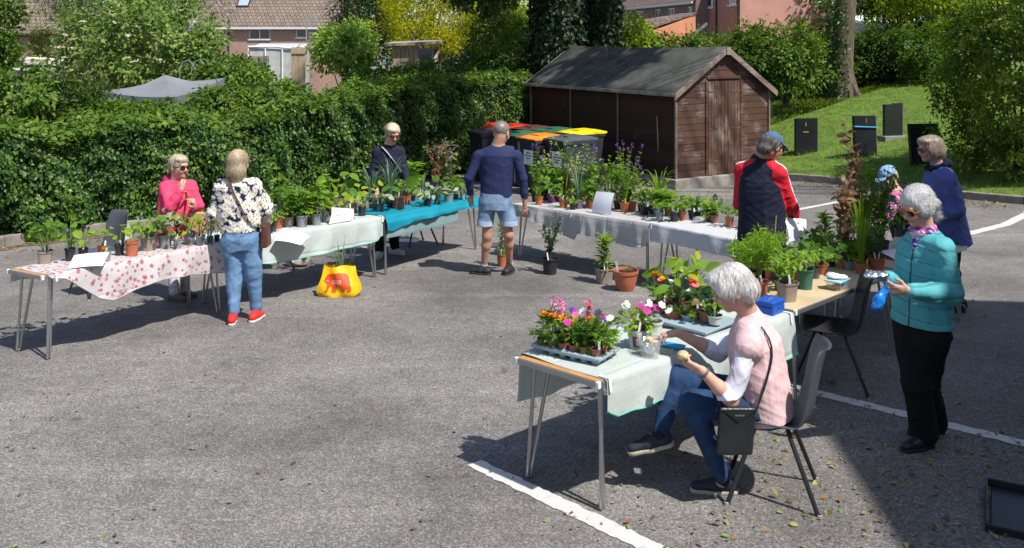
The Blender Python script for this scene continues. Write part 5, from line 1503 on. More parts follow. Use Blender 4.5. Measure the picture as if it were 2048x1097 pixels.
# CHAIRS
CH_G = M('grey polypropylene', (.065, .074, .088), .45, .12, 6, .15, 200)
CH_K = M('charcoal polypropylene', (.030, .032, .036), .42, .15, 6, .15, 200)
CLEG = M('black chair tube', (.018, .018, .02), .4, .1)
def chair(label, loc, rot, mat, seat_h=.44, group='polypropylene chairs'):
    """faces local -y"""
    t = thing('stacking_chair', label, 'chair', loc, rot, group)
    # one moulded shell from the front lip over the seat and up the back
    prof = [(-.215, -.045), (-.22, -.012), (-.19, .006), (-.10, .0), (0, -.008), (.10, -.012), (.155, .008), (.19, .07), (.205, .15), (.222, .25), (.243, .35), (.262, .405), (.285, .42), (.29, .40)]
    rows = []
    for k, (y, z) in enumerate(prof):
        t_ = k / (len(prof) - 1)
        w = .205 if k < 5 else (.215 - .045 * ((k - 5) / 8))
        if k >= 11: w *= (.93, .80, .78)[k - 11]
        row = []
        for i in range(13):
            u = i / 6 - 1
            dish = .028 * (abs(u) ** 3)
            if k <= 5: row.append((u * w, y + (.02 * abs(u) ** 4 if k < 2 else 0), seat_h + z + dish - .012 * (1 - u * u)))
            else: row.append((u * w, y - dish * 1.3 + .02 * (1 - u * u), seat_h + z))
        rows.append(row)
    mb = MB(); mb.sheet(rows); o = mb.build('shell', mat, t, smooth=True); s_ = o.modifiers.new('thick', 'SOLIDIFY'); s_.thickness = .008; sb = o.modifiers.new('sub', 'SUBSURF'); sb.levels = 1; sb.render_levels = 1
    for sx in (-1, 1):
        for sy, top, foot in ((-1, (sx * .13, -.09, seat_h - .03), (sx * .215, -.235, .0)), (1, (sx * .13, .08, seat_h - .03), (sx * .215, .235, .0))):
            mb = MB(); mb.tube([(top[0] * .4, top[1], top[2] + .005), top, (sx * .15, top[1] * 1.15, top[2] - .035), foot], .0125, 10); mb.build('leg', CLEG, t, smooth=True)
            mb = MB(); mb.lathe([(.0145, 0), (.0145, .022), (.011, .026)], foot, 8); mb.build('foot_cap', M('grey ferrule', (.3, .3, .3), .5), t)
    return t
def ground(x, y): return (x, y, gz(y))
CHF = (Vector((1.093, 4.79)) + Vector((1.53, 4.68)) + Vector((1.74, 5.11)) + Vector((1.30, 5.26))) / 4
chair('grey chair the white haired woman sits on, by the nearest table', ground(CHF.x + .02, CHF.y), math.atan2(-.44, -.13), CH_G)
q_ = P(1664, 772)
chair('empty charcoal chair beside the bare wooden table', ground(q_.x, q_.y), math.atan2(-.93, -.24), CH_K)
q_ = P(190, 592); chair('grey chair standing behind the flowered table at far left', ground(q_.x, q_.y + .1), R(-40) + R(4), CH_G)
q_ = P(533, 545); chair('dark chair tucked behind the mint covered table', ground(q_.x, q_.y + .1), R(-50), CH_K)
q_ = P(832, 490); chair('dark chair tucked behind the turquoise table', ground(q_.x, q_.y), R(-55), CH_K)
# POTS AND PLANTS
POTC = {
 'terracotta': M('terracotta plastic', (.42, .125, .06), .55, .18, 9, .15, 60),
 'brown': M('red brown pot', (.27, .10, .065), .6, .2, 9, .2, 60),
 'grey': M('grey pot', (.22, .24, .255), .5, .12, 9, .1, 60),
 'taupe': M('taupe pot', (.26, .215, .18), .6, .15, 9, .15, 60),
 'black': M('black pot', (.022, .024, .027), .45, .25, 9, .15, 60),
 'slate': M('slate pot', (.055, .065, .075), .5, .2, 9, .1, 60),
 'purple': M('purple pot', (.12, .025, .12), .45, .2, 9, .1, 60),
 'mauve': M('mauve pot', (.16, .10, .19), .5, .2, 9, .1, 60),
 'green': M('green pot', (.035, .13, .095), .5, .2, 9, .1, 60),
 'teal': M('teal pot', (.03, .16, .17), .5, .2, 9, .1, 60),
 'white': M('pale pot', (.52, .53, .50), .5, .1, 9, .1, 60),
 'blue': M('pale blue pot', (.30, .40, .45), .5, .15, 9, .1, 60)}
PSOIL = M('potting compost', (.022, .015, .011), .95, .5, 30, .9, 60)
TAG = M('plant label plastic', (.68, .68, .68), .5, .06)
TAGY = M('yellow plant label', (.75, .52, .02), .5, .06)
CANE = M('bamboo', (.38, .26, .12), .6, .2, 6)
STEM = M('green stem', (.10, .17, .04), .55, .25, 8)
STEMW = M('woody stem', (.16, .10, .05), .8, .3, 12)
L_FRESH = LEAF('fresh leaf', [(.09, .19, .02), (.15, .28, .03), (.23, .37, .04), (.34, .45, .07)], .45, .5, .2)
L_MID = LEAF('mid leaf', [(.045, .115, .018), (.08, .18, .025), (.13, .25, .035)], .4, .5, .2)
L_DARK = LEAF('dark leaf', [(.018, .055, .015), (.03, .085, .02), (.055, .12, .03)], .28, .3)
L_YEL = LEAF('yellowing leaf', [(.16, .25, .025), (.26, .34, .03), (.42, .42, .03), (.50, .40, .02)], .42)
L_SILV = LEAF('silver leaf', [(.16, .22, .14), (.24, .30, .19), (.32, .38, .26)], .3)
L_BLUE = LEAF('blue green blade', [(.08, .16, .09), (.13, .22, .12), (.20, .30, .18), (.30, .38, .26)], .3)
L_COP = LEAF('bronze leaf', [(.10, .06, .04), (.18, .10, .06), (.27, .155, .085), (.24, .19, .12)], .35)
L_BRWN = LEAF('dusky purple leaf', [(.085, .065, .055), (.14, .11, .09), (.21, .17, .13), (.30, .24, .17)], .3)
L_RED = LEAF('reddish leaf', [(.26, .07, .04), (.30, .14, .05), (.14, .16, .04), (.10, .20, .04)], .35)
L_VAR = LEAF('variegated leaf', [(.10, .19, .04), (.20, .29, .07), (.42, .46, .20), (.5, .5, .28)], .35)
def FL(name, c): return LEAF('petal ' + name, [tuple(x * .8 for x in c), c, tuple(min(1, x * 1.15) for x in c)], .25, .6)
FCOL = {'orange': (.85, .30, .01), 'pink': (.72, .14, .36), 'palepink': (.78, .34, .52), 'magenta': (.44, .02, .24), 'violet': (.10, .02, .28), 'white': (.72, .72, .70), 'coral': (.80, .17, .15), 'red': (.55, .02, .015), 'lilac': (.32, .20, .60), 'yellow': (.80, .62, .02), 'purple': (.28, .12, .45), 'rust': (.62, .13, .02)}
def bez(a, b, c, n=6):
    t = np.linspace(0, 1, n)[:, None]
    return (1 - t) ** 2 * a + 2 * t * (1 - t) * b + t ** 2 * c
def blades(lb, base, n, H, S, w, g, arch=1.0, up=.3, base_r=.02):
    k = 7; a = g.uniform(0, 6.283, n); out = np.stack([np.cos(a), np.sin(a), 0 * a], 1); sd = np.stack([-np.sin(a), np.cos(a), 0 * a], 1)
    L = g.uniform(.55, 1.05, n); sp = g.uniform(up, 1, n) * S; V = []
    for i in range(k):
        t = i / (k - 1)
        r = base_r + sp * t ** 1.6; z = H * L * (t * (1 + .55 * arch) - .55 * arch * t ** 2.6 * (1 + .3 * sp / max(S, 1e-3)))
        c = base + out * r[:, None] + np.array([0, 0, 1.]) * z[:, None]
        ww = w * (1 - t ** 2.2) * (.75 + .25 * min(1, t * 4)) + .0006
        V.append(np.stack([c - sd * ww, c + np.array([0, 0, -ww * .35]), c + sd * ww], 1))
    V = np.stack(V, 1).reshape(-1, 3); off = np.arange(n)[:, None, None] * (k * 3); q = []
    for i in range(k - 1):
        a_ = i * 3; q += [(a_, a_ + 3, a_ + 4, a_ + 1), (a_ + 1, a_ + 4, a_ + 5, a_ + 2)]
    lb.add(V, [(off + np.array(q)[None]).reshape(-1, 4)])
class PG:
    """one plant: leaf, stem and flower pieces"""
    def __init__(s, g): s.g = g; s.L = {}; s.S = MB(); s.W = MB(); s.Fl = {}
    def lb(s, m): return s.L.setdefault(m, LB())
    def fl(s, c): return s.Fl.setdefault(c, LB())
    def stem(s, pts, r0, r1=None, woody=False):
        r1 = r1 or r0 * .5; n = len(pts)
        (s.W if woody else s.S).tube([tuple(p) for p in pts], [r0 + (r1 - r0) * i / (n - 1) for i in range(n)], 5)
    def bloom(s, col, c, r, face=(0, 0, 1), n=6, cup=.3):
        g = s.g; s.nb = getattr(s, 'nb', 0) + 1; f = nrm(np.array(face, float) + g.normal(0, .15, 3)); u = nrm(np.cross(f, [.3, .9, .2])); v = np.cross(f, u)
        a = np.arange(n) / n * 6.283 + g.uniform(0, 6); X = np.cos(a)[:, None] * u + np.sin(a)[:, None] * v + f * cup
        s.fl((col, s.nb)).leaves(T_PETAL, np.repeat(np.array(c, float)[None], n, 0), X, np.repeat(f[None], n, 0), np.full(n, r))
    def pompon(s, col, c, r):
        d = rdir(26, s.g); d[:, 2] = np.abs(d[:, 2]) * .8 + .05
        s.fl(col).leaves(T_PETAL, np.array(c) + d * r * .25 * np.array([1, 1, .5]), d, d * .3 + np.array([0, 0, 1.]), np.full(26, r * .8))
def tips(g, n, H, S, lo=.6):
    a = np.arange(n) / n * 6.283 * 1.0 + g.uniform(0, .9, n) + g.uniform(0, 6); r = np.sqrt(g.uniform(.05, 1, n)) * S
    return np.stack([np.cos(a) * r, np.sin(a) * r, H * g.uniform(lo, 1, n)], 1)
def grow(kind, H, S, g, col=None):
    G = PG(g); Z = np.array([0, 0, 1.])
    def fan(n, mat, T, size, lo=.55, sub=1, upw=.9, r=.0022, sw=(.75, 1.25), outw=.7):
        for e in tips(g, n, H, S, lo):
            b = np.array([e[0] * .12, e[1] * .12, 0]); pts = bez(b, np.array([e[0] * .3, e[1] * .3, e[2] * .8]), e); G.stem(pts, r)
            o = nrm(np.array([e[0], e[1], .02]))
            G.lb(mat).leaves(T, e[None], (o * outw + g.normal(0, .3, 3) - Z * .1)[None], (Z * upw + o * .35 + g.normal(0, .3, 3) + np.array([.1, -.35, 0]))[None], [size * g.uniform(*sw)])
            for k in range(sub - 1):
                q = pts[3 + k % 3]; G.lb(mat).leaves(T, q[None], (o * .4 + g.normal(0, .6, 3))[None], (Z + g.normal(0, .4, 3))[None], [size * g.uniform(.5, .9)])
    if kind == 'strawberry': fan(15, L_MID, T_TRI, max(.045, S * .33), .5); fan(8, L_FRESH, T_TRI, max(.035, S * .26), .3)
    elif kind == 'squash': fan(8, col or L_FRESH, T_ROUND, max(.04, S * .40), .5, r=.0035); fan(5, L_MID, T_ROUND, max(.03, S * .32), .3, r=.003)
    elif kind == 'squashy': fan(6, L_YEL, T_ROUND, max(.04, S * .36), .45, r=.003); fan(3, L_FRESH, T_ROUND, max(.04, S * .5), .25, r=.003)
    elif kind == 'bean': fan(17, col or L_FRESH, T_HEART, max(.03, S * .27), .4, 4); fan(9, L_MID, T_HEART, max(.03, S * .3), .25, 3)
    elif kind == 'leafy': fan(22, col or L_FRESH, T_OVAL, max(.035, S * .32), .35, 4)
    elif kind == 'seedling': fan(4, L_FRESH, T_OVAL, max(.02, S * .5), .5, 3, r=.0012)
    elif kind == 'sage': fan(13, L_SILV, T_OVAL, max(.05, S * .75), .4, 2, outw=1, upw=.6); fan(3, L_YEL, T_OVAL, S * .7, .05, outw=1)
    elif kind in ('tomato', 'mixed'):
        for st in range(2 if kind == 'tomato' else 3):
            e = np.array([g.normal(0, S * .25), g.normal(0, S * .25), H * g.uniform(.8, 1)]); pts = bez(np.array([g.normal(0, .01), g.normal(0, .01), 0]), np.array([g.normal(0, S * .3), g.normal(0, S * .3), H * .5]), e, 12); G.stem(pts, .003, .0012)
            n = 22; idx = g.integers(2, 12, n); o = rdir(n, g) * np.array([1, 1, .3])
            G.lb(L_FRESH if st % 2 == 0 else L_MID).leaves(T_COMP, pts[idx], o - Z * .15, Z + g.normal(0, .35, (n, 3)), g.uniform(.6, 1.1, n) * max(.06, S * .75))
    elif kind == 'grass': blades(G.lb(col or L_FRESH), np.zeros(3), int(60), H, S, .0022, g, 1.0)
    elif kind == 'spider': blades(G.lb(L_BLUE), np.zeros(3), 38, H, S, .0065, g, 1.1)
    elif kind == 'iris': blades(G.lb(L_BLUE), np.zeros(3), 12, H, S * .7, .009, g, .35)
    elif kind == 'lilyblade': blades(G.lb(L_FRESH), np.zeros(3), 24, H, S, .007, g, 1.1); blades(G.lb(L_YEL), np.zeros(3), 8, H * .9, S, .007, g, 1.1)
    elif kind == 'mound':
        O, D, J = clump_pts((0, 0, H * .35), (S, S, H * .62), 420, .3, 14, g, .4, -.5); G.lb(col or L_FRESH).leaves(T_OVAL, O, J + D, D + Z * .6 + rdir(len(O), g) * .5, g.uniform(.6, 1.2, len(O)) * max(.014, S * .17))
        for e in tips(g, 8, H * .5, S * .6): G.stem([np.array([0, 0, 0]), e * .5, e], .0015)
    elif kind == 'trail':
        for e in tips(g, 12, H, S, .5):
            pts = bez(np.zeros(3), np.array([e[0] * .4, e[1] * .4, e[2]]), e, 8); G.stem(pts, .0014); idx = g.integers(1, 8, 14)
            G.lb(col or L_FRESH).leaves(T_ROUND, pts[idx] + g.normal(0, .012, (14, 3)), rdir(14, g) * np.array([1, 1, .4]), Z + g.normal(0, .5, (14, 3)) + np.array([0, -.3, 0]), g.uniform(.6, 1.2, 14) * max(.018, S * .13))
    elif kind in ('spikes', 'linaria'):
        for k, e in enumerate(tips(g, 8 if kind == 'spikes' else 6, H, S * .75, .55)):
            pts = bez(np.zeros(3), np.array([e[0] * .25, e[1] * .25, e[2] * .6]), e, 14); G.stem(pts, .0022, .001)
            n = 90; idx = (g.random(n) ** 1.2 * 12).astype(int); a = g.uniform(0, 6.28, n)
            G.lb(L_FRESH).leaves(T_LANCE, pts[idx] + g.normal(0, .004, (n, 3)), np.stack([np.cos(a), np.sin(a), g.uniform(.2, 1, n)], 1), Z + g.normal(0, .3, (n, 3)), g.uniform(.022, .045, n))
            n = 15; d = rdir(n, g); G.fl(('purple' if k % 2 else 'lilac', k)).leaves(T_PETAL, e + d * np.array([.010, .010, .022]), d + Z * .3, d, g.uniform(.010, .017, n))
    elif kind == 'fennel':
        for e in tips(g, 9, H, S * .8, .5):
            pts = bez(np.zeros(3), np.array([e[0] * .2, e[1] * .2, e[2] * .7]), e, 8); G.stem(pts, .003, .001); n = 150
            idx = g.integers(3, 8, n); G.lb(L_FRESH).leaves(T_LANCE, pts[idx] + g.normal(0, S * .14, (n, 3)), rdir(n, g) + Z * .3, rdir(n, g), np.stack([g.uniform(.018, .05, n)], 1))
    elif kind == 'lily':
        for e in tips(g, 2, H, S * .25, .85):
            pts = bez(np.zeros(3), np.array([0, 0, H * .5]), e, 16); G.stem(pts, .004, .002); n = 60; idx = np.arange(n) % 15; a = np.arange(n) * 2.4
            G.lb(col or L_FRESH).leaves(T_LANCE, pts[idx], np.stack([np.cos(a), np.sin(a), g.uniform(.3, .9, n)], 1), Z + g.normal(0, .2, (n, 3)), g.uniform(.6, 1, n) * max(.07, S * .8))
    elif kind == 'rosemary':
        for e in tips(g, 16, H, S * .8, .55):
            pts = bez(np.array([e[0] * .2, e[1] * .2, 0]), np.array([e[0] * .4, e[1] * .4, e[2] * .6]), e, 10); G.stem(pts, .002, .001); n = 34; idx = g.integers(1, 10, n); a = g.uniform(0, 6.28, n)
            G.lb(L_SILV if g.random() < .3 else L_MID).leaves(T_LANCE, pts[idx], np.stack([np.cos(a), np.sin(a), .9 + 0 * a], 1), Z + g.normal(0, .3, (n, 3)), g.uniform(.03, .055, n))
    elif kind in ('copper', 'dusky'):
        for e in tips(g, 4, H, S * .45, .6):
            pts = bez(np.zeros(3), np.array([e[0] * .2, e[1] * .2, e[2] * .6]), e, 12); G.stem(pts, .004, .002, True); n = 26; idx = np.clip((np.arange(n) / n * 9 + 3).astype(int), 0, 11); a = np.arange(n) * 2.4 + g.normal(0, .4, n)
            G.lb(L_COP if kind == 'copper' else L_BRWN).leaves(T_LANCE if kind == 'dusky' else T_OVAL, pts[idx], np.stack([np.cos(a), np.sin(a), g.uniform(-.5, 1.3, n)], 1), Z + g.normal(0, .55, (n, 3)), g.uniform(.4, 1.1, n) * max(.08, S * .46))
    elif kind in ('shrub', 'variegated', 'redshrub', 'tutsan'):
        m_ = {'shrub': L_DARK, 'variegated': L_VAR, 'redshrub': L_RED, 'tutsan': L_MID}[kind] if col is None else col
        for e in tips(g, 10, H, S * .75, .4):
            pts = bez(np.zeros(3), np.array([e[0] * .2, e[1] * .2, e[2] * .55]), e, 10); G.stem(pts, .0035, .0012, True); n = 30; idx = g.integers(3, 10, n)
            G.lb(m_).leaves(T_OVAL, pts[idx] + g.normal(0, .012, (n, 3)), rdir(n, g) + Z * .25, Z + g.normal(0, .5, (n, 3)) + np.array([0, -.3, 0]), g.uniform(.6, 1.15, n) * max(.03, S * .20))
            if kind == 'tutsan' and g.random() < .6: G.bloom('yellow', e + Z * .01, .018)
    elif kind == 'marigold':
        O, D, J = clump_pts((0, 0, H * .42), (S, S, H * .48), 44, .4, 6, g, .3, -.9); n = len(O); G.lb(L_MID if g.random() < .6 else L_FRESH).leaves(T_COMP, O, D + J * .6 + Z * .1, Z + D * .6 + rdir(n, g) * .4, g.uniform(.7, 1.2, n) * .055)
        for e in tips(g, 4, H * .8, S * .4): G.stem([np.zeros(3), e * .5, e], .002)
        if col: e = np.array([g.normal(0, S * .3), g.normal(0, S * .3), H * 1.05]); G.stem([np.zeros(3), e * .6, e], .002); G.pompon(col, e, .028)
    elif kind == 'petunia':
        O, D, J = clump_pts((0, 0, H * .42), (S, S, H * .45), int(70 * max(1, S / .055) ** 1.6), .4, 6, g, .3, -.9); n = len(O); G.lb(L_FRESH if g.random() < .6 else L_MID).leaves(T_OVAL, O, D + J * .6 + Z * .1, Z + D * .6 + rdir(n, g) * .4, g.uniform(.7, 1.2, n) * .036)
        for e in tips(g, 5, H * .8, S * .5): G.stem([np.zeros(3), e * .5, e], .002)
        for c in (col if isinstance(col, (list, tuple)) else [col] if col else []):
            e = np.array([g.normal(0, S * .55), g.normal(0, S * .55), H * g.uniform(.85, 1.15)]); G.stem([np.zeros(3), e * .6, e], .0015); G.bloom(c, e, .024, (g.normal(0, .5), -.6, .7), 6, .35)
    elif kind == 'snapdragon':
        for c in col:
            e = np.array([g.normal(0, S * .4), g.normal(0, S * .4), H]); pts = bez(np.zeros(3), np.array([0, 0, H * .5]), e, 12); G.stem(pts, .0025); n = 34; idx = g.integers(2, 7, n); G.lb(L_MID).leaves(T_LANCE, pts[idx], rdir(n, g) + Z * .4, Z + rdir(n, g) * .3, g.uniform(.03, .05, n))
            n = 28; idx = g.integers(7, 12, n); d = rdir(n, g); G.fl(c).leaves(T_PETAL, pts[idx] + d * .008, d + Z * .2, d, g.uniform(.014, .022, n))
    elif kind == 'begonia':
        fan(11, L_DARK, T_HEART, max(.04, S * .45), .4, 2); fan(5, L_RED, T_HEART, max(.035, S * .4), .4, 1)
        for c in col or []: e = np.array([g.normal(0, S * .5), g.normal(0, S * .5), H * 1.05]); G.bloom(c, e, .024, (0, -.5, 1), 7, .3)
    elif kind == 'lettuce': fan(12, L_FRESH, T_OVAL, max(.07, S * .8), .5, 1, .5, .004); fan(8, L_YEL, T_OVAL, max(.06, S * .6), .25, 1, .5, .003)
    elif kind == 'osteo':
        fan(12, L_MID, T_LANCE, .06, .4, 4)
        for c in col: e = np.array([g.normal(0, S * .5), g.normal(0, S * .5), H * g.uniform(.95, 1.25)]); G.stem([np.zeros(3), e * .6, e], .002); G.bloom(c, e, .03, (0, 0, 1), 9, 1.6)
    return G
_pc = [0]
def potted(label, base, pw, ph, pot, kind, H, S, col=None, sq=0.0, tags=1, cane=None, name='potted_plant', cat='plant', group=None, bowl=False, tagm=None, plantoff=(0, 0)):
    """base: world point under the pot; pw width over the rim, ph height, H and S the plant above the rim"""
    _pc[0] += 1; sd = 100 + _pc[0]; g = np.random.default_rng(sd); r_ = random.Random(sd)
    t = thing(name, label, cat, base, r_.uniform(-.5, .5) if not sq else R(20), group)
    r = pw / 2; mb = MB(); rim = min(.016, ph * .16)
    if bowl: prof = [(r * .58, 0), (r * .72, ph * .2), (r * .86, ph * .5), (r * .93, ph * .84), (r * 1.0, ph * .85), (r * 1.02, ph), (r * .95, ph), (r * .9, ph * .8)]
    else: prof = [(r * .74, 0), (r * .90, ph - rim - .001), (r * .98, ph - rim), (r * 1.0, ph), (r * .93, ph), (r * .90, ph * .84)]
    mb.lathe(prof, n=24, sq=sq); o = mb.build('pot', POTC[pot], t, smooth=True)
    mb = MB(); mb.lathe([(r * .905, ph * .86), (r * .5, ph * .88), (.001, ph * .885)], n=20, sq=sq, capb=False); mb.build('soil', PSOIL, o, smooth=True)
    if kind:
        G = grow(kind, H * (1.06 if name == 'potted_plant' and not group.startswith('small') else 1), S * (1.2 if name == 'potted_plant' and not group.startswith('small') else 1.1), g, col); off = (plantoff[0], plantoff[1], ph * .87)
        for i, (m_, lb) in enumerate(G.L.items()): lb.build('foliage', m_, t, off)
        if G.S.V: G.S.build('stems', STEM, t, off, smooth=True)
        if G.W.V: G.W.build('stems', STEMW, t, off, smooth=True)
        for c, lb in G.Fl.items():
            c = c[0] if isinstance(c, tuple) else c; lb.build('flower', FL(c, FCOL[c]), t, off)
    for i in range(tags):
        a = r_.uniform(-2.6, -.5); mb = MB(); L = max(.06, ph * .7); tl = Matrix.Rotation(r_.uniform(-.25, .25), 3, 'Y') @ Matrix.Rotation(r_.uniform(-.25, .1), 3, 'X')
        mb.box(Vector((math.cos(a) * r * .7, math.sin(a) * r * .7, ph * .8)) + tl @ Vector((0, 0, L * .42)), (.013, .0016, L), tl); mb.build('plant_label', tagm or TAG, t)
    if cane: mb = MB(); mb.tube([(r * .3, 0, ph * .5), (r * .3 + cane * .08, 0, cane)], .004, 6); mb.build('cane', CANE, t)
    return t
def pp(label, px, py, w, h, pot, kind, H, S, hh=TH + .006, **k):
    """same, from the photo: pot's foot at (px, py) on a surface hh above the tarmac, sizes in photo pixels"""
    b = P(px, py - w * .14, hh); s = b.y / F
    if hh > .5:                                            # keep the foot on its table
        best = None
        for tb in TABS:
            d_ = Vector((b.x, b.y)) - tb.A; u, v = d_.dot(tb.U), d_.dot(tb.V); m_ = w * s * .36
            u2 = min(max(u, m_), tb.L - m_); v2 = min(max(v, m_ - .02), tb.W - m_); e_ = math.hypot(u - u2, v - v2)
            if best is None or e_ < best[0]: best = (e_, tb(u2, v2, hh))
        b = best[1]
    return potted(label, b, w * s, h * s * .97, pot, kind, H * s, S * s, **k)
TABS = [t1, t2, t3, r1, r2, f1, f2, f3]
GRP = dict(group='potted plants for sale')
GRP2 = dict(group='potted plants for sale')
# --- flowered table
pp('square taupe pot of strawberry plants at the left end of the flowered table', 86, 530, 31, 26, 'taupe', 'strawberry', 55, 34, sq=.8, **GRP)
pp('black pot with one tall broad leaved squash beside the taupe pot', 140, 524, 21, 25, 'black', 'squash', 62, 30, tags=1, **GRP)
pp('low squash in a black pot behind the price sheet', 158, 514, 20, 16, 'black', 'squash', 38, 28, tags=1, **GRP)
pp('small terracotta pot of wispy seedlings behind the price sheet', 200, 508, 19, 16, 'terracotta', 'seedling', 32, 22, tags=1, **GRP)
pp('small grey pot with white labels right of the price sheet', 214, 524, 16, 19, 'grey', 'seedling', 12, 8, tags=2, **GRP)
pp('black pot with a yellowing squash before the terracotta pot', 239, 513, 20, 22, 'black', 'squashy', 34, 24, **GRP)
pp('terracotta pot with a withered sprig on the flowered table', 264, 515, 27, 29, 'terracotta', 'seedling', 24, 18, tags=0, **GRP)
pp('wide taupe pot of bushy beans in the middle of the flowered table', 297, 505, 36, 30, 'taupe', 'bean', 36, 34, **GRP)
pp('grey pot of dusky leaved beans next to the wide taupe pot', 330, 500, 30, 28, 'grey', 'bean', 48, 32, col=L_SILV, tags=0, **GRP)
pp('dark pot of reddish leaves at the back of the flowered table', 352, 484, 24, 16, 'slate', 'redshrub', 40, 26, tags=0, **GRP)
pp('small grey pot with a yellow leaf and two labels', 355, 499, 18, 20, 'grey', 'squashy', 14, 16, tags=2, **GRP)
pp('pale grey pot with drooping yellow squash leaves', 379, 491, 25, 24, 'grey', 'squashy', 34, 26, tags=1, **GRP)
pp('grey pot of young squash beside the green pot', 401, 493, 19, 20, 'grey', 'squash', 34, 22, tags=1, **GRP)
pp('small dark green square pot near the woman in the flowered top', 420, 488, 14, 13, 'green', 'squashy', 52, 22, sq=.8, tags=1, **GRP)
pp('slim black pot with one leaf at the right end of the flowered table', 434, 484, 12, 12, 'black', 'seedling', 26, 14, tags=0, **GRP)
# --- mint table
pp('small black pot with a yellow flowered sprig by the brown handbag', 541, 468, 11, 19, 'black', 'seedling', 16, 14, **GRP)
pp('dark square pot between the black and terracotta pots', 548, 465, 12, 21, 'slate', 'leafy', 22, 16, sq=.8, tags=0, **GRP)
pp('tall terracotta pot of tomatoes at the left of the mint cloth', 557, 460, 21, 27, 'terracotta', 'tomato', 68, 26, tags=1, **GRP)
pp('taupe pot with a tall thin tomato plant', 576, 457, 27, 21, 'taupe', 'tomato', 76, 28, tags=2, **GRP)
pp('black pot of tomatoes just behind the taupe one', 590, 452, 16, 22, 'black', 'tomato', 52, 22, tags=0, **GRP)
pp('grey pot strewn with pebbles holding a tomato plant', 604, 457, 25, 24, 'grey', 'tomato', 50, 28, tags=0, **GRP)
pp('terracotta pot at the back between tomato plants', 593, 445, 20, 22, 'terracotta', 'tomato', 44, 24, tags=1, **GRP)
pp('terracotta pot behind the pair of grey pots', 619, 449, 15, 22, 'terracotta', 'mixed', 40, 24, tags=0, **GRP)
pp('grey pot with a wooden label and tall tomato plant', 633, 453, 22, 24, 'grey', 'tomato', 62, 26, tags=1, **GRP)
pp('grey pot with a yellow label next to the curling sheet', 652, 447, 20, 23, 'grey', 'tomato', 46, 24, tags=1, tagm=TAGY, **GRP)
pp('slate pot of big bright squash leaves behind the curling sheet', 668, 436, 20, 20, 'slate', 'squash', 62, 40, tags=1, tagm=TAGY, **GRP)
pp('terracotta pot of squash at the back of the mint cloth', 706, 428, 18, 18, 'terracotta', 'squashy', 34, 30, **GRP)
pp('taupe pot half hidden by the curling sheet', 702, 437, 14, 20, 'taupe', 'squashy', 26, 24, tags=1, **GRP)
pp('black pot of yellow squash at the right end of the mint cloth', 724, 434, 17, 19, 'black', 'squashy', 44, 32, tags=1, tagm=TAGY, **GRP)
# --- turquoise table
pp('slate pot of strappy low leaves at the corner of the turquoise cloth', 759, 427, 21, 19, 'slate', 'sage', 22, 20, tags=1, **GRP)
pp('black pot with a fountain of grey green blades before the blonde woman', 780, 418, 17, 22, 'black', 'spider', 92, 40, tags=0, **GRP)
pp('black pot of tall arching grassy blades left of the blonde woman', 745, 420, 17, 18, 'black', 'spider', 66, 34, tags=0, **GRP)
pp('red brown pot of big oval leaves, largest on the turquoise cloth', 798, 422, 28, 25, 'brown', 'squash', 42, 36, col=L_MID, **GRP)
pp('terracotta pot tucked behind the red brown one', 814, 412, 18, 20, 'terracotta', 'leafy', 40, 26, tags=0, **GRP)
pp('black square pot of silver sage left on the turquoise cloth', 855, 415, 18, 17, 'black', 'sage', 22, 18, sq=.7, tags=1, **GRP)
pp('dark green square pot of silver sage', 875, 412, 16, 17, 'green', 'sage', 22, 16, sq=.7, tags=0, **GRP)
pp('grey pot of round leaved geranium on the turquoise cloth', 898, 407, 22, 19, 'grey', 'squash', 32, 26, tags=0, **GRP)
pp('slate pot with a yellow label behind the geranium', 911, 401, 14, 16, 'slate', 'leafy', 20, 18, tags=1, tagm=TAGY, **GRP)
pp('pale blue pot of soft leaves nearest the man in shorts', 926, 402, 14, 14, 'blue', 'sage', 14, 14, tags=0, **GRP)
pp('teal pot at the back of the turquoise cloth', 842, 400, 14, 15, 'teal', 'iris', 42, 18, tags=1, **GRP)
pp('slate pot with a climbing bright leaved stem', 826, 404, 13, 14, 'slate', 'lily', 66, 26, tags=0, **GRP)
pp('pot of red tinged shrub rising behind the turquoise cloth', 862, 394, 15, 14, 'black', 'redshrub', 92, 26, tags=0, **GRP)
pp('tall dusky purple leaved plant behind the turquoise cloth', 889, 388, 16, 14, 'black', 'dusky', 96, 40, tags=0, **GRP)
pp('tall dusky plant leaning towards the man in shorts', 915, 384, 15, 14, 'black', 'dusky', 104, 36, tags=0, **GRP)
pp('tall fresh green climber beside the man in shorts', 930, 386, 15, 14, 'slate', 'bean', 90, 18, tags=0, **GRP)
# --- checked table
pp('small terracotta pot at the man in shorts right hand', 1036, 404, 12, 13, 'terracotta', 'seedling', 14, 10, **GRP)
pp('small terracotta pot of tufted grass on the checked cloth', 1078, 412, 17, 17, 'terracotta', 'grass', 26, 16, tags=0, **GRP)
pp('black pot with a tall purple flowered spike at the left of the checked cloth', 1056, 403, 16, 16, 'black', 'spikes', 92, 18, **GRP)
pp('bright purple pot of strawberry leaves', 1104, 408, 20, 19, 'purple', 'strawberry', 34, 28, **GRP)
pp('black pot of bushy fresh shrub before the orange lidded bin', 1084, 398, 18, 18, 'black', 'variegated', 112, 16, tags=0, **GRP)
pp('terracotta pot with a bamboo cane on the checked cloth', 1127, 418, 20, 18, 'terracotta', 'leafy', 24, 20, tags=2, cane=.55, **GRP)
pp('mauve pot of blue green iris blades', 1157, 420, 20, 19, 'mauve', 'iris', 74, 28, tags=0, **GRP)
pp('mound of trailing yellow green leaves at the cloth edge', 1146, 421, 15, 10, 'black', 'trail', 12, 16, tags=0, **GRP)
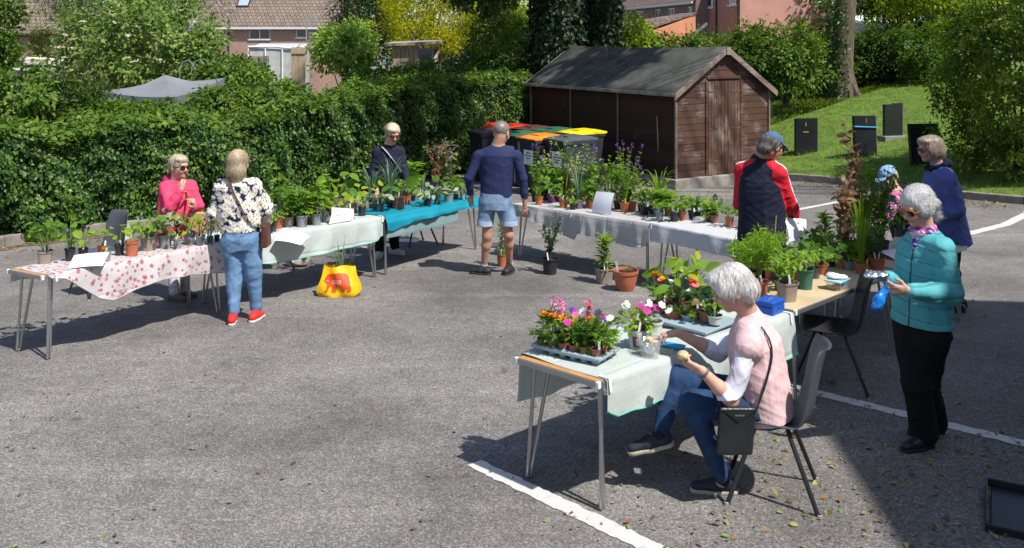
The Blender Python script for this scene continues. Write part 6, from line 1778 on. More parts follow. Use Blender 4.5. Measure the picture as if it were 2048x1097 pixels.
pp('black pot with a tall bean plant before the grey lidded bin', 1172, 402, 17, 17, 'black', 'bean', 108, 18, tags=0, cane=.6, **GRP)
pp('terracotta pot of wiry stems left of the upright sheet', 1182, 419, 15, 17, 'terracotta', 'mixed', 36, 20, tags=1, **GRP)
pp('terracotta pot at the back of the checked cloth', 1144, 404, 16, 15, 'terracotta', 'leafy', 56, 24, tags=0, **GRP)
pp('dark pot of tall variegated shrub behind the upright sheet', 1205, 404, 18, 17, 'black', 'variegated', 92, 22, tags=0, **GRP)
pp('dark pot of lilac spikes behind the upright sheet', 1226, 408, 18, 17, 'brown', 'spikes', 122, 30, tags=1, **GRP)
pp('terracotta pot with a yellow label and lilac spikes', 1249, 427, 20, 20, 'terracotta', 'spikes', 116, 40, tags=1, tagm=TAGY, **GRP)
pp('terracotta pot of leaning purple toadflax beside the yellow labelled one', 1267, 424, 19, 18, 'terracotta', 'linaria', 110, 44, tags=0, **GRP)
# --- white table
pp('black square pot of crinkled leaves on the white cloth', 1289, 432, 19, 17, 'black', 'strawberry', 26, 20, sq=.7, tags=2, **GRP)
pp('black square pot behind the crinkled leaves', 1303, 424, 18, 17, 'black', 'variegated', 46, 24, sq=.7, **GRP)
pp('teal green pot of hebe on the white cloth', 1315, 437, 19, 21, 'green', 'lily', 34, 26, tags=1, **GRP)
pp('small grey pot with tall white labels, front of the white cloth', 1327, 445, 17, 19, 'grey', 'strawberry', 20, 16, tags=2, **GRP)
pp('black pot with a yellow yarrow at the back of the white cloth', 1310, 414, 15, 14, 'black', 'tutsan', 44, 26, tags=0, **GRP)
pp('pot of bright arching day lily leaves', 1341, 428, 18, 18, 'slate', 'lilyblade', 80, 34, tags=1, **GRP)
pp('black square pot with three white labels in front of the day lily', 1347, 445, 17, 19, 'black', 'bean', 20, 18, sq=.7, tags=3, **GRP)
pp('slim terracotta pot right of the labelled black pot', 1360, 442, 14, 20, 'terracotta', 'bean', 20, 16, tags=0, **GRP)
pp('brown pot beside the chives', 1372, 437, 14, 18, 'brown', 'seedling', 20, 14, tags=1, **GRP)
pp('mound of dark chives in a pale pot on the white cloth', 1390, 438, 22, 17, 'blue', 'grass', 34, 26, col=L_DARK, tags=0, **GRP)
pp('black tray of seedlings with white sticks', 1435, 437, 25, 17, 'black', 'seedling', 30, 22, sq=.8, tags=4, **GRP)
pp('terracotta pot with round spotted leaf near the clear bag', 1413, 430, 14, 15, 'terracotta', 'squash', 14, 14, col=L_SILV, tags=1, **GRP)
pp('terracotta pot of leaves beside the capped man', 1459, 456, 19, 19, 'terracotta', 'bean', 28, 20, tags=3, **GRP)
# --- around the capped man
for i, (px, py, pot, kind, H, S, lab) in enumerate([
    (1594, 448, 'black', 'leafy', 24, 22, 'spreading pale leaved plant by the capped man elbow'),
    (1622, 452, 'terracotta', 'bean', 26, 20, 'terracotta pot behind the held sheet'),
    (1648, 456, 'black', 'strawberry', 30, 24, 'black pot of seedlings at the back behind the held sheet'),
    (1672, 462, 'slate', 'leafy', 36, 24, 'slate pot of leafy herbs left of the bronze plant'),
    (1628, 494, 'black', 'petunia', 14, 14, 'pot with one violet pansy below the held sheet'),
    (1650, 500, 'brown', 'lily', 56, 26, 'brown pot with a bright green leafed laurel shoot'),
    (1600, 522, 'black', 'bean', 34, 24, 'black pot of silvery herbs behind the green pot'),
    (1622, 530, 'terracotta', 'strawberry', 40, 26, 'terracotta pot with white labels behind the strawberry'),
    (1668, 520, 'slate', 'leafy', 40, 26, 'slate pot of herbs in front of the bronze plant')]):
    pp(lab, px, py, 22, 20, pot, kind, H, S, col=['lilac', 'lilac'] if kind == 'petunia' else None, tags=1 + i % 2, hh=TH + .004, **GRP)
# --- wooden tables
pp('large terracotta pot of feathery fennel behind the white haired woman', 1520, 595, 34, 30, 'terracotta', 'fennel', 92, 46, tags=1, hh=TH, **GRP)
pp('terracotta pot with tall wispy dill left of the fennel', 1486, 576, 30, 26, 'terracotta', 'fennel', 84, 40, tags=0, hh=TH, **GRP)
pp('terracotta pot with a bent vine on an orange cane', 1508, 556, 26, 24, 'terracotta', 'fennel', 66, 26, tags=1, cane=.50, hh=TH, **GRP)
pp('square taupe pot brimming with yellow green creeping leaves', 1574, 608, 42, 40, 'taupe', 'trail', 62, 46, sq=.8, tags=2, hh=TH, **GRP)
pp('tilted green pot of trailing leaves behind the taupe pot', 1610, 583, 36, 42, 'green', 'trail', 40, 40, tags=2, hh=TH, **GRP)
pp('black pot of tall leaves behind the fennel', 1556, 566, 26, 24, 'black', 'leafy', 50, 34, tags=1, hh=TH, **GRP)
pp('terracotta pot of round strawberry leaves by the food box', 1643, 552, 26, 22, 'terracotta', 'strawberry', 34, 36, tags=1, hh=TH, **GRP)
pp('black pot of small leaves left of the tall copper plant', 1662, 536, 22, 22, 'black', 'bean', 34, 26, hh=TH, **GRP)
pp('terracotta pot at the foot of the tall copper plant', 1686, 540, 22, 22, 'terracotta', 'copper', 150, 40, tags=1, hh=TH, **GRP)
pp('grey pot of wiry stems between terracotta pots', 1699, 543, 24, 20, 'grey', 'mixed', 46, 22, tags=1, hh=TH, **GRP)
pp('terracotta pot with yellow label and tall reedy grass', 1723, 551, 27, 22, 'terracotta', 'grass', 140, 30, tags=1, tagm=TAGY, hh=TH, **GRP)
pp('big terracotta pot of upright rosemary', 1754, 543, 34, 25, 'terracotta', 'rosemary', 66, 32, tags=2, hh=TH, **GRP)
pp('tall bronze leaved plant, highest on the tables', 1708, 520, 30, 34, 'black', 'copper', 226, 44, tags=0, hh=TH, **GRP)
pp('tall green shrub dotted with yellow flowers', 1752, 515, 30, 36, 'black', 'tutsan', 168, 50, tags=1, hh=TH, **GRP)
pp('black pot of tall bluish grass between the two tall plants', 1732, 522, 28, 34, 'black', 'grass', 130, 34, col=L_MID, tags=0, hh=TH, **GRP)
pp('second bronze stem, shorter, left of the tallest one', 1694, 524, 24, 24, 'black', 'copper', 150, 34, tags=1, hh=TH, **GRP)
pp('feathery green brown plume beside the bronze plants', 1720, 512, 26, 28, 'black', 'fennel', 150, 36, tags=0, hh=TH, **GRP)
pp('reedy green clump just behind the rosemary', 1766, 512, 26, 28, 'black', 'shrub', 178, 34, col=L_MID, tags=1, hh=TH, **GRP)
Cs = ['leafy', 'bean', 'mixed', 'spikes', 'variegated', 'tomato']; Wd = {'leafy': 'oval leaved', 'bean': 'heart leaved', 'mixed': 'divided leaved', 'spikes': 'lilac spiked', 'variegated': 'variegated', 'tomato': 'tomato'}
for i, (px, py, H, at) in enumerate([(1066, 400, 62, 'behind the small tufted grass'), (1096, 402, 70, 'behind the bright purple pot'), (1118, 405, 58, 'behind the cane pot'), (1136, 408, 66, 'left of the iris blades'), (1160, 408, 78, 'right of the iris blades'), (1192, 411, 64, 'left of the upright sheet, at the back'), (1214, 413, 60, 'hidden by the upright sheet'), (1238, 415, 84, 'left of the yellow labelled pot'), (1258, 417, 74, 'between the lilac spikes'), (1280, 420, 56, 'behind the black square pots'), (1326, 426, 52, 'left of the day lily'), (1358, 430, 40, 'right of the day lily'), (1382, 432, 34, 'behind the chives'), (1404, 436, 30, 'behind the clear bag'), (1422, 446, 26, 'in front of the seedling tray'), (1446, 446, 28, 'left of the capped man, front'), (1560, 585, 46, 'just left of the taupe creeping pot'), (1594, 566, 44, 'between the taupe and the green pot'), (1628, 560, 36, 'left of the strawberry by the food box'), (1700, 530, 70, 'among the bronze stems'), (1738, 532, 64, 'left of the rosemary')]):
    k = Cs[i % 6] if px < 1270 or px > 1690 else Cs[i % 3]; pc_ = ['black', 'terracotta', 'slate', 'brown'][i % 4]
    pp(f'{pc_} pot of {Wd[k]} greenery {at}', px, py, 17 if px < 1500 else 24, 16 if px < 1500 else 22, pc_, k, H, 22 if px < 1500 else 30, tags=i % 3, hh=TH + (.006 if px < 1500 else 0), **GRP)
# --- on the ground
pp('glossy camellia in a black pot on the tarmac', 1100, 553, 34, 32, 'black', 'shrub', 86, 30, hh=0, tags=1, **GRP)
pp('young lily in a square grey pot under the checked cloth', 1208, 572, 38, 32, 'taupe', 'lily', 70, 28, hh=0, sq=.8, tags=2, **GRP)
pp('wide terracotta bowl pot with a sparse sprig on the tarmac', 1251, 588, 52, 42, 'terracotta', 'seedling', 22, 14, hh=0, tags=2, bowl=True, **GRP)
pp('terracotta pot of upright lily between the man legs', 1004, 536, 22, 26, 'terracotta', 'lily', 70, 18, hh=0, tags=1, **GRP)

# ---- trays on the near table
TRAYM = M('pale blue grey tray', (.26, .34, .385), .5, .1, 5, .1, 60)
def tray(label, o, rot, nx, ny, s, h=.05, ped=True):
    t = thing('plant_tray', label, 'tray', o, rot, 'plastic plant trays')
    w, d = nx * s + .03, ny * s + .03; mb = MB()
    mb.box((w / 2 - .015, d / 2 - .015, h - .008), (w, d, .016)); mb.box((w / 2 - .015, d / 2 - .015, h - .02), (w - .02, d - .02, .012))
    bevel(mb.build('deck', TRAYM, t), .005, 3)
    for i in range(nx):
        for j in range(ny):
            mb = MB(); mb.lathe([(s * .30, 0), (s * .40, h - .024)], (s * (i + .5), s * (j + .5), 0), 14, capb=True); mb.build('cup', TRAYM, t, smooth=True)
    return t
hf = TH + .012
A2 = P(1206, 733, hf); A = P(1068, 705, hf); dX = (A2 - A); dX.z = 0
rot = math.atan2(dX.y, dX.x)
nx, ny = 6, 3; s_ = dX.length / 6.4
tray('pale blue grey tray of marigolds and petunias at the near table end', A, rot, nx, ny, s_)
# local y of the tray must run away from the table end
kinds = {(0, 0): ('marigold', None), (1, 0): ('petunia', None), (2, 0): ('petunia', ['magenta']), (3, 0): ('marigold', 'orange'), (4, 0): ('marigold', 'orange'), (5, 0): ('marigold', 'orange'),
         (0, 1): ('petunia', ['violet', 'white']), (1, 1): ('marigold', 'orange'), (2, 1): ('petunia', ['pink', 'orange']), (3, 1): ('petunia', ['magenta', 'violet']), (4, 1): ('snapdragon', ['pink', 'palepink']), (5, 1): ('marigold', None),
         (0, 2): ('petunia', ['white', 'magenta', 'violet']), (1, 2): ('petunia', ['violet', 'magenta']), (2, 2): ('snapdragon', ['coral', 'magenta']), (3, 2): ('petunia', ['white', 'violet']), (4, 2): ('snapdragon', ['palepink', 'pink']), (5, 2): ('snapdragon', ['palepink'])}
rows_ = ['front', 'middle', 'back']; cols_ = ['at its right end', 'second from right', 'third from right', 'third from left', 'second from left', 'at its left end']
Rm = Matrix.Rotation(rot, 3, 'Z')
for (i0, j), (kd, cl) in kinds.items():
    i = 5 - i0
    b = A + Rm @ Vector((s_ * (i + .5), s_ * (j + .5), .018))
    b.z = A.z + .018 - SL * (b.y - A.y)
    desc = {'marigold': 'orange marigold' if cl else 'leafy marigold', 'petunia': ((cl[0] + ' petunia') if cl else 'leafy petunia'), 'snapdragon': (cl[0] if cl else '') + ' snapdragon'}[kd].replace('palepink', 'pale pink')
    potted(f'small pot of {desc}, {rows_[j]} row of the tray, {cols_[i0]}', b, s_ * .92, .062, 'brown', kd, .135 if kd != 'snapdragon' else .20, s_ * .58, col=cl, tags=1 if (i0, j) in ((0, 0), (5, 0), (4, 0), (2, 1)) else 0, group='small pots of bedding plants in the tray')
# second tray with begonias and lettuces
B = P(1450, 668, hf); rot2 = rot; Rm2 = Matrix.Rotation(rot2, 3, 'Z')
s2 = .105
tray('second pale blue grey tray behind, with begonias and lettuce', f1(1.10, .60, hf), math.atan2(-f1.V.y, -f1.V.x), 6, 4, .088, .045)
for (lab, px, py, w, h, pot, kd, H, S, cl) in [
    ('brown pot of orange gazania buds at the far end of the second tray', 1318, 630, 34, 22, 'brown', 'osteo', 46, 28, ['rust', 'orange', 'orange']),
    ('terracotta pot of low sprouts in front of the second tray', 1347, 652, 38, 28, 'terracotta', 'mound', 8, 17, None),
    ('square blue grey pot spilling mossy leaves', 1379, 656, 38, 24, 'blue', 'mound', 18, 20, None),
    ('brown pot of lettuce with broad bright leaves', 1352, 628, 36, 24, 'brown', 'lettuce', 62, 36, None),
    ('brown pot of tall pale cos lettuce at the back', 1386, 616, 36, 24, 'brown', 'lettuce', 68, 34, None),
    ('brown pot of dark begonia with red flowers', 1388, 640, 34, 22, 'brown', 'begonia', 44, 32, ['red', 'coral', 'red']),
    ('brown pot of red begonia beside the woman face', 1412, 646, 34, 22, 'brown', 'begonia', 44, 30, ['red', 'pink']),
    ('small pale pot of green herb nearest the woman face', 1430, 652, 32, 18, 'white', 'bean', 30, 18, None),
    ('brown pot of marguerites between the lettuces', 1335, 622, 32, 22, 'brown', 'osteo', 30, 24, ['white', 'coral'])]:
    pp(lab, px, py, w, h, pot, kd, H, S, col=cl, hh=hf + (.0 if 'front' in lab or 'square' in lab else .046), tags=1, group='potted plants for sale')
# pot of alyssum in a printed yoghurt tub
tub = pp('white printed tub overflowing with white and magenta petunias', 1278, 704, 50, 42, 'white', 'petunia', 50, 34, hh=hf, col=['white'] * 7 + ['magenta'] * 4, tags=1, group='potted plants for sale', name='planted_tub')
mb = MB(); rt = .5 * 50 * P(1278, 697, hf).y / F
for a0, a1, z0, z1, m_ in ((-2.35, -1.25, .02, .085, 0),):
    G_ = [[((rt * (.755 + .15 * z / .12) + .002) * math.cos(a), (rt * (.755 + .15 * z / .12) + .002) * math.sin(a), z) for a in np.linspace(a0, a1, 10)] for z in (z0, z1)]
    mb.sheet(G_)
tub.rotation_euler = (0, 0, 0)
lbl = mb.build('printed_label', M('printed label', (.22, .05, .08), .5), tub, smooth=True)
mb = MB(); G_ = [[((rt * (.755 + .15 * z / .12) + .0035) * math.cos(a), (rt * (.755 + .15 * z / .12) + .0035) * math.sin(a), z) for a in np.linspace(-1.95, -1.5, 8)] for z in (.035, .075)]; mb.sheet(G_); mb.build('label_panel', TAG, lbl, smooth=True)
mb = MB(); G_ = [[((rt * (.755 + .15 * z / .12) + .0035) * math.cos(a), (rt * (.755 + .15 * z / .12) + .0035) * math.sin(a), z) for a in np.linspace(-1.9, -1.55, 6)] for z in (.022, .032)]; mb.sheet(G_); mb.build('label_stripe', M('green print', (.03, .3, .12), .5), lbl, smooth=True)
# low yellow green mound in its own pot beside the tub
pp('grey pot of low yellow green thyme in front of the printed tub', 1281, 668, 42, 22, 'grey', 'mound', 24, 22, hh=hf, col=L_YEL, tags=1, group='potted plants for sale')
potted('empty cream plant pot behind the food tub', P(1308, 674, hf), .115, .10, 'white', None, 0, 0, tags=0, name='plant_pot', cat='pot')
# PEOPLE
class SDF:
    """a body or garment as one continuous surface grown round a skeleton"""
    def __init__(s, h=.008): s.h = h; s.p = []; s.cuts = []; s.dispf = None
    def cone(s, a, b, ra, rb, k=.025, flat=None, sub=False):
        s.p.append(('c', np.array(a, float), np.array(b, float), ra, rb, k, flat, sub)); return s
    def chain(s, pts, rs, k=.025):
        for i in range(len(pts) - 1): s.cone(pts[i], pts[i + 1], rs[i], rs[i + 1], k)
        return s
    def ell(s, c, r, Rm=None, k=.025, sub=False):
        s.p.append(('e', np.array(c, float), np.array(r, float), np.eye(3) if Rm is None else np.array(Rm, float), k, sub)); return s
    def loft(s, A, B, X, st, k=.03):
        s.p.append(('l', np.array(A, float), np.array(B, float), np.array(X, float), st, k, False)); return s
    def cut(s, p, n): s.cuts.append((np.array(p, float), nrm(np.array(n, float)))); return s
    def _b(s, q):
        if q[0] == 'c':
            r = max(q[3], q[4]); return np.minimum(q[1], q[2]) - r, np.maximum(q[1], q[2]) + r
        if q[0] == 'e': r = q[2].max(); return q[1] - r, q[1] + r
        r = max(max(a[1:3]) for a in q[4]) + .06; return np.minimum(q[1], q[2]) - r, np.maximum(q[1], q[2]) + r
    def _d(s, q, Pn):
        if q[0] == 'c':
            a, b, ra, rb, flat = q[1], q[2], q[3], q[4], q[6]
            if flat is not None:
                ax, f = flat; ax = nrm(np.array(ax, float))
                Pn = Pn + ((Pn - a) @ ax)[:, None] * ax * (f - 1)
            ba = b - a; t = np.clip(((Pn - a) @ ba) / max(ba @ ba, 1e-12), 0, 1)
            return np.linalg.norm(Pn - a - t[:, None] * ba, axis=1) - (ra + (rb - ra) * t)
        if q[0] == 'e':
            L = (Pn - q[1]) @ q[3].T
            k0 = np.linalg.norm(L / q[2], axis=1); k1 = np.linalg.norm(L / (q[2] ** 2), axis=1)
            return np.where(k0 < 1e-6, -q[2].min(), k0 * (k0 - 1) / np.maximum(k1, 1e-9))
        A, B, X, st = q[1:5]
        Lv = B - A; L = np.linalg.norm(Lv); Zv = Lv / L; X = nrm(X - Zv * (X @ Zv)); Y = np.cross(Zv, X)
        v = Pn - A; t = v @ Zv / L; tc = np.clip(t, 0, 1); ts = [a[0] for a in st]
        w = np.interp(tc, ts, [a[1] for a in st]); d = np.interp(tc, ts, [a[2] for a in st]); oy = np.interp(tc, ts, [a[3] if len(a) > 3 else 0 for a in st])
        x = v @ X; y = v @ Y - oy; k0 = np.sqrt((x / w) ** 2 + (y / d) ** 2); k1 = np.sqrt((x / w ** 2) ** 2 + (y / d ** 2) ** 2)
        dd = np.where(k0 < 1e-6, -np.minimum(w, d), k0 * (k0 - 1) / np.maximum(k1, 1e-9)); ex = np.maximum(np.maximum(-t * L, (t - 1) * L), -9)
        return np.where(ex > 0, np.sqrt(np.maximum(dd, 0) ** 2 + ex ** 2) , np.maximum(dd, ex))
    def mesh(s):
        h = s.h; pos = [q for q in s.p if not q[-1]]
        lo = np.min([s._b(q)[0] for q in pos], 0) - 4 * h; hi = np.max([s._b(q)[1] for q in pos], 0) + 4 * h
        n = np.ceil((hi - lo) / h).astype(int) + 1; f = np.full(n, 1.0, np.float32)
        ax = [lo[i] + h * np.arange(n[i]) for i in range(3)]
        for q in s.p:
            k = q[5] if q[0] != 'e' else q[4]; m = k + 3 * h; bl, bh = s._b(q)
            i0 = np.maximum(((bl - m - lo) / h).astype(int), 0); i1 = np.minimum(((bh + m - lo) / h).astype(int) + 2, n)
            if np.any(i1 <= i0): continue
            sl = tuple(slice(a, b) for a, b in zip(i0, i1)); G = np.stack(np.meshgrid(ax[0][sl[0]], ax[1][sl[1]], ax[2][sl[2]], indexing='ij'), -1).reshape(-1, 3)
            d = s._d(q, G).astype(np.float32).reshape(tuple(i1 - i0)); F0 = f[sl]
            if q[-1]: f[sl] = np.maximum(F0, -d)
            else:
                hh = np.clip(.5 + .5 * (F0 - d) / k, 0, 1); f[sl] = F0 * (1 - hh) + d * hh - k * hh * (1 - hh)
        if s.dispf or s.cuts:
            band = np.abs(f) < 4 * h + .03; ii = np.nonzero(band)
            Pn = np.stack([ax[0][ii[0]], ax[1][ii[1]], ax[2][ii[2]]], 1)
            if s.dispf: f[ii] += s.dispf(Pn).astype(np.float32)
        for p, nn in s.cuts:
            pl = (ax[0][:, None, None] - p[0]) * nn[0] + (ax[1][None, :, None] - p[1]) * nn[1] + (ax[2][None, None, :] - p[2]) * nn[2]
            f = np.maximum(f, pl.astype(np.float32))
        return snet(f, lo, h)
def snet(f, org, h):
    S = f < 0; c = np.zeros(tuple(np.array(f.shape) - 1), np.int8); OFF = [(i, j, k) for i in (0, 1) for j in (0, 1) for k in (0, 1)]
    nx, ny, nz = f.shape
    for o in OFF: c += S[o[0]:nx - 1 + o[0], o[1]:ny - 1 + o[1], o[2]:nz - 1 + o[2]]
    M_ = (c > 0) & (c < 8); I, J, K = np.nonzero(M_); idx = np.full(c.shape, -1, np.int32); idx[M_] = np.arange(len(I))
    acc = np.zeros((len(I), 3)); cnt = np.zeros(len(I))
    for a in range(3):
        for o in OFF:
            if o[a]: continue
            o2 = list(o); o2[a] = 1
            f0 = f[I + o[0], J + o[1], K + o[2]]; f1_ = f[I + o2[0], J + o2[1], K + o2[2]]; x = (f0 < 0) != (f1_ < 0)
            t = np.where(x, f0 / np.where(np.abs(f0 - f1_) < 1e-12, 1, f0 - f1_), 0); w = x.astype(float)
            for b in range(3): acc[:, b] += w * (o[b] + (t if b == a else 0))
            cnt += w
    V = org + h * (np.stack([I, J, K], 1) + acc / np.maximum(cnt, 1)[:, None]); Q = []
    for a in range(3):
        b, d = (a + 1) % 3, (a + 2) % 3
        sl0 = [slice(None)] * 3; sl1 = [slice(None)] * 3; sl0[a] = slice(0, -1); sl1[a] = slice(1, None)
        s0 = S[tuple(sl0)]; s1 = S[tuple(sl1)]; ch = s0 != s1; E = np.array(np.nonzero(ch))
        ok = (E[b] > 0) & (E[d] > 0) & (E[b] < f.shape[b] - 1) & (E[d] < f.shape[d] - 1); E = E[:, ok]; inside = s0[tuple(E)]
        def g(db, dd):
            e = E.copy(); e[b] += db; e[d] += dd; return idx[tuple(e)]
        q = np.stack([g(-1, -1), g(0, -1), g(0, 0), g(-1, 0)], 1); q[~inside] = q[~inside][:, ::-1]; Q.append(q)
    Q = np.concatenate(Q); Q = Q[(Q >= 0).all(1)]
    return V, Q
def sdf_obj(name, sd, mats, parent, rel, matf=None):
    V, Q = sd.mesh(); mi = None
    if matf is not None: mi = matf(V[Q].mean(1))
    me = rawmesh(name, V - np.array(rel), [Q], mats, mi); o = link(name, me, parent); o['_'] = 1; del o['_']
    return o, V, Q
def folds(amp, fr, seed, dirs=None):
    g = np.random.default_rng(seed); D = nrm(g.normal(size=(4, 3)) * np.array([1, 1, 1.5])); W = nrm(g.normal(size=(4, 3))); ph = g.uniform(0, 6, 8)
    def f(Pn):
        r = 0
        for i in range(4):
            w = np.sin(Pn @ W[i] * fr * .45 + ph[i]) * 1.6
            r = r + (1 - np.abs(np.sin(Pn @ D[i] * fr * (.6 + .3 * i) + w + ph[i + 4]))) ** 2 * (.5 if i else .8)
        return -(r - .9) * amp
    return f
SKIN = M('skin', (.52, .30, .22), .5, .10, 14, .08, 90, spec=.35)
SKIN2 = M('tanned skin', (.44, .235, .165), .5, .12, 14, .08, 90, spec=.35)
LIP = M('lips', (.42, .16, .14), .45, .1)
EYE = M('eye', (.10, .08, .07), .2, .3, 60)
def hairmat(name, c1, c2):
    if name in _mc: return _mc[name]
    m, n, l, p = _new(name); tc = n.new('ShaderNodeTexCoord'); mp = n.new('ShaderNodeMapping'); mp.inputs['Scale'].default_value = (1, 1, .22); l.new(tc.outputs['Object'], mp.inputs[0])
    nz = n.new('ShaderNodeTexNoise'); nz.inputs['Scale'].default_value = 130; nz.inputs['Detail'].default_value = 5; l.new(mp.outputs[0], nz.inputs['Vector'])
    r = _ramp(n, [(.3, c1), (.7, c2)]); l.new(nz.outputs[0], r.inputs[0]); l.new(r.outputs[0], p.inputs['Base Color']); p.inputs['Roughness'].default_value = .45
    bp = n.new('ShaderNodeBump'); bp.inputs['Strength'].default_value = .3; bp.inputs['Distance'].default_value = .004; l.new(nz.outputs[0], bp.inputs['Height']); l.new(bp.outputs[0], p.inputs['Normal'])
    _mc[name] = m; return m
H_BLOND = hairmat('blonde hair', (.27, .20, .125), (.56, .45, .30))
H_PALE = hairmat('pale blonde hair', (.34, .28, .19), (.63, .54, .39))
H_GREY = hairmat('silver hair', (.30, .30, .30), (.68, .68, .67))
H_WHITE = hairmat('white hair', (.40, .38, .37), (.74, .72, .70))
H_MOUSE = hairmat('mousy hair', (.16, .12, .085), (.40, .32, .24))
H_DARK = hairmat('dark greying hair', (.03, .027, .025), (.14, .13, .12))
H_BUZZ = hairmat('cropped grey hair', (.13, .10, .085), (.22, .18, .155))
V3 = lambda v: np.array([v[0], v[1], v[2]], float)
def snap(V, pts, off=.007):
    """lay strap points on the garment surface V that faces the lens"""
    X = CX + F * V[:, 0] / V[:, 1]; Y = YH + F * (CH - V[:, 2]) / V[:, 1]; out = []
    for p in pts:
        x = CX + F * p[0] / p[1]; y = YH + F * (CH - p[2]) / p[1]; k = np.hypot(X - x, Y - y) < 4.5
        out.append(V3(PD(x, y, V[k][:, 1].min() - off)) if k.sum() > 2 else np.array(p, float))
    return out
class Person:
    def __init__(s, label, y0, gx, gy, h=.0065):
        s.y0 = y0; g_ = P(gx, gy); s.base = Vector((PD(gx, gy, y0).x, y0, gz(y0))); s.t = thing('person', label, 'person', s.base, 0, None); s.h = h; s.rel = V3(s.base)
    def J(s, px, py, dy=0.0): return V3(PD(px, py, s.y0 + dy))
    def head(s, c, f, k=1.0, up=(0, 0, 1), skin=SKIN, ears=True):
        f = nrm(np.array(f, float)); U = np.array(up, float); U = nrm(U - f * (U @ f)); Rr = np.cross(f, U); s.hc = np.array(c, float); s.f, s.r, s.u, s.k = f, Rr, U, k; s.HM = np.stack([f, Rr, U]); s.skin = skin
    def H(s, a, b, c): return s.hc + s.k * (s.f * a + s.r * b + s.u * c)
    def body(s, neck, pelvis, X, sh, el, wr, hands, hip=None, kn=None, an=None, toe=None, chest=(.155, .105), waist=(.13, .095), hips=(.165, .115), limb=1.0, ears=True, legs=True):
        nk = 1 + (limb - 1) * .8
        s.neck, s.pel, s.X = np.array(neck), np.array(pelvis), nrm(np.array(X, float)); s.sh, s.el, s.wr, s.kn, s.an, s.toe = sh, el, wr, kn, an, toe
        k = s.k; b = SDF(s.h); H = s.H; HM = s.HM
        b.ell(H(-.008, 0, .030), np.array([.096, .077, .088]) * k, HM, .02); b.ell(H(.022, 0, -.042), np.array([.066, .062, .068]) * k, HM, .03); b.cone(H(.066, 0, -.088), H(.058, 0, -.082), .022 * k, .026 * k, .03)
        b.ell(H(.076, .036, -.028), np.array([.020, .024, .024]) * k, HM, .02); b.ell(H(.076, -.036, -.028), np.array([.020, .024, .024]) * k, HM, .02)
        b.cone(H(.084, -.03, .026), H(.084, .03, .026), .012 * k, .012 * k, .015)
        b.cone(H(.088, 0, .012), H(.108, 0, -.024), .008 * k, .0135 * k, .008); b.cone(H(.096, -.014, -.028), H(.096, .014, -.028), .008 * k, .008 * k, .008)
        b.ell(H(.082, 0, -.052), np.array([.014, .024, .0075]) * k, HM, .008); b.ell(H(.080, 0, -.063), np.array([.013, .020, .0075]) * k, HM, .008)
        for q in (-1, 1): b.ell(H(.083, .032 * q, .006), np.array([.012, .014, .008]) * k, HM, .004)
        if ears:
            for q in (-1, 1): b.ell(H(-.006, .079 * q, -.012), np.array([.020, .010, .032]) * k, HM, .008)
        b.cone(H(-.022, 0, -.05), s.neck, .053 * k * nk, .060 * k * nk, .03)
        Z = nrm(s.neck - s.pel); s.Zs = Z; Y = nrm(np.cross(Z, s.X)); s.Y = Y
        top = s.neck - Z * .03
        b.loft(s.pel - Z * .07, top, s.X, [(0, hips[0] * .85, hips[1] * .85), (.18, hips[0], hips[1]), (.42, waist[0], waist[1]), (.70, chest[0], chest[1]), (.86, chest[0] * .92, chest[1] * .8), (1, .07, .06)], .04)
        for i in (0, 1):
            b.cone(s.neck - Z * .035, sh[i], .05 * limb, .050 * limb, .04); b.cone(sh[i], el[i], .047 * limb, .038 * limb, .03); b.cone(el[i], el[i] * .6 + wr[i] * .4, .038 * limb, .037 * limb, .02); b.cone(el[i] * .6 + wr[i] * .4, wr[i], .037 * limb, .025 * limb, .02)
            s.hand(b, wr[i], hands[i], i, limb)
        if legs:
            for i in (0, 1):
                hp = s.pel + s.X * (hips[0] * .52) * (1 if i else -1) - Z * .03
                b.cone(hp, kn[i], .082 * limb, .054 * limb, .04); m = kn[i] * .68 + an[i] * .32; dn = nrm(an[i] - kn[i])
                b.cone(kn[i], m, .050 * limb, .050 * limb, .03); b.cone(m, an[i], .050 * limb, .032 * limb, .03)
                b.cone(an[i], an[i] - np.array([0, 0, .035]), .034, .032, .02)
        lips = (H(.09, 0, -.057), .021 * k); ey = [H(.09, .032 * q, .006) for q in (-1, 1)]
        def mf(C):
            m = np.zeros(len(C), np.int32); L = (C - lips[0]) @ HM.T; m[(np.abs(L[:, 1]) < .024 * k) & (np.abs(L[:, 2]) < .011 * k) & (L[:, 0] > -.022)] = 1
            for e in ey:
                L = (C - e) @ HM.T; m[(np.abs(L[:, 1]) < .010 * k) & (np.abs(L[:, 2]) < .005 * k) & (np.abs(L[:, 0]) < .02)] = 2
            return m
        s.bodyo, _, _ = sdf_obj('body', b, [s.skin, LIP, EYE], s.t, s.rel, mf)
        return s
    def hand(s, b, w, hd, side, L=1.0):
        """palm, four bent fingers and a thumb; hd = (direction, palm normal, curl, thumb side)"""
        D, N, curl, ts = hd; D = nrm(np.array(D, float)); N = np.array(N, float); N = nrm(N - D * (N @ D)); Sd = np.cross(D, N) * ts; w = np.array(w, float)
        b.cone(w, w + D * .045, .024 * L, .026 * L, .015, (N, 1.35)); b.cone(w + D * .03 - Sd * .016, w + D * .078 - Sd * .02, .016, .014, .012, (N, 1.25)); b.cone(w + D * .03 + Sd * .016, w + D * .08 + Sd * .018, .017, .014, .012, (N, 1.25))
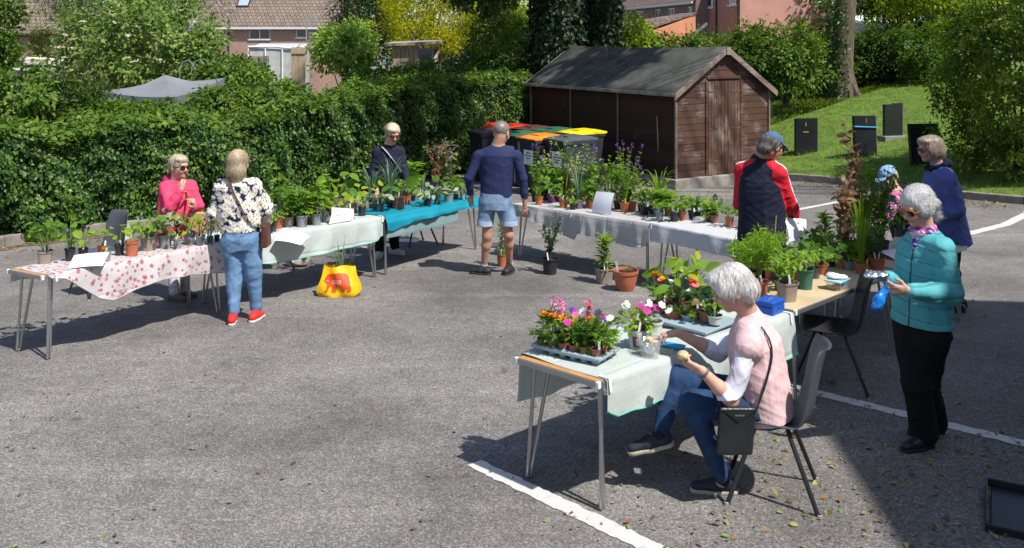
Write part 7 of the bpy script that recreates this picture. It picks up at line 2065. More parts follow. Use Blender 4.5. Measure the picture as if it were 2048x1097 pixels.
        for j, (o, ln) in enumerate(((.027, .068), (.009, .076), (-.009, .070), (-.026, .055))):
            p0 = w + D * (.076 - abs(j - 1.2) * .004) + Sd * o; d = nrm(D + Sd * o * 2.5); r = .0088 - .0006 * j; c = curl * (.8 + .12 * j)
            for q in range(3):
                a = c * (q + .6); dd = d * math.cos(a) + N * math.sin(a); p1 = p0 + dd * ln * (.44, .32, .24)[q]; b.cone(p0, p1, r, r * .9, .003); p0 = p1; r *= .9
        p0 = w + D * .022 + Sd * .022; p1 = p0 + (D * .7 + Sd * .75 + N * .25 * (1 + curl)) * .036; p2 = p1 + nrm(D + Sd * .15 + N * (.3 + curl * .5)) * .030
        b.cone(p0, p1, .0135, .010, .008); b.cone(p1, p2, .010, .0082, .004)
    def top(s, name, mats, chest, waist, hem, hem_t, sl, cover=1.0, amp=.006, fr=18, seed=1, cuts=(), matf=None, neck_r=.075, extra=None, h=None, shr=None, disp=None, sleeves=True, shift=0.0, rise=.0):
        """jacket or jumper: torso loft down to hem_t (metres below the pelvis) with sleeves of radii sl"""
        g = SDF(h or s.h * 1.15); Z = s.Zs; lo = s.pel - Z * hem_t; hi = s.neck - Z * (.012 - rise); Lt = np.linalg.norm(hi - lo)
        tw = (np.linalg.norm(s.pel - lo) + .20) / Lt; tch = (np.linalg.norm(s.pel - lo) + np.linalg.norm(s.neck - s.pel) * .70) / Lt
        g.loft(lo, hi, s.X, [(0, hem[0], hem[1], shift), (min(tw, .5), waist[0], waist[1], shift), (tch, chest[0], chest[1], shift * .4), (tch * .5 + .5, chest[0] * .80, chest[1] * .78), (1, neck_r, neck_r * .9)], .03)
        for i in (0, 1):
            r = shr or sl[0]
            g.cone(s.neck - Z * .045, s.sh[i], sl[0] * .95, r, .05)
            if sleeves:
                e, w = s.el[i], s.wr[i]; wend = e + (w - e) * (cover if not isinstance(cover, (list, tuple)) else cover[i])
                g.cone(s.sh[i], e, r, sl[1], .03); g.cone(e, e * .5 + wend * .5, sl[1], (sl[1] + sl[2]) * .52, .02); g.cone(e * .5 + wend * .5, wend, (sl[1] + sl[2]) * .52, sl[2], .02)
        if extra: extra(g)
        d1 = folds(amp, fr, seed); d2 = folds(amp * .6, fr * 2.4, seed + 9)
        g.dispf = (lambda Pn: d1(Pn) + d2(Pn) + disp(Pn)) if disp else (lambda Pn: d1(Pn) + d2(Pn))
        g.cut(lo + Z * .004, -Z)
        for c in cuts: g.cut(*c)
        o, s.TV, _ = sdf_obj(name, g, mats, s.t, s.rel, matf)
        return o
    def trousers(s, name, mats, hips, th, knr, an, end=1.0, amp=.006, fr=16, seed=2, topz=.10, matf=None, an_flat=None):
        g = SDF(s.h * 1.15); Z = s.Zs; g.loft(s.pel - Z * .10, s.pel + Z * topz, s.X, [(0, hips[0] * .9, hips[1] * .92), (.5, hips[0], hips[1]), (1, hips[0] * .86, hips[1] * .88)], .04)
        for i in (0, 1):
            hp = s.pel + s.X * (hips[0] * .48) * (1 if i else -1) - Z * .03; k, a = s.kn[i], s.an[i]
            if end <= 0: g.cone(hp, hp + (k - hp) * (1 + end), th, knr, .035); g.cut(hp + (k - hp) * (1 + end) + nrm(k - hp) * .0, np.array([0, 0, -1.])) if i == 0 else None; continue
            g.cone(hp, k, th, knr, .04); e = k + (a - k) * end; g.cone(k, e, knr, an, .03)
        d1 = folds(amp, fr, seed); d2 = folds(amp * .45, fr * 2.3, seed + 9); g.dispf = lambda Pn: d1(Pn) + d2(Pn)
        return sdf_obj(name, g, mats, s.t, s.rel, matf)[0]
    def shoes(s, mat, sole, gpts, L=.25, high=.075, w=.042, lift=(0, 0)):
        """gpts: heel-to-toe middle on the ground and the way it points"""
        for i in (0, 1):
            c, d = gpts[i]; c = np.array(c, float); d = np.array(d, float); dz = d[2]; d = nrm(d); up = nrm(np.array([0, 0, 1.]) - d * d[2]); sd = np.cross(d, up)
            g = SDF(.006); a = c - d * L * .36; b_ = c + d * L * .36
            g.cone(a + up * .045, c + up * .045, w * .86, w * .95, .03, (up, 1.05)); g.cone(c + up * .042, b_ + up * .034, w * .98, w * .80, .03, (up, 1.35)); g.cone(a + up * .05 + d * .02, s.an[i] + (np.array([0, 0, .0])), w * .88, .040, .03)
            g.cut(c + up * .012, -up); g.cut(c + up * (high + .02), up * .85 - d * .1)
            sh_, _, _ = sdf_obj('shoe', g, [mat], s.t, s.rel)
            g = SDF(.006); g.cone(a + up * .016, c + up * .016, w * .96, w * 1.03, .02); g.cone(c + up * .016, b_ + up * .018, w * 1.05, w * .9, .02); g.cut(c + up * .024, up); g.cut(c + up * .0, -up)
            sdf_obj('sole', g, [sole], sh_, s.rel)
    def hair(s, mat, build, amp=.0022, strands=2400, slen=.06, seed=3, flow=None, wid=.0011, name='hair', noise=55):
        g = SDF(min(s.h, .006)); build(g); HM = s.HM; hc = s.hc
        g.p = [(q[0], q[1], q[2] * s.k, *q[3:]) if q[0] == 'e' else (q[0], q[1], q[2], q[3] * s.k, q[4] * s.k, *q[5:]) for q in g.p]
        rg = np.random.default_rng(seed)
        def dis(Pn):
            L = (Pn - hc) @ HM.T; a = np.arctan2(L[:, 1], L[:, 0] + .02); r = np.hypot(L[:, 0], L[:, 1])
            return -amp * (np.sin(a * 13 + L[:, 2] * 22 + np.sin(L[:, 2] * 40) * .8) * .6 + np.sin(a * 29 + L[:, 2] * 31) * .45 + np.sin(r * 120 + a * 5) * .3)
        g.dispf = dis
        V, Q = g.mesh(); Vs = [V - s.rel]; Fs = [Q]; nv = len(V)
        if strands:
            cN = np.zeros_like(V); fn = np.cross(V[Q[:, 1]] - V[Q[:, 0]], V[Q[:, 2]] - V[Q[:, 0]])
            for j in range(4): np.add.at(cN, Q[:, j], fn)
            cN = nrm(cN); pick = rg.integers(0, nv, strands); Lp = (V[pick] - hc) @ HM.T / s.k; pick = pick[~((Lp[:, 0] > .04) & (Lp[:, 2] < .115))]; strands = len(pick); p = V[pick]; N = cN[pick]
            fl = (lambda p_: np.repeat(-s.u[None], len(p_), 0)) if flow is None else flow
            D = fl(p) + rg.normal(0, .13, p.shape); D = nrm(D - N * (D * N).sum(1, keepdims=True) * .9); S_ = nrm(np.cross(D, N)); rows = []; q = p + N * .001; ln = slen * rg.uniform(.5, 1.1, strands)
            for j in range(5):
                ww = wid * (1 - j / 4.3); rows.append(np.stack([q - S_ * ww, q + S_ * ww], 1)); q = q + D * (ln / 4)[:, None] + N * (.0018 - .0014 * j) ; D = nrm(D + (-s.u) * .10)
            A = np.stack(rows, 1).reshape(-1, 3); off = np.arange(strands)[:, None, None] * 10 + nv; qd = np.array([(j * 2, j * 2 + 1, j * 2 + 3, j * 2 + 2) for j in range(4)])
            Vs.append(A - s.rel); Fs.append((off + qd[None]).reshape(-1, 4))
        me = rawmesh(name, np.concatenate(Vs), Fs, [mat]); return link(name, me, s.t)
    def glasses(s, lens, frame, k=1.0):
        t = MB(); H = s.H
        for q in (-1, 1):
            c = H(.100, .033 * q, .004); pts = []
            for i in range(14):
                a = i / 14 * 6.283; pts.append(c + s.k * (s.r * .027 * math.cos(a) * (1.0) + s.u * .021 * math.sin(a) - s.f * .010 * (math.cos(a) * q) * (1 if math.cos(a) * q > 0 else .2)))
            t.add(pts, [tuple(range(14))])
            t.add([p + s.f * .003 for p in pts], [tuple(range(13, -1, -1))])
        ob = t.build('sunglasses', lens, s.t, rel=s.base)
        t = MB(); t.tube([H(.104, -.010, .008), H(.108, 0, .011), H(.104, .010, .008)], .003, 6)
        for q in (-1, 1):
            t.tube([H(.097, .060 * q, .010), H(.085, .073 * q, .012), H(.04, .081 * q, .010), H(-.01, .084 * q, .002)], .0032, 6)
            t.tube([tuple(H(.101, .033 * q, .004) + s.k * (s.r * .028 * math.cos(i / 14 * 6.283) + s.u * .022 * math.sin(i / 14 * 6.283) - s.f * .010 * (math.cos(i / 14 * 6.283) * q) * (1 if math.cos(i / 14 * 6.283) * q > 0 else .2))) for i in range(14)], .0028, 6, closed=True)
        t.build('frame', frame, ob, smooth=True, rel=s.base); return ob
def cloth_mat(name, c, rough=.8, var=.14, bump=.08, bs=180, sheen=.0, sc=6): return M(name, c, rough, var, sc, bump, bs, sheen=sheen, spec=.15)
def pattern_mat(name, f, rough=.8, mul=(1, .75)):
    m, n, l, p = _new(name); tc = n.new('ShaderNodeTexCoord'); sp = n.new('ShaderNodeSeparateXYZ'); l.new(tc.outputs['Object'], sp.inputs[0]); cb = n.new('ShaderNodeCombineXYZ')
    l.new(mth(n, l, 'MULTIPLY_ADD', sp.outputs[1], mul[1], sp.outputs[0]), cb.inputs[0]); l.new(sp.outputs[2], cb.inputs[1]); l.new(f(n, l, cb.outputs[0]), p.inputs['Base Color']); p.inputs['Roughness'].default_value = rough; p.inputs['Specular IOR Level'].default_value = .2
    return m
def denim(name, c): return M(name, c, .8, .30, 9, .1, 220, col2=tuple(min(1, q * 1.45) for q in c), spec=.15)
DEN_L = denim('light blue denim', (.115, .20, .335)); DEN_S = denim('washed denim', (.15, .22, .33)); DEN_D = denim('dark blue denim', (.018, .043, .10))
NAVY = cloth_mat('navy jersey', (.022, .030, .085)); NAVY2 = cloth_mat('dark navy knit', (.014, .018, .036)); BLACKC = cloth_mat('black cloth', (.010, .010, .011), .85)
lens_d = M('dark lens', (.03, .014, .012), .08, .2, spec=.7); lens_r = M('amber lens', (.14, .035, .02), .08, .2, spec=.7)
FR_K = M('dark frame', (.03, .02, .02), .3); FR_T = M('tortoise frame', (.45, .16, .03), .3, .4, 90)
DOWN = np.array([0, 0, -1.])
def gp_(px, py, h=0.0): return V3(P(px, py, h))

# ---- man in navy jumper and denim shorts, seen from behind
a = Person('man in navy jumper and denim shorts seen from behind', 10.66, 990, 550); J = a.J
a.head(J(1003, 266, .02), (.42, .86, -.28), 1.14, skin=SKIN2)
a.body(J(996, 290), J(991, 402), (1, 0, 0), [J(958, 313), J(1033, 313)], [J(938, 357, -.03), J(1046, 357, -.02)], [J(942, 394, .08), J(1050, 414, .03)],
       [((.02, .15, -1), (.5, 1, 0), .35, -1), ((-.02, .1, -1), (-.5, 1, 0), .4, 1)], kn=[J(974, 472), J(1017, 470)], an=[gp_(968, 547) + np.array([0, 0, .085]), gp_(1019, 544) + np.array([0, 0, .085])], toe=[(-.8, .5, 0), (.5, .9, 0)], chest=(.18, .12), waist=(.165, .11), hips=(.165, .12), limb=1.06)
zc = [a.wr[i] for i in (0, 1)]
def mf(C):
    m = np.zeros(len(C), np.int32)
    for i in (0, 1):
        d = nrm(a.wr[i] - a.el[i]); t = (C - a.wr[i]) @ d; near = np.linalg.norm(C - a.wr[i], axis=1) < .10; m[near & (t > -.026) & (t < -.018)] = 1
    return m
a.top('jumper', [NAVY, M('white trim', (.6, .6, .6), .8)], (.205, .14), (.195, .135), (.188, .13), -.04, (.068, .055, .040), .97, .004, 15, 11, matf=mf, neck_r=.07)
kz = a.kn[0][2]
def mshort(C):
    m = np.zeros(len(C), np.int32); m[C[:, 2] < PD(0, 440, 10.66).z] = 1; return m
g_ = SDF(.0075); Z = a.Zs; g_.loft(a.pel - Z * .10, a.pel + Z * .10, a.X, [(0, .185, .135), (.5, .197, .14), (1, .185, .13)], .04)
for i in (0, 1):
    hp = a.pel + a.X * .092 * (1 if i else -1) - Z * .03; e = a.J(970 if i == 0 else 1019, 452); g_.cone(hp, e, .108, .098, .03); g_.cone(e + np.array([0, 0, .05]), e, .101, .101, .01)
g_.dispf = folds(.006, 17, 5); g_.cut(a.J(990, 452), DOWN); sdf_obj('shorts', g_, [DEN_S, M('turned up hem', (.33, .43, .55), .8, .1)], a.t, a.rel, mshort)
a.hair(H_BUZZ, lambda g: (g.ell(a.H(-.010, 0, .034), np.array([.098, .080, .088]) * 1.02, a.HM), g.cut(a.H(.03, 0, .06), a.f * .8 - a.u * .35), g.cut(a.H(-.08, 0, -.055), -a.u)), .0008, 0)
a.shoes(M('black trainer', (.018, .018, .02), .6, .3, 20), M('dark sole', (.03, .03, .032), .7), [(gp_(961, 549), (-.85, .28, 0)), (gp_(1018, 548), (.35, .85, 0))], .27)
for i in (0, 1):
    g_ = SDF(.006); g_.cone(a.an[i] + np.array([0, 0, -.02]), a.an[i] + np.array([0, 0, .03]), .045, .043, .01); g_.cut(a.an[i] + np.array([0, 0, .035]), -DOWN); sdf_obj('sock', g_, [M('grey sock', (.36, .37, .42), .9)], a.t, a.rel)

# ---- woman in the daisy print top, seen from behind
def daisy(n, l, uv):
    c = (.016, .018, .05)
    p2, h2, _ = blooms(n, l, uv, 24, .55, 9, .25, 7.1); c = mixc(n, l, p2, c, (.60, .58, .52))
    p1, h1, _ = blooms(n, l, uv, 15.5, .62, 11, .12, 2.3); c = mixc(n, l, p1, c, (.72, .69, .62)); return mixc(n, l, h1, c, (.62, .30, .06))
DAISY = pattern_mat('daisy print', daisy)
b = Person('blonde woman in a daisy print top and jeans seen from behind', 8.62, 488, 641, .006); J = b.J
b.head(J(477, 326, .0), (.35, .93, -.12), 1.0)
b.body(J(474, 361), J(483, 478), (1, .1, 0), [J(444, 375), J(506, 373)], [J(432, 424, .02), J(530, 418, .08)], [J(446, 444, .24), J(519, 454, .28)], [((.3, .9, -.3), (1, 0, 0), .5, 1), ((-.3, .9, -.2), (-1, 0, 0), .5, -1)],
       kn=[J(469, 549), J(507, 546)], an=[gp_(468, 645) + np.array([0, 0, .09]), gp_(513, 638) + np.array([0, 0, .09])], toe=[(-.1, 1, 0), (.35, .9, 0)])
b.top('blouse', [DAISY], (.205, .135), (.215, .145), (.19, .13), -.065, (.082, .088, .040), .95, .011, 15, 12, neck_r=.062, shr=.082)
b.trousers('jeans', [DEN_L], (.185, .135), .112, .082, .058, .93, .006, 17, 6, topz=.13)
b.hair(H_BLOND, lambda g: (g.ell(b.H(-.014, 0, .036), np.array([.108, .092, .094]), b.HM), g.ell(b.H(-.035, 0, -.055), np.array([.085, .098, .085]), b.HM, .04), g.ell(b.H(-.03, .045, -.09), np.array([.06, .045, .055]), b.HM, .03), g.ell(b.H(-.03, -.045, -.09), np.array([.06, .045, .055]), b.HM, .03), g.cut(b.H(.055, 0, -.02), b.f - b.u * .25), g.cut(b.H(0, 0, -.135), -b.u)), .0022, 3000, .09)
b.shoes(M('red suede trainer', (.62, .025, .02), .7, .15), M('white sole', (.62, .56, .52), .6), [(gp_(465, 646), (-.2, .95, 0)), (gp_(514, 640), (.25, .95, 0))], .24, w=.037)
bag = thing('handbag', 'dark brown leather handbag hanging at the hip of the woman in the daisy top', 'handbag', Vector(J(531, 462, .0)))
LEA = M('brown leather', (.085, .028, .018), .45, .25, 12, .2, 60)
mb = MB(); c = Vector((0, 0, 0)); mb.hexa([(-.035, -.09, -.15), (.04, -.09, -.15), (.04, .09, -.15), (-.035, .09, -.15)], [(-.02, -.085, .07), (.025, -.085, .07), (.025, .085, .07), (-.02, .085, .07)]); bevel(mb.build('body', LEA, bag), .02, 3)
mb = MB(); r0 = bag.location; pts = snap(b.TV, [J(457, 353, -.08), J(459, 362, -.12), J(463, 374, -.155), J(468, 387, -.16), J(475, 400, -.175), J(482, 413, -.175), J(489, 426, -.17), J(496, 440, -.165), J(507, 449, -.14), J(518, 452, -.10)]) + [J(531, 449, .0)]
for p_, q_ in zip(pts, pts[1:]):
    d_ = Vector(q_ - p_); rt = d_.to_track_quat('Y', 'Z').to_matrix(); mb.box(Vector((p_ + q_) / 2) - r0, (.022, d_.length + .006, .004), rt)
mb.build('strap', LEA, bag)

# ---- woman in the pink coat
PINK = cloth_mat('pink coat', (.66, .06, .135), .7); PINKD = cloth_mat('hood lining', (.36, .03, .08), .8)
c = Person('woman in a bright pink coat touching her face behind the flowered table', 9.5, 356, 602, .006); J = c.J
c.head(J(358, 334, -.02), (.86, -.50, -.06), 1.03)
c.body(J(352, 363), J(354, 462), (.86, .45, 0), [J(331, 376, -.06), J(381, 374, .06)], [J(341, 413, -.20), J(396, 412, .02)], [J(362, 381, -.19), J(388, 414, -.18)], [((.12, .25, 1), (.3, 1, 0), .75, 1), ((.1, -.4, .6), (-1, -.2, .2), 1.0, 1)],
       kn=[J(350, 532), J(362, 530)], an=[gp_(350, 602) + np.array([0, 0, .08]), gp_(370, 594) + np.array([0, 0, .08])], toe=[(.8, -.5, 0), (.85, -.4, 0)])
c.top('coat', [PINK], (.195, .14), (.20, .15), (.22, .165), .17, (.072, .062, .046), .93, .008, 15, 13, neck_r=.085, rise=.02)
g_ = SDF(.007); g_.ell(c.neck + np.array([-.06, .045, .0]), (.085, .10, .05), None, .03); g_.cone(c.neck + np.array([-.02, -.06, -.02]), c.neck + np.array([-.09, .01, .02]), .035, .045, .03); g_.cone(c.neck + np.array([-.09, .01, .02]), c.neck + np.array([.02, .08, -.01]), .045, .035, .03); g_.dispf = folds(.006, 20, 3); sdf_obj('hood', g_, [PINKD], c.t, c.rel)
c.trousers('trousers', [M('pale patterned cotton', (.36, .36, .42), .8, .5, 38, col2=(.62, .62, .66))], (.185, .135), .10, .075, .062, .97, .006, 16, 7)
c.hair(H_PALE, lambda g: (g.ell(c.H(-.014, 0, .040), np.array([.106, .088, .090]), c.HM), g.ell(c.H(-.07, 0, -.005), np.array([.05, .075, .06]), c.HM, .03), g.ell(c.H(.050, .02, .088), np.array([.045, .06, .03]), c.HM, .03), g.ell(c.H(.095, -.01, .0), np.array([.075, .080, .062]), c.HM, .008, True), g.ell(c.H(.02, -.09, -.03), np.array([.05, .03, .05]), c.HM, .008, True), g.cut(c.H(0, 0, -.05), -c.u)), .0025, 1800, .06, flow=lambda p_: np.repeat((c.f * .5 - c.u * .6)[None], len(p_), 0))
c.glasses(lens_d, FR_K)
c.shoes(M('grey brown shoe', (.10, .085, .075), .6), M('brown sole', (.10, .08, .06), .8), [(gp_(355, 603), (.85, -.4, 0)), (gp_(374, 595), (.9, -.3, 0))], .24)
TAN = M('tan leather', (.42, .25, .12), .5, .15, 10, .1, 60)
bag = thing('handbag', 'tan leather shoulder bag against the pink coat', 'handbag', Vector(J(395, 447, -.12))); r0 = bag.location
mb = MB(); mb.hexa([(-.10, -.05, -.11), (.08, .0, -.11), (.07, .05, -.11), (-.11, .0, -.11)], [(-.07, -.05, .12), (.075, -.01, .12), (.065, .035, .12), (-.08, -.005, .12)]); bevel(mb.build('body', TAN, bag), .02, 3)
mb = MB(); pts = snap(c.TV, [J(371, 384, -.16), J(374, 396, -.19), J(379, 408, -.185), J(384, 418, -.17), J(389, 428, -.15)])
for p_, q_ in zip(pts, pts[1:]):
    d_ = Vector(q_ - p_); mb.box(Vector((p_ + q_) / 2) - r0, (.024, d_.length + .006, .005), d_.to_track_quat('Y', 'Z').to_matrix())
mb.build('strap', TAN, bag)

# ---- blonde woman behind the turquoise table
d = Person('blonde woman in dark navy with sunglasses behind the turquoise table', 11.77, 774, 514, .007); J = d.J
d.head(J(785, 268, -.04), (.42, -.85, -.34), 1.10)
d.body(J(779, 289), J(777, 398), (.93, .30, 0), [J(755, 305, -.02), J(800, 304, .04)], [J(745, 343, -.03), J(810, 341, .0)], [J(752, 374, -.14), J(813, 366, -.12)], [((.15, -.3, -1), (.3, -1, 0), .4, 1), ((-.1, -.3, -1), (-.3, -1, 0), .4, -1)],
       kn=[J(764, 456), J(785, 455)], an=[gp_(758, 514) + np.array([0, 0, .085]), gp_(790, 508) + np.array([0, 0, .085])], toe=[(-.2, -1, 0), (.75, -.6, 0)])
d.top('cardigan', [NAVY2], (.185, .13), (.185, .135), (.195, .14), .10, (.068, .056, .042), .95, .006, 16, 14, neck_r=.066)
d.trousers('trousers', [cloth_mat('dark trousers', (.012, .013, .024), .85)], (.18, .13), .10, .075, .065, .97, .005, 16, 8)
d.hair(H_PALE, lambda g: (g.ell(d.H(-.014, 0, .040), np.array([.106, .088, .088]), d.HM), g.ell(d.H(.045, .03, .080), np.array([.055, .06, .035]), d.HM, .03), g.ell(d.H(.10, -.018, -.01), np.array([.075, .070, .068]), d.HM, .008, True), g.ell(d.H(-.09, -.02, -.005), np.array([.05, .055, .05]), d.HM, .03), g.cone(d.H(-.11, -.03, .0), d.H(-.125, -.045, -.11), .035, .018, .03), g.cut(d.H(0, 0, -.075), d.f * .6 - d.u)), .0022, 1800, .06)
d.glasses(lens_r, FR_K)
d.shoes(M('white trainer', (.66, .66, .66), .6, .06), M('white rubber', (.62, .62, .60), .6), [(gp_(757, 516), (-.1, -1, 0)), (gp_(794, 509), (.85, -.45, 0))], .25)
mb = MB(); pts = snap(d.TV, [d.J(764, 294, -.06), d.J(769, 299, -.1), d.J(776, 307, -.135), d.J(783, 316, -.15), d.J(790, 325, -.165), d.J(797, 335, -.15), d.J(803, 343, -.13)]); bag = thing('bag_strap', 'grey cross body strap over the blonde woman navy cardigan', 'bag', Vector(pts[0])); r0 = bag.location
for p_, q_ in zip(pts, pts[1:]):
    v_ = Vector(q_ - p_); mb.box(Vector((p_ + q_) / 2) - r0, (.03, v_.length + .006, .004), v_.to_track_quat('Y', 'Z').to_matrix())
mb.build('strap', M('grey webbing', (.38, .36, .38), .8), bag)

# ---- man in the cap and red sleeved shirt
RED = cloth_mat('red sleeve', (.58, .02, .035), .7); CHAR = cloth_mat('charcoal navy jersey', (.016, .019, .036), .8); WHT = cloth_mat('white stripe', (.70, .68, .72), .8)
e = Person('man in a blue cap and dark shirt with red sleeves', 8.5, 1522, 646, .006); J = e.J
e.head(J(1544, 293, -.06), (.80, .42, -.42), 1.08, skin=SKIN2)
e.body(J(1524, 315), J(1524, 492), (.92, -.38, 0), [J(1485, 342, .10), J(1556, 346, -.10)], [J(1480, 408, .20), J(1584, 414, -.04)], [J(1520, 446, .42), J(1590, 452, .26)], [((.7, .6, -.3), (0, 0, 1), .5, 1), ((.1, .9, -.2), (-1, 0, .3), .8, 1)],
       kn=[J(1502, 568), J(1540, 570)], an=[gp_(1500, 647) + np.array([0, 0, .085]), gp_(1542, 645) + np.array([0, 0, .085])], toe=[(.3, .9, 0), (.6, .8, 0)], chest=(.20, .145), waist=(.20, .15), hips=(.19, .14), limb=1.15)
def mpolo(C):
    m = np.zeros(len(C), np.int32); Z = e.Zs
    for i in (0, 1):
        nk = e.neck + e.X * (.05 if i else -.05) - Z * .02; s_, el_, w_ = e.sh[i], e.el[i], e.wr[i]
        def seg(p, q): ba = q - p; t = np.clip(((C - p) @ ba) / (ba @ ba), 0, 1); return np.linalg.norm(C - p - t[:, None] * ba, axis=1), t
        d1, _ = seg(nk, s_); d2, _ = seg(s_, el_); d3, _ = seg(el_, w_)
        side = (C - (e.sh[i] - e.X * (.055 if i else -.055))) @ e.X * (1 if i else -1); top_ = (C - e.neck) @ Z
        red = ((d2 < .10) & (side > .012)) | (d3 < .085) | ((d1 < .085) & (top_ > -.075 - .9 * np.maximum(0, side + .05)) & (side > -.085)); red &= ~((side < .005) & (top_ < -.16) & (d3 > .07))
        m[red] = 1
        back = np.cross(Z, e.X); back = back if back[1] < 0 else -back
        for p_, q_ in ((nk, s_), (s_, el_)):
            ax_ = nrm(q_ - p_); out = e.X * (1 if i else -1) * .8 + Z * .6 + back * .15; out = nrm(out - ax_ * (out @ ax_)); sd_ = np.cross(ax_, out); r_ = C - p_; t_ = r_ @ ax_ / np.linalg.norm(q_ - p_)
            m[red & (np.abs(r_ @ sd_) < .017) & (r_ @ out > 0) & (t_ > -.1) & (t_ < 1.05)] = 2
    m[((C - e.neck) @ Z > -.012)] = 0
    return m
e.top('polo_shirt', [CHAR, RED, WHT], (.225, .165), (.225, .175), (.225, .175), .075, (.082, .068, .052), .60, .008, 14, 15, matf=mpolo, neck_r=.076, rise=.035)
e.trousers('trousers', [BLACKC], (.20, .15), .105, .078, .07, .97, .006, 15, 9)
e.hair(H_DARK, lambda g: (g.ell(e.H(-.020, 0, .02), np.array([.106, .088, .085]), e.HM), g.ell(e.H(-.075, 0, -.05), np.array([.055, .075, .05]), e.HM, .03), g.cut(e.H(.045, 0, 0), e.f - e.u * .2), g.cut(e.H(0, 0, .055), e.u), g.cut(e.H(0, 0, -.10), -e.u)), .007, 500, .05)
CAPB = cloth_mat('faded blue cotton', (.075, .13, .22), .8)
def cap(pr, mat, brim=.10):
    g = SDF(.006); g.ell(pr.H(-.008, 0, .045), np.array([.112, .094, .088]), pr.HM, .01); g.cut(pr.H(0, 0, .040), -pr.u * .97 - pr.f * .1); g.dispf = folds(.003, 24, 4); o, _, _ = sdf_obj('cap', g, [mat], pr.t, pr.rel)
    g = SDF(.005); fb = nrm(pr.f - pr.u * .22); HMb = np.stack([fb, pr.r, nrm(np.cross(pr.r, fb) * 1.0)]); g.ell(pr.H(.085, 0, .042), np.array([brim, .075, .010]), HMb, .004); g.cut(pr.H(.06, 0, .04), -pr.f); sdf_obj('peak', g, [mat], o, pr.rel); return o
cap(e, CAPB); e.glasses(GLASS, FR_K)
e.shoes(M('black shoe', (.014, .014, .015), .45), M('black sole', (.02, .02, .02), .8), [(gp_(1502, 649), (.3, .9, 0)), (gp_(1546, 646), (.6, .75, 0))], .27)

# ---- woman in a pale blue cap bending behind the tall plants
FLP = pattern_mat('pink and blue floral', lambda n, l, uv: mixc(n, l, blooms(n, l, uv, 30, .5, 5, .3, 4.0)[0], mixc(n, l, blooms(n, l, uv, 22, .5, 5, .4, 1.0)[0], (.02, .03, .07), (.55, .55, .62)), (.55, .14, .25)))
f = Person('woman in a pale blue cap bending over the table behind the tall plants', 10.15, 1812, 569, .008); J = f.J
f.head(J(1776, 354, -.10), (-.80, -.40, -.40), .95)
f.body(J(1790, 379, -.06), J(1812, 462, .12), (.45, -.85, 0), [J(1783, 394, .12), J(1792, 396, -.22)], [J(1768, 430, .06), J(1776, 436, -.28)], [J(1750, 446, -.08), J(1752, 450, -.34)], [((-1, -.2, -.2), (0, 0, -1), .4, 1), ((-1, -.1, -.1), (0, 0, -1), .4, -1)],
       kn=[J(1806, 518, .10), J(1816, 518, .0)], an=[gp_(1806, 566) + np.array([0, 0, .085]), gp_(1820, 569) + np.array([0, 0, .085])], toe=[(-1, -.2, 0), (-1, -.2, 0)])
f.top('blouse', [FLP, NAVY2], (.185, .135), (.185, .14), (.19, .14), .06, (.066, .056, .044), .9, .006, 15, 16, matf=lambda C: ((C - f.neck) @ f.Zs < -.20).astype(np.int32), neck_r=.066)
f.trousers('trousers', [BLACKC], (.18, .13), .10, .075, .065, .97, .005, 16, 8)
f.hair(H_BLOND, lambda g: (g.ell(f.H(-.016, 0, .015), np.array([.104, .088, .085]), f.HM), g.cone(f.H(-.09, 0, -.02), f.H(-.13, 0, -.07), .045, .02, .03), g.cut(f.H(.03, 0, 0), f.f)), .004, 300, .05)
cap(f, cloth_mat('pale blue cotton', (.22, .36, .55), .8))
f.shoes(M('black shoe', (.014, .014, .015), .45), M('black sole', (.02, .02, .02), .8), [(gp_(1800, 567), (-1, -.2, 0)), (gp_(1814, 571), (-1, -.2, 0))], .25)

# ---- woman in the blue coat
COAT = cloth_mat('periwinkle blue coat', (.095, .12, .33), .65); 
g = Person('woman in a purple blue coat with dark collar facing left', 9.0, 1900, 620, .006); J = g.J
g.head(J(1860, 299, -.02), (-.98, -.12, -.14), 1.04)
g.body(J(1876, 332, .0), J(1893, 470, .02), (.10, .99, 0) if False else (-.16, .98, 0), [J(1894, 360, -.20), J(1882, 356, .20)], [J(1912, 420, -.24), J(1890, 420, .24)], [J(1862, 436, -.26), J(1850, 436, .16)], [((-.9, -.1, .1), (0, .5, -.8), .6, 1), ((-.9, -.1, .1), (0, -.5, -.8), .6, -1)],
       kn=[J(1900, 548, -.08), J(1904, 548, .1)], an=[gp_(1908, 623) + np.array([0, 0, .085]), gp_(1912, 612) + np.array([0, 0, .085])], toe=[(-1, 0, 0), (-1, .1, 0)], chest=(.175, .13), hips=(.18, .135))
g.top('coat', [COAT], (.215, .18), (.225, .20), (.235, .225), .10, (.088, .082, .058), .93, .010, 13, 17, neck_r=.09, rise=.02)
g_ = SDF(.007)
for i in range(9):
    a0 = i / 9 * 6.283; a1 = (i + 1) / 9 * 6.283; q = lambda t: g.neck + np.array([.085 * math.cos(t) - .0, .09 * math.sin(t), .005 + .035 * math.cos(t)]); g_.cone(q(a0), q(a1), .030, .030, .02)
g_.ell(g.neck + np.array([.075, 0, .03]), (.06, .10, .04), None, .03); g_.dispf = folds(.005, 20, 3); sdf_obj('collar', g_, [cloth_mat('dark navy lining', (.010, .013, .028), .9)], g.t, g.rel)
g.trousers('trousers', [cloth_mat('dark navy trousers', (.012, .014, .028), .85)], (.18, .14), .10, .078, .072, .97, .006, 16, 9)
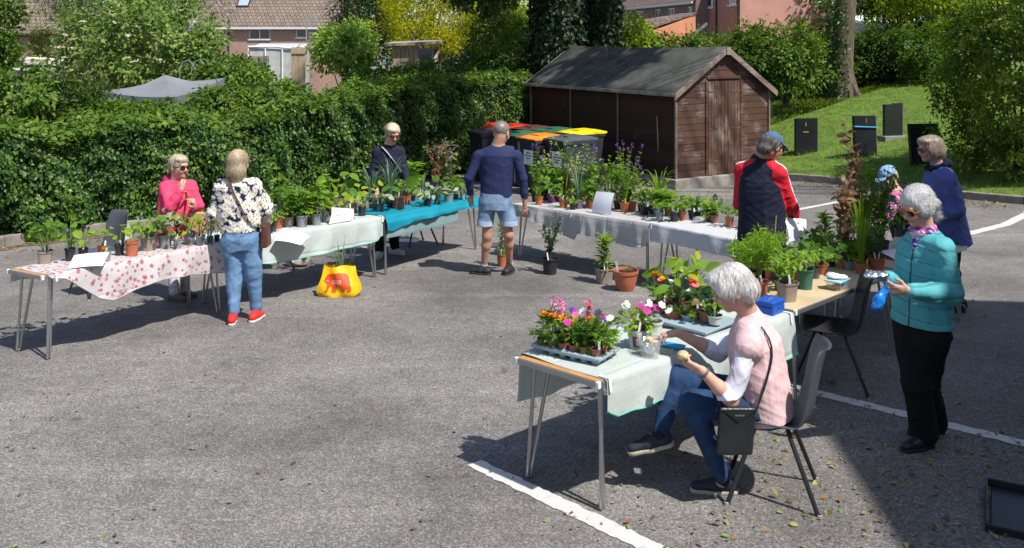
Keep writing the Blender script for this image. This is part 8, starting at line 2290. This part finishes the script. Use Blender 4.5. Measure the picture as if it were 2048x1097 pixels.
g.hair(H_MOUSE, lambda s_: (s_.ell(g.H(-.016, 0, .045), np.array([.112, .094, .092]), g.HM), s_.ell(g.H(-.055, 0, -.02), np.array([.08, .092, .085]), g.HM, .04), s_.ell(g.H(.02, -.065, -.01), np.array([.05, .035, .06]), g.HM, .03), s_.ell(g.H(.02, .065, -.01), np.array([.05, .035, .06]), g.HM, .03), s_.ell(g.H(.05, 0, .09), np.array([.055, .075, .035]), g.HM, .03), s_.cut(g.H(.07, 0, .02), g.f * .95 - g.u * .45), s_.cut(g.H(0, 0, -.085), -g.u)), .0025, 2200, .07, flow=lambda p_: np.repeat((-g.f * .5 - g.u * .7)[None], len(p_), 0))
g.glasses(lens_d, M('maroon frame', (.12, .02, .03), .3))
g.shoes(M('black shoe', (.014, .014, .015), .45), M('black sole', (.02, .02, .02), .8), [(gp_(1905, 625), (-1, 0, 0)), (gp_(1908, 614), (-1, .1, 0))], .26)

# ---- woman in the teal quilted jacket
TEAL = M('teal quilted nylon', (.085, .35, .385), .6, .12, 8, .1, 60, spec=.2); ZIP = M('dark zip', (.02, .03, .035), .5)
t_ = Person('silver haired woman in a teal quilted jacket holding foil and a blue glove', 5.62, 1842, 892, .0045); J = t_.J
t_.head(J(1834, 412, -.03), (-.86, -.38, -.42), 1.0)
t_.body(J(1850, 468), J(1843, 655), (.48, -.86, 0), [J(1822, 494, .15), J(1884, 500, -.15)], [J(1800, 580, .12), J(1904, 588, -.18)], [J(1776, 556, -.06), J(1818, 582, -.34)], [((-1, -.1, .02), (0, .1, 1), .55, 1), ((-1, .1, .05), (.1, .9, .35), .75, -1)],
        kn=[J(1833, 768, -.05), J(1850, 764, .05)], an=[gp_(1848, 895) + np.array([0, 0, .085]), gp_(1868, 868) + np.array([0, 0, .085])], toe=[(-.9, -.35, 0), (-1, -.1, 0)])
def quilt(Pn):
    z = ((Pn - t_.pel) @ t_.Zs); return -.0085 * np.abs(np.sin((z + .012 * np.sin((Pn @ t_.X) * 9)) * math.pi / .088)) ** .35 + .006
fw_ = nrm(np.cross(t_.X, t_.Zs)); fw_ = fw_ if fw_ @ np.array([-.8, -.4, 0]) > 0 else -fw_
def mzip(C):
    x = (C - t_.pel) @ t_.X; y = (C - t_.pel) @ fw_; m = np.zeros(len(C), np.int32); z = (C - t_.pel) @ t_.Zs; m[np.abs(np.sin((z + .012 * np.sin(x * 9)) * math.pi / .088)) < .13] = 2; m[(np.abs(x - .02) < .005) & (y > .05)] = 1; return m  # crease shade along the quilting seams, painted as darker teal bands
t_.top('jacket', [TEAL, ZIP, M('quilt crease shade', (.045, .20, .225), .7, .1)], (.180, .138), (.185, .148), (.198, .155), -.025, (.074, .068, .050), .93, .005, 15, 18, matf=mzip, neck_r=.085, disp=quilt, rise=.035, h=.0055)
g_ = SDF(.0055)
for i in range(9):
    a0 = i / 9 * 6.283; a1 = (i + 1) / 9 * 6.283; q = lambda t: t_.neck + np.array([.062 * math.cos(t) - .02, .066 * math.sin(t) - .008, .028 - .018 * math.cos(t + 2.7)]); g_.cone(q(a0), q(a1), .024, .024, .015)
g_.cone(t_.neck + np.array([-.065, -.045, .02]), t_.neck + np.array([-.085, -.06, -.07]), .028, .02, .02); g_.dispf = folds(.005, 30, 3)
SCARF = pattern_mat('pink blue scarf', lambda n, l, uv: mixc(n, l, blooms(n, l, uv, 42, .55, 5, .3, 4.0)[0], mixc(n, l, blooms(n, l, uv, 34, .55, 5, .3, 1.0)[0], (.03, .03, .20), (.50, .04, .25)), (.55, .42, .55)))
sdf_obj('scarf', g_, [SCARF], t_.t, t_.rel)
t_.trousers('trousers', [BLACKC], (.168, .125), .108, .088, .085, .99, .006, 14, 10)
t_.hair(H_GREY, lambda s_: (s_.ell(t_.H(-.016, 0, .042), np.array([.104, .086, .088]), t_.HM), s_.ell(t_.H(-.085, 0, -.03), np.array([.055, .065, .055]), t_.HM, .03), s_.ell(t_.H(.01, -.072, -.005), np.array([.05, .028, .05]), t_.HM, .03), s_.ell(t_.H(.01, .072, -.005), np.array([.05, .028, .05]), t_.HM, .03), s_.cone(t_.H(-.115, 0, -.04), t_.H(-.12, .01, -.15), .032, .022, .03), s_.ell(t_.H(.098, .008, -.015), np.array([.070, .068, .072]), t_.HM, .008, True)), .0012, 3600, .06, flow=lambda p_: np.repeat((-t_.f * .9 - t_.u * .35)[None], len(p_), 0))
t_.glasses(lens_d, FR_T)
t_.shoes(M('black loafer', (.016, .016, .017), .35), M('black sole', (.02, .02, .02), .8), [(gp_(1835, 899), (-.9, -.38, 0)), (gp_(1852, 868), (-1, -.15, 0))], .25, high=.06)
# foil parcel and blue glove
FOIL = M('crumpled foil', (.75, .75, .76), .22, .1, 30, 1.0, 55, metal=1.0)
fo = Vector(J(1752, 551, -.09)); g_ = SDF(.004); g_.ell(V3(fo), (.078, .05, .026), None, .01); g_.dispf = folds(.009, 60, 9); foil = thing('foil_parcel', 'crumpled foil parcel held by the woman in the teal jacket', 'food', fo); sdf_obj('foil', g_, [FOIL], foil, V3(fo))
GLV = M('blue nitrile', (.01, .19, .62), .4, .2, 8, .1)
g0_ = J(1775, 575, -.13); g_ = SDF(.0045); g_.cone(g0_, J(1758, 600, -.14), .022, .034, .02, (np.array([.4, 1, 0]), 1.6)); g_.cone(J(1758, 600, -.14), J(1752, 612, -.14), .034, .030, .02, (np.array([.4, 1, 0]), 1.6))
for px in (1747, 1754, 1761): g_.cone(J(px, 608, -.14), J(px + 1, 622 - abs(px - 1754) * .5, -.14), .011, .009, .006)
g_.cone(g0_, J(1782, 566, -.15), .016, .014, .01); g_.dispf = folds(.006, 45, 2); gl = thing('rubber_glove', 'bright blue rubber glove dangling from the teal jacketed woman hand', 'glove', Vector(g0_)); sdf_obj('glove', g_, [GLV], gl, g0_)

# ---- seated woman with white hair
VEST = M('pale pink cable knit', (.64, .43, .44), .9, .10, 40, .35, 60, stretch=(1, 1, .25), spec=.15); SLV = cloth_mat('white cotton sleeve', (.62, .61, .70), .8)
s = Person('white haired woman in a pink knitted vest seated at the nearest table', 4.98, 1500, 985, .0045); J = s.J
s.head(J(1464, 578, .0), (-.90, .10, -.44), 1.0)
s.body(J(1500, 634, .02), J(1527, 800, .0), (-.25, -.97, 0), [J(1484, 672, .19), J(1497, 694, -.17)], [J(1436, 706, .24), J(1462, 800, -.22)], [J(1356, 666, .20), J(1404, 742, -.22)], [((-.80, -.1, -.10), (.15, 0, -1), .75, -1), ((-.85, .15, .38), (.2, .6, .7), .75, 1)],
       kn=[J(1352, 758, .13), J(1384, 806, -.10)], an=[J(1322, 862, .03), J(1443, 950, -.05)], toe=[(-.95, -.05, -.22), (-1, .08, 0)], legs=True)
s.top('shirt_sleeves', [SLV], (.160, .112), (.16, .11), (.16, .11), -.12, (.050, .056, .046), (.30, .22), .008, 20, 19, neck_r=.05, shr=.058, rise=-.04)
s.top('knitted_vest', [VEST], (.200, .150), (.205, .155), (.205, .155), .085, (.084, .07, .06), 1, .006, 14, 20, sleeves=False, neck_r=.064, shr=.076, extra=lambda g: (g.cone(s.neck - s.Zs * .03, s.neck + s.Zs * .018, .068, .062, .02)), disp=lambda Pn: -.0022 * np.sin((Pn @ s.X) * 170) ** 2, rise=.004)
s.trousers('jeans', [DEN_D], (.185, .14), .098, .072, .050, 1.0, .006, 16, 11, topz=.04)
s.hair(H_WHITE, lambda q: (q.ell(s.H(-.018, 0, .045), np.array([.112, .095, .093]), s.HM), q.ell(s.H(-.075, 0, -.03), np.array([.07, .085, .07]), s.HM, .04), q.ell(s.H(.03, -.07, .03), np.array([.055, .035, .05]), s.HM, .03), q.ell(s.H(.03, .07, .03), np.array([.055, .035, .05]), s.HM, .03), q.ell(s.H(.06, 0, .095), np.array([.06, .075, .035]), s.HM, .03), q.cut(s.H(.088, 0, .02), s.f * .92 - s.u * .45), q.cut(s.H(0, 0, -.082), -s.u)), .0022, 6500, .05, flow=lambda p_: (lambda v: v + np.sin(p_[:, :1] * 60) * .3 * s.r + np.sin(p_[:, 2:] * 50) * .25 * s.f)(np.repeat((s.f * .45 - s.u * .5)[None], len(p_), 0)))
s.shoes(M('navy plimsoll', (.016, .02, .035), .7, .2), M('cream sole', (.40, .36, .27), .7), [(J(1302, 900, .02), (-.95, -.05, -.20)), (gp_(1428, 985), (-1, .06, 0))], .265)
for i in (0, 1):
    g_ = SDF(.005); dv = nrm(s.an[i] - s.kn[i]); g_.cone(s.an[i] - dv * .05, s.an[i] + dv * .02, .043, .044, .01); sdf_obj('sock', g_, [cloth_mat('navy sock', (.016, .018, .03), .9)], s.t, s.rel)
# watch
mb = MB(); w0 = s.wr[1] * .93 + s.el[1] * .07; dv = nrm(s.wr[1] - s.el[1]); u_ = nrm(np.cross(dv, [0, 1, .2])); v_ = np.cross(dv, u_)
mb.tube([tuple(w0 + (u_ * math.cos(q) + v_ * math.sin(q)) * .030) for q in np.linspace(0, 6.283, 17)[:-1]], .007, 6, closed=True); mb.build('wristwatch', M('dark watch strap', (.09, .10, .11), .5), s.t, rel=s.base, smooth=True)
# black shoulder bag hanging on the chair side
BLE = M('black leather', (.016, .019, .021), .38, .3, 10, .25, 50)
bo = Vector(J(1472, 862, -.235)); bag = thing('handbag', 'flat black leather shoulder bag hanging beside the seated woman', 'handbag', bo); r0 = bo
W2, H2 = .102, .125; rb = Matrix.Rotation(R(12), 3, 'Z') @ Matrix.Rotation(R(5), 3, 'Y')
mb = MB(); mb.box(rb @ Vector((0, 0, 0)), (W2 * 2, .035, H2 * 2), rb); bevel(mb.build('body', BLE, bag), .014, 3)
mb = MB(); q = [rb @ Vector(v) for v in ((-W2 * .96, -.0205, H2 * .96), (0, -.0205, H2 * .42), (W2 * .96, -.0205, H2 * .96))]; mb.add(q + [v + rb @ Vector((0, -.004, 0)) for v in q], [(0, 1, 2), (5, 4, 3), (0, 3, 4, 1), (1, 4, 5, 2), (2, 5, 3, 0)]); mb.build('flap', BLE, bag)
mb = MB(); mb.box(rb @ Vector((0, -.027, H2 * .72)), (.055, .003, .006), rb); mb.build('clasp', M('bright steel', (.5, .5, .5), .35, metal=.9), bag)
mb = MB(); pts = [J(1440, 815, -.20), J(1452, 800, -.19)]; mb.tube([Vector(p_) - r0 for p_ in (J(1433, 822, -.235), J(1445, 795, -.21), J(1462, 776, -.20))], .006, 6)
mb.tube([Vector(p_) - r0 for p_ in [J(1512, 824, -.235)] + snap(s.TV, [J(1520, 800, -.2), J(1528, 778, -.2), J(1535, 755, -.2), J(1541, 732, -.19), J(1544, 712, -.17), J(1543, 694, -.14), J(1538, 678, -.10), J(1530, 664, -.06), J(1522, 654, -.02)])], .006, 6); mb.build('strap', BLE, bag, smooth=True)

# SMALL THINGS
hf = TH + .012
# bun in her hand, cash box, food boxes, mug, phone, plant marker
bun = J(1366, 712, -.20); g_ = SDF(.004); g_.ell(bun, (.034, .034, .026), None, .01); g_.dispf = folds(.004, 60, 5); bt = thing('bread_bun', 'half eaten bun in the seated woman lower hand', 'food', Vector(bun)); sdf_obj('crumb', g_, [M('baked dough', (.62, .34, .14), .8, .35, 40, .4, 80, col2=(.75, .55, .32))], bt, bun)
q = P(1540, 627, TH); cb_ = thing('cash_box', 'bright blue metal cash box by the white haired woman', 'cash box', q, math.atan2(f2.U.y, f2.U.x))
BLU = M('blue enamel', (.01, .085, .42), .3, .12, 6)
mb = MB(); mb.box((0, 0, .032), (.17, .13, .062)); bevel(mb.build('box', BLU, cb_), .006, 3)
mb = MB(); mb.box((0, 0, .081), (.174, .134, .034)); bevel(mb.build('lid', BLU, cb_), .007, 3)
mb = MB(); mb.tube([(0, -.069, .055), (0, -.073, .055)], .009, 12); mb.tube([(-.05, -.02, .098), (-.05, .02, .098)], .004, 6); mb.tube([(-.03, .0, .099), (.03, .0, .099)], .004, 6); mb.build('lock', M('bright steel', (.5, .5, .5), .35, metal=.9), cb_)
q = P(1675, 578, TH); fb = thing('food_box', 'clear plastic food box with blue clips and white cloth on top', 'food box', q, math.atan2(f2.U.y, f2.U.x))
CLEAR, _cn, _cl, _cp = _new('clear plastic')
_cp.inputs['Base Color'].default_value = (.7, .72, .7, 1); _cp.inputs['Roughness'].default_value = .12
_ct = _cn.new('ShaderNodeBsdfTransparent'); _cm = _cn.new('ShaderNodeMixShader'); _cm.inputs[0].default_value = .25; _cl.new(_ct.outputs[0], _cm.inputs[1]); _cl.new(_cp.outputs[0], _cm.inputs[2]); _cl.new(_cm.outputs[0], _cn['Material Output'].inputs[0])
mb = MB(); mb.hexa([(-.075, -.05, 0), (.075, -.05, 0), (.075, .05, 0), (-.075, .05, 0)], [(-.09, -.06, .062), (.09, -.06, .062), (.09, .06, .062), (-.09, .06, .062)]); bevel(mb.build('box', CLEAR, fb), .01, 3)
mb = MB(); mb.box((0, 0, .07), (.19, .13, .012)); bevel(mb.build('lid', M('pale blue lid', (.35, .55, .65), .4), fb), .004)
for sx, sy in ((-.04, -.068), (.098, 0)): mb = MB(); mb.box((sx, sy, .06), (.03, .008, .026) if sy else (.008, .03, .026)); mb.build('clip', M('blue clip', (.02, .22, .48), .4), fb)
mb = MB(); mb.box((0, 0, .016), (.11, .07, .024)); mb.build('contents', M('crumbs', (.30, .24, .20), .9, .4, 30), fb)
g_ = SDF(.005); g_.ell((q.x, q.y, q.z + .092), (.085, .055, .020), None, .01); g_.ell((q.x - .04, q.y + .01, q.z + .10), (.045, .04, .022), None, .02); g_.dispf = folds(.010, 40, 8); nt = thing('napkin', 'crumpled white cloth lying on the clear food box', 'napkin', q + Vector((0, 0, .09))); sdf_obj('cloth', g_, [M('white napkin', (.66, .67, .70), .8)], nt, V3(nt.location))
q = P(1797, 497, TH); mg = thing('mug', 'white mug behind the tall plants', 'mug', q); mb = MB(); mb.lathe([(.034, 0), (.04, .01), (.042, .098), (.039, .098), (.037, .012), (.001, .01)], n=24); mb.build('cup', M('white glaze', (.72, .72, .70), .2), mg, smooth=True)
mb = MB(); mb.tube([(-.04, 0, .08), (-.062, 0, .074), (-.068, 0, .05), (-.058, 0, .028), (-.038, 0, .022)], .006, 8); mb.build('handle', M('white glaze', (.72, .72, .70), .2), mg, smooth=True)
q = P(1299, 712, hf); tubf = thing('food_tub', 'clear plastic tub lined with foil beneath the seated woman hand', 'food tub', q, R(20)); mb = MB(); mb.lathe([(.055, 0), (.068, .105), (.072, .107), (.066, .104), (.053, .004)], n=24, sq=.5); mb.build('tub', CLEAR, tubf, smooth=True)
g_ = SDF(.005); g_.ell((q.x, q.y, q.z + .045), (.045, .045, .042), None, .01); g_.ell((q.x - .035, q.y - .01, q.z + .085), (.03, .03, .03), None, .01); g_.dispf = folds(.010, 55, 8); sdf_obj('foil_lining', g_, [FOIL], tubf, V3(q)); tubf.rotation_euler = (0, 0, 0)
for i, (dx, dy, dz) in enumerate(((.018, -.01, .082), (.03, .015, .075), (.0, .02, .088))):
    w_ = V3(q) + np.array([dx, dy, dz]); g_ = SDF(.004); g_.ell(w_, (.028, .018, .014), None, .01); g_.dispf = folds(.004, 60, i); bt = thing('bread_roll', ['browned roll in the foil lined tub, nearest the camera', 'browned roll in the foil lined tub, farthest right', 'pale roll at the back of the foil lined tub'][i], 'food', Vector(w_), 0, 'rolls in the foil lined tub'); sdf_obj('crust', g_, [M('baked dough', (.62, .34, .14), .8)], bt, w_)
q = P(1343, 693, hf); mb = MB(); rr = Matrix.Rotation(R(-32), 3, 'Z'); bk = thing('notebook', 'slim bright blue notebook lying on the mint cloth', 'notebook', q)
mb.box((0, 0, .006), (.15, .075, .011), rr); bevel(mb.build('cover', M('cyan cover', (.01, .30, .55), .35), bk), .002)
q = P(1318, 706, hf); mb = MB(); mb.box((.03, .03, .003), (.11, .09, .006), Matrix.Rotation(R(-20), 3, 'Z')); o = mb.build('tub_lid', CLEAR, None, q); bevel(o, .003); setp(o, 'clear plastic lid lying flat beside the foil lined tub', 'lid')
q = P(1303, 636, hf + .05); pm = thing('plant_marker', 'big white tilted plant marker in the second tray', 'plant marker', q); tl = Matrix.Rotation(R(-40), 3, 'Y'); mb = MB(); mb.box(tl @ Vector((0, 0, .09)), (.035, .003, .06), tl); bevel(mb.build('plate', TAG, pm), .006, 3)
mb = MB(); mb.tube([(0, 0, -.01), tl @ Vector((0, 0, .06))], .004, 6); mb.build('stalk', TAG, pm)
# yellow carrier bag with red elephant print, iris inside
YB = M('yellow woven plastic', (.78, .44, .005), .42, .1, 6, .3, 30); RB = M('red print', (.66, .07, .01), .45, .08)
q = P(679, 590); yb = thing('shopping_bag', 'big yellow shopping bag with a red elephant print on the tarmac', 'bag', q, R(-8)); sB = q.y / F
def bagpt(u, v):
    """front face, u -1..1 across, v 0..1 up"""
    w = np.interp(v, [0, .12, .35, .7, 1], [.38, .43, .415, .345, .315]) * .5; d = np.interp(v, [0, .12, .4, 1], [.13, .14, .13, .05])
    return Vector((u * w * (1 + .02 * math.sin(v * 9)), -d + .022 * math.sin(u * 4 + v * 6) * (1 - abs(u)) + .03 * u * u, v * .315 + .012 * math.sin(u * 3) * v))
mb = MB(); nU, nV = 22, 16; fr_ = [[bagpt(i / nU * 2 - 1, j / nV) for i in range(nU + 1)] for j in range(nV + 1)]; bk_ = [[Vector((p_.x, -p_.y * .9 + .0, p_.z + .004)) for p_ in row] for row in fr_]
mb.sheet(fr_); mb.sheet([list(reversed(r_)) for r_ in bk_])
for sgn in (0, -1): mb.sheet([[fr_[j][sgn], fr_[j][sgn].lerp(bk_[j][sgn], .33) + Vector((.015 * (1 if sgn else -1), 0, 0)), fr_[j][sgn].lerp(bk_[j][sgn], .66) + Vector((.015 * (1 if sgn else -1), 0, 0)), bk_[j][sgn]] for j in range(nV + 1)])
mb.add([fr_[0][0], fr_[0][-1], bk_[0][-1], bk_[0][0]], [(0, 1, 2, 3)]); mb.build('bag', YB, yb, smooth=True)
EL = [(-.72, .52), (-.74, .62), (-.66, .74), (-.50, .78), (-.2, .80), (.2, .80), (.55, .76), (.74, .66), (.80, .48), (.78, .22), (.62, .20), (.58, .34), (.44, .20), (.30, .22), (.26, .36), (.05, .37), (.0, .16), (-.2, .18), (-.22, .38), (-.34, .40), (-.40, .22), (-.50, .16), (-.58, .22), (-.52, .28), (-.46, .27), (-.50, .44), (-.62, .50)]
mb = MB(); 
def inside(x, y, poly):
    r_ = False
    for i in range(len(poly)):
        (x1, y1), (x2, y2) = poly[i], poly[i - 1]
        if (y1 > y) != (y2 > y) and x < (x2 - x1) * (y - y1) / (y2 - y1) + x1: r_ = not r_
    return r_
nG = 64
for i in range(nG):
    for j in range(nG):
        u0 = -.85 + 1.7 * i / nG; v0 = .1 + .75 * j / nG; du = 1.7 / nG; dv_ = .75 / nG
        if inside(u0 + du / 2, v0 + dv_ / 2, EL): mb.add([bagpt(*w_) + Vector((0, -.003, 0)) for w_ in ((u0, v0), (u0 + du, v0), (u0 + du, v0 + dv_), (u0, v0 + dv_))], [(0, 1, 2, 3)])
mb.build('elephant_print', RB, yb)
mb = MB()
for k in range(3):
    for i in range(7): u0 = -.28 + i * .09; mb.add([bagpt(*w_) + Vector((0, -.0055, 0)) for w_ in ((u0, .56 - k * .045), (u0 + .066, .56 - k * .045), (u0 + .066, .578 - k * .045), (u0, .578 - k * .045))], [(0, 1, 2, 3)])
for u0 in (-.60, -.53): mb.add([bagpt(*w_) + Vector((0, -.0055, 0)) for w_ in ((u0, .545), (u0 + .045, .545), (u0 + .045, .575), (u0, .575))], [(0, 1, 2, 3)])
mb.build('lettering', M('white print', (.7, .66, .6), .6), yb)
iv = potted('iris and bracken fronds growing out of the yellow bag', q + Vector((.01, .0, .02)), .16, .20, 'black', 'iris', .44, .12, tags=0, group='potted plants for sale')
# pale plastic carrier bag under the mint table
q = P(592, 536); g_ = SDF(.007); g_.ell((q.x, q.y + .1, q.z + .07), (.16, .11, .085), None, .02); g_.ell((q.x + .07, q.y + .1, q.z + .10), (.08, .08, .05), None, .04); g_.dispf = folds(.016, 26, 4); g_.cut((0, 0, q.z + .002), (0, 0, -1)); pb_ = thing('carrier_bag', 'crumpled pale pink plastic bag under the mint covered table', 'bag', q); sdf_obj('plastic', g_, [M('pink white polythene', (.60, .42, .38), .35, .45, 7, .3, 30, col2=(.72, .66, .64))], pb_, V3(q))
# black tray at the lower right
q = P(2078, 1040); tr_ = thing('plant_tray', 'shallow black plastic tray on the shaded tarmac at lower right', 'tray', q, R(-28), 'plastic plant trays'); BT = M('black tray plastic', (.016, .018, .02), .4, .2, 8)
mb = MB(); w2, d2 = .24, .27
mb.box((0, 0, .008), (w2 * 2 - .04, d2 * 2 - .04, .012))
for c_, s_ in (((0, -d2), (w2 * 2, .012)), ((0, d2), (w2 * 2, .012)), ((-w2, 0), (.012, d2 * 2 - .013)), ((w2, 0), (.012, d2 * 2 - .013))): mb.box((c_[0], c_[1], .026), (s_[0], s_[1], .048))
bevel(mb.build('tray', BT, tr_), .004)
# clear bag and jar on the white cloth
q = P(1398, 447, hf); g_ = SDF(.006); g_.ell((q.x, q.y + .05, q.z + .035), (.07, .05, .035), None, .01); g_.dispf = folds(.014, 45, 4); cbg = thing('clear_bag', 'crumpled clear bag on the white cloth', 'bag', q); sdf_obj('film', g_, [CLEAR], cbg, V3(q))
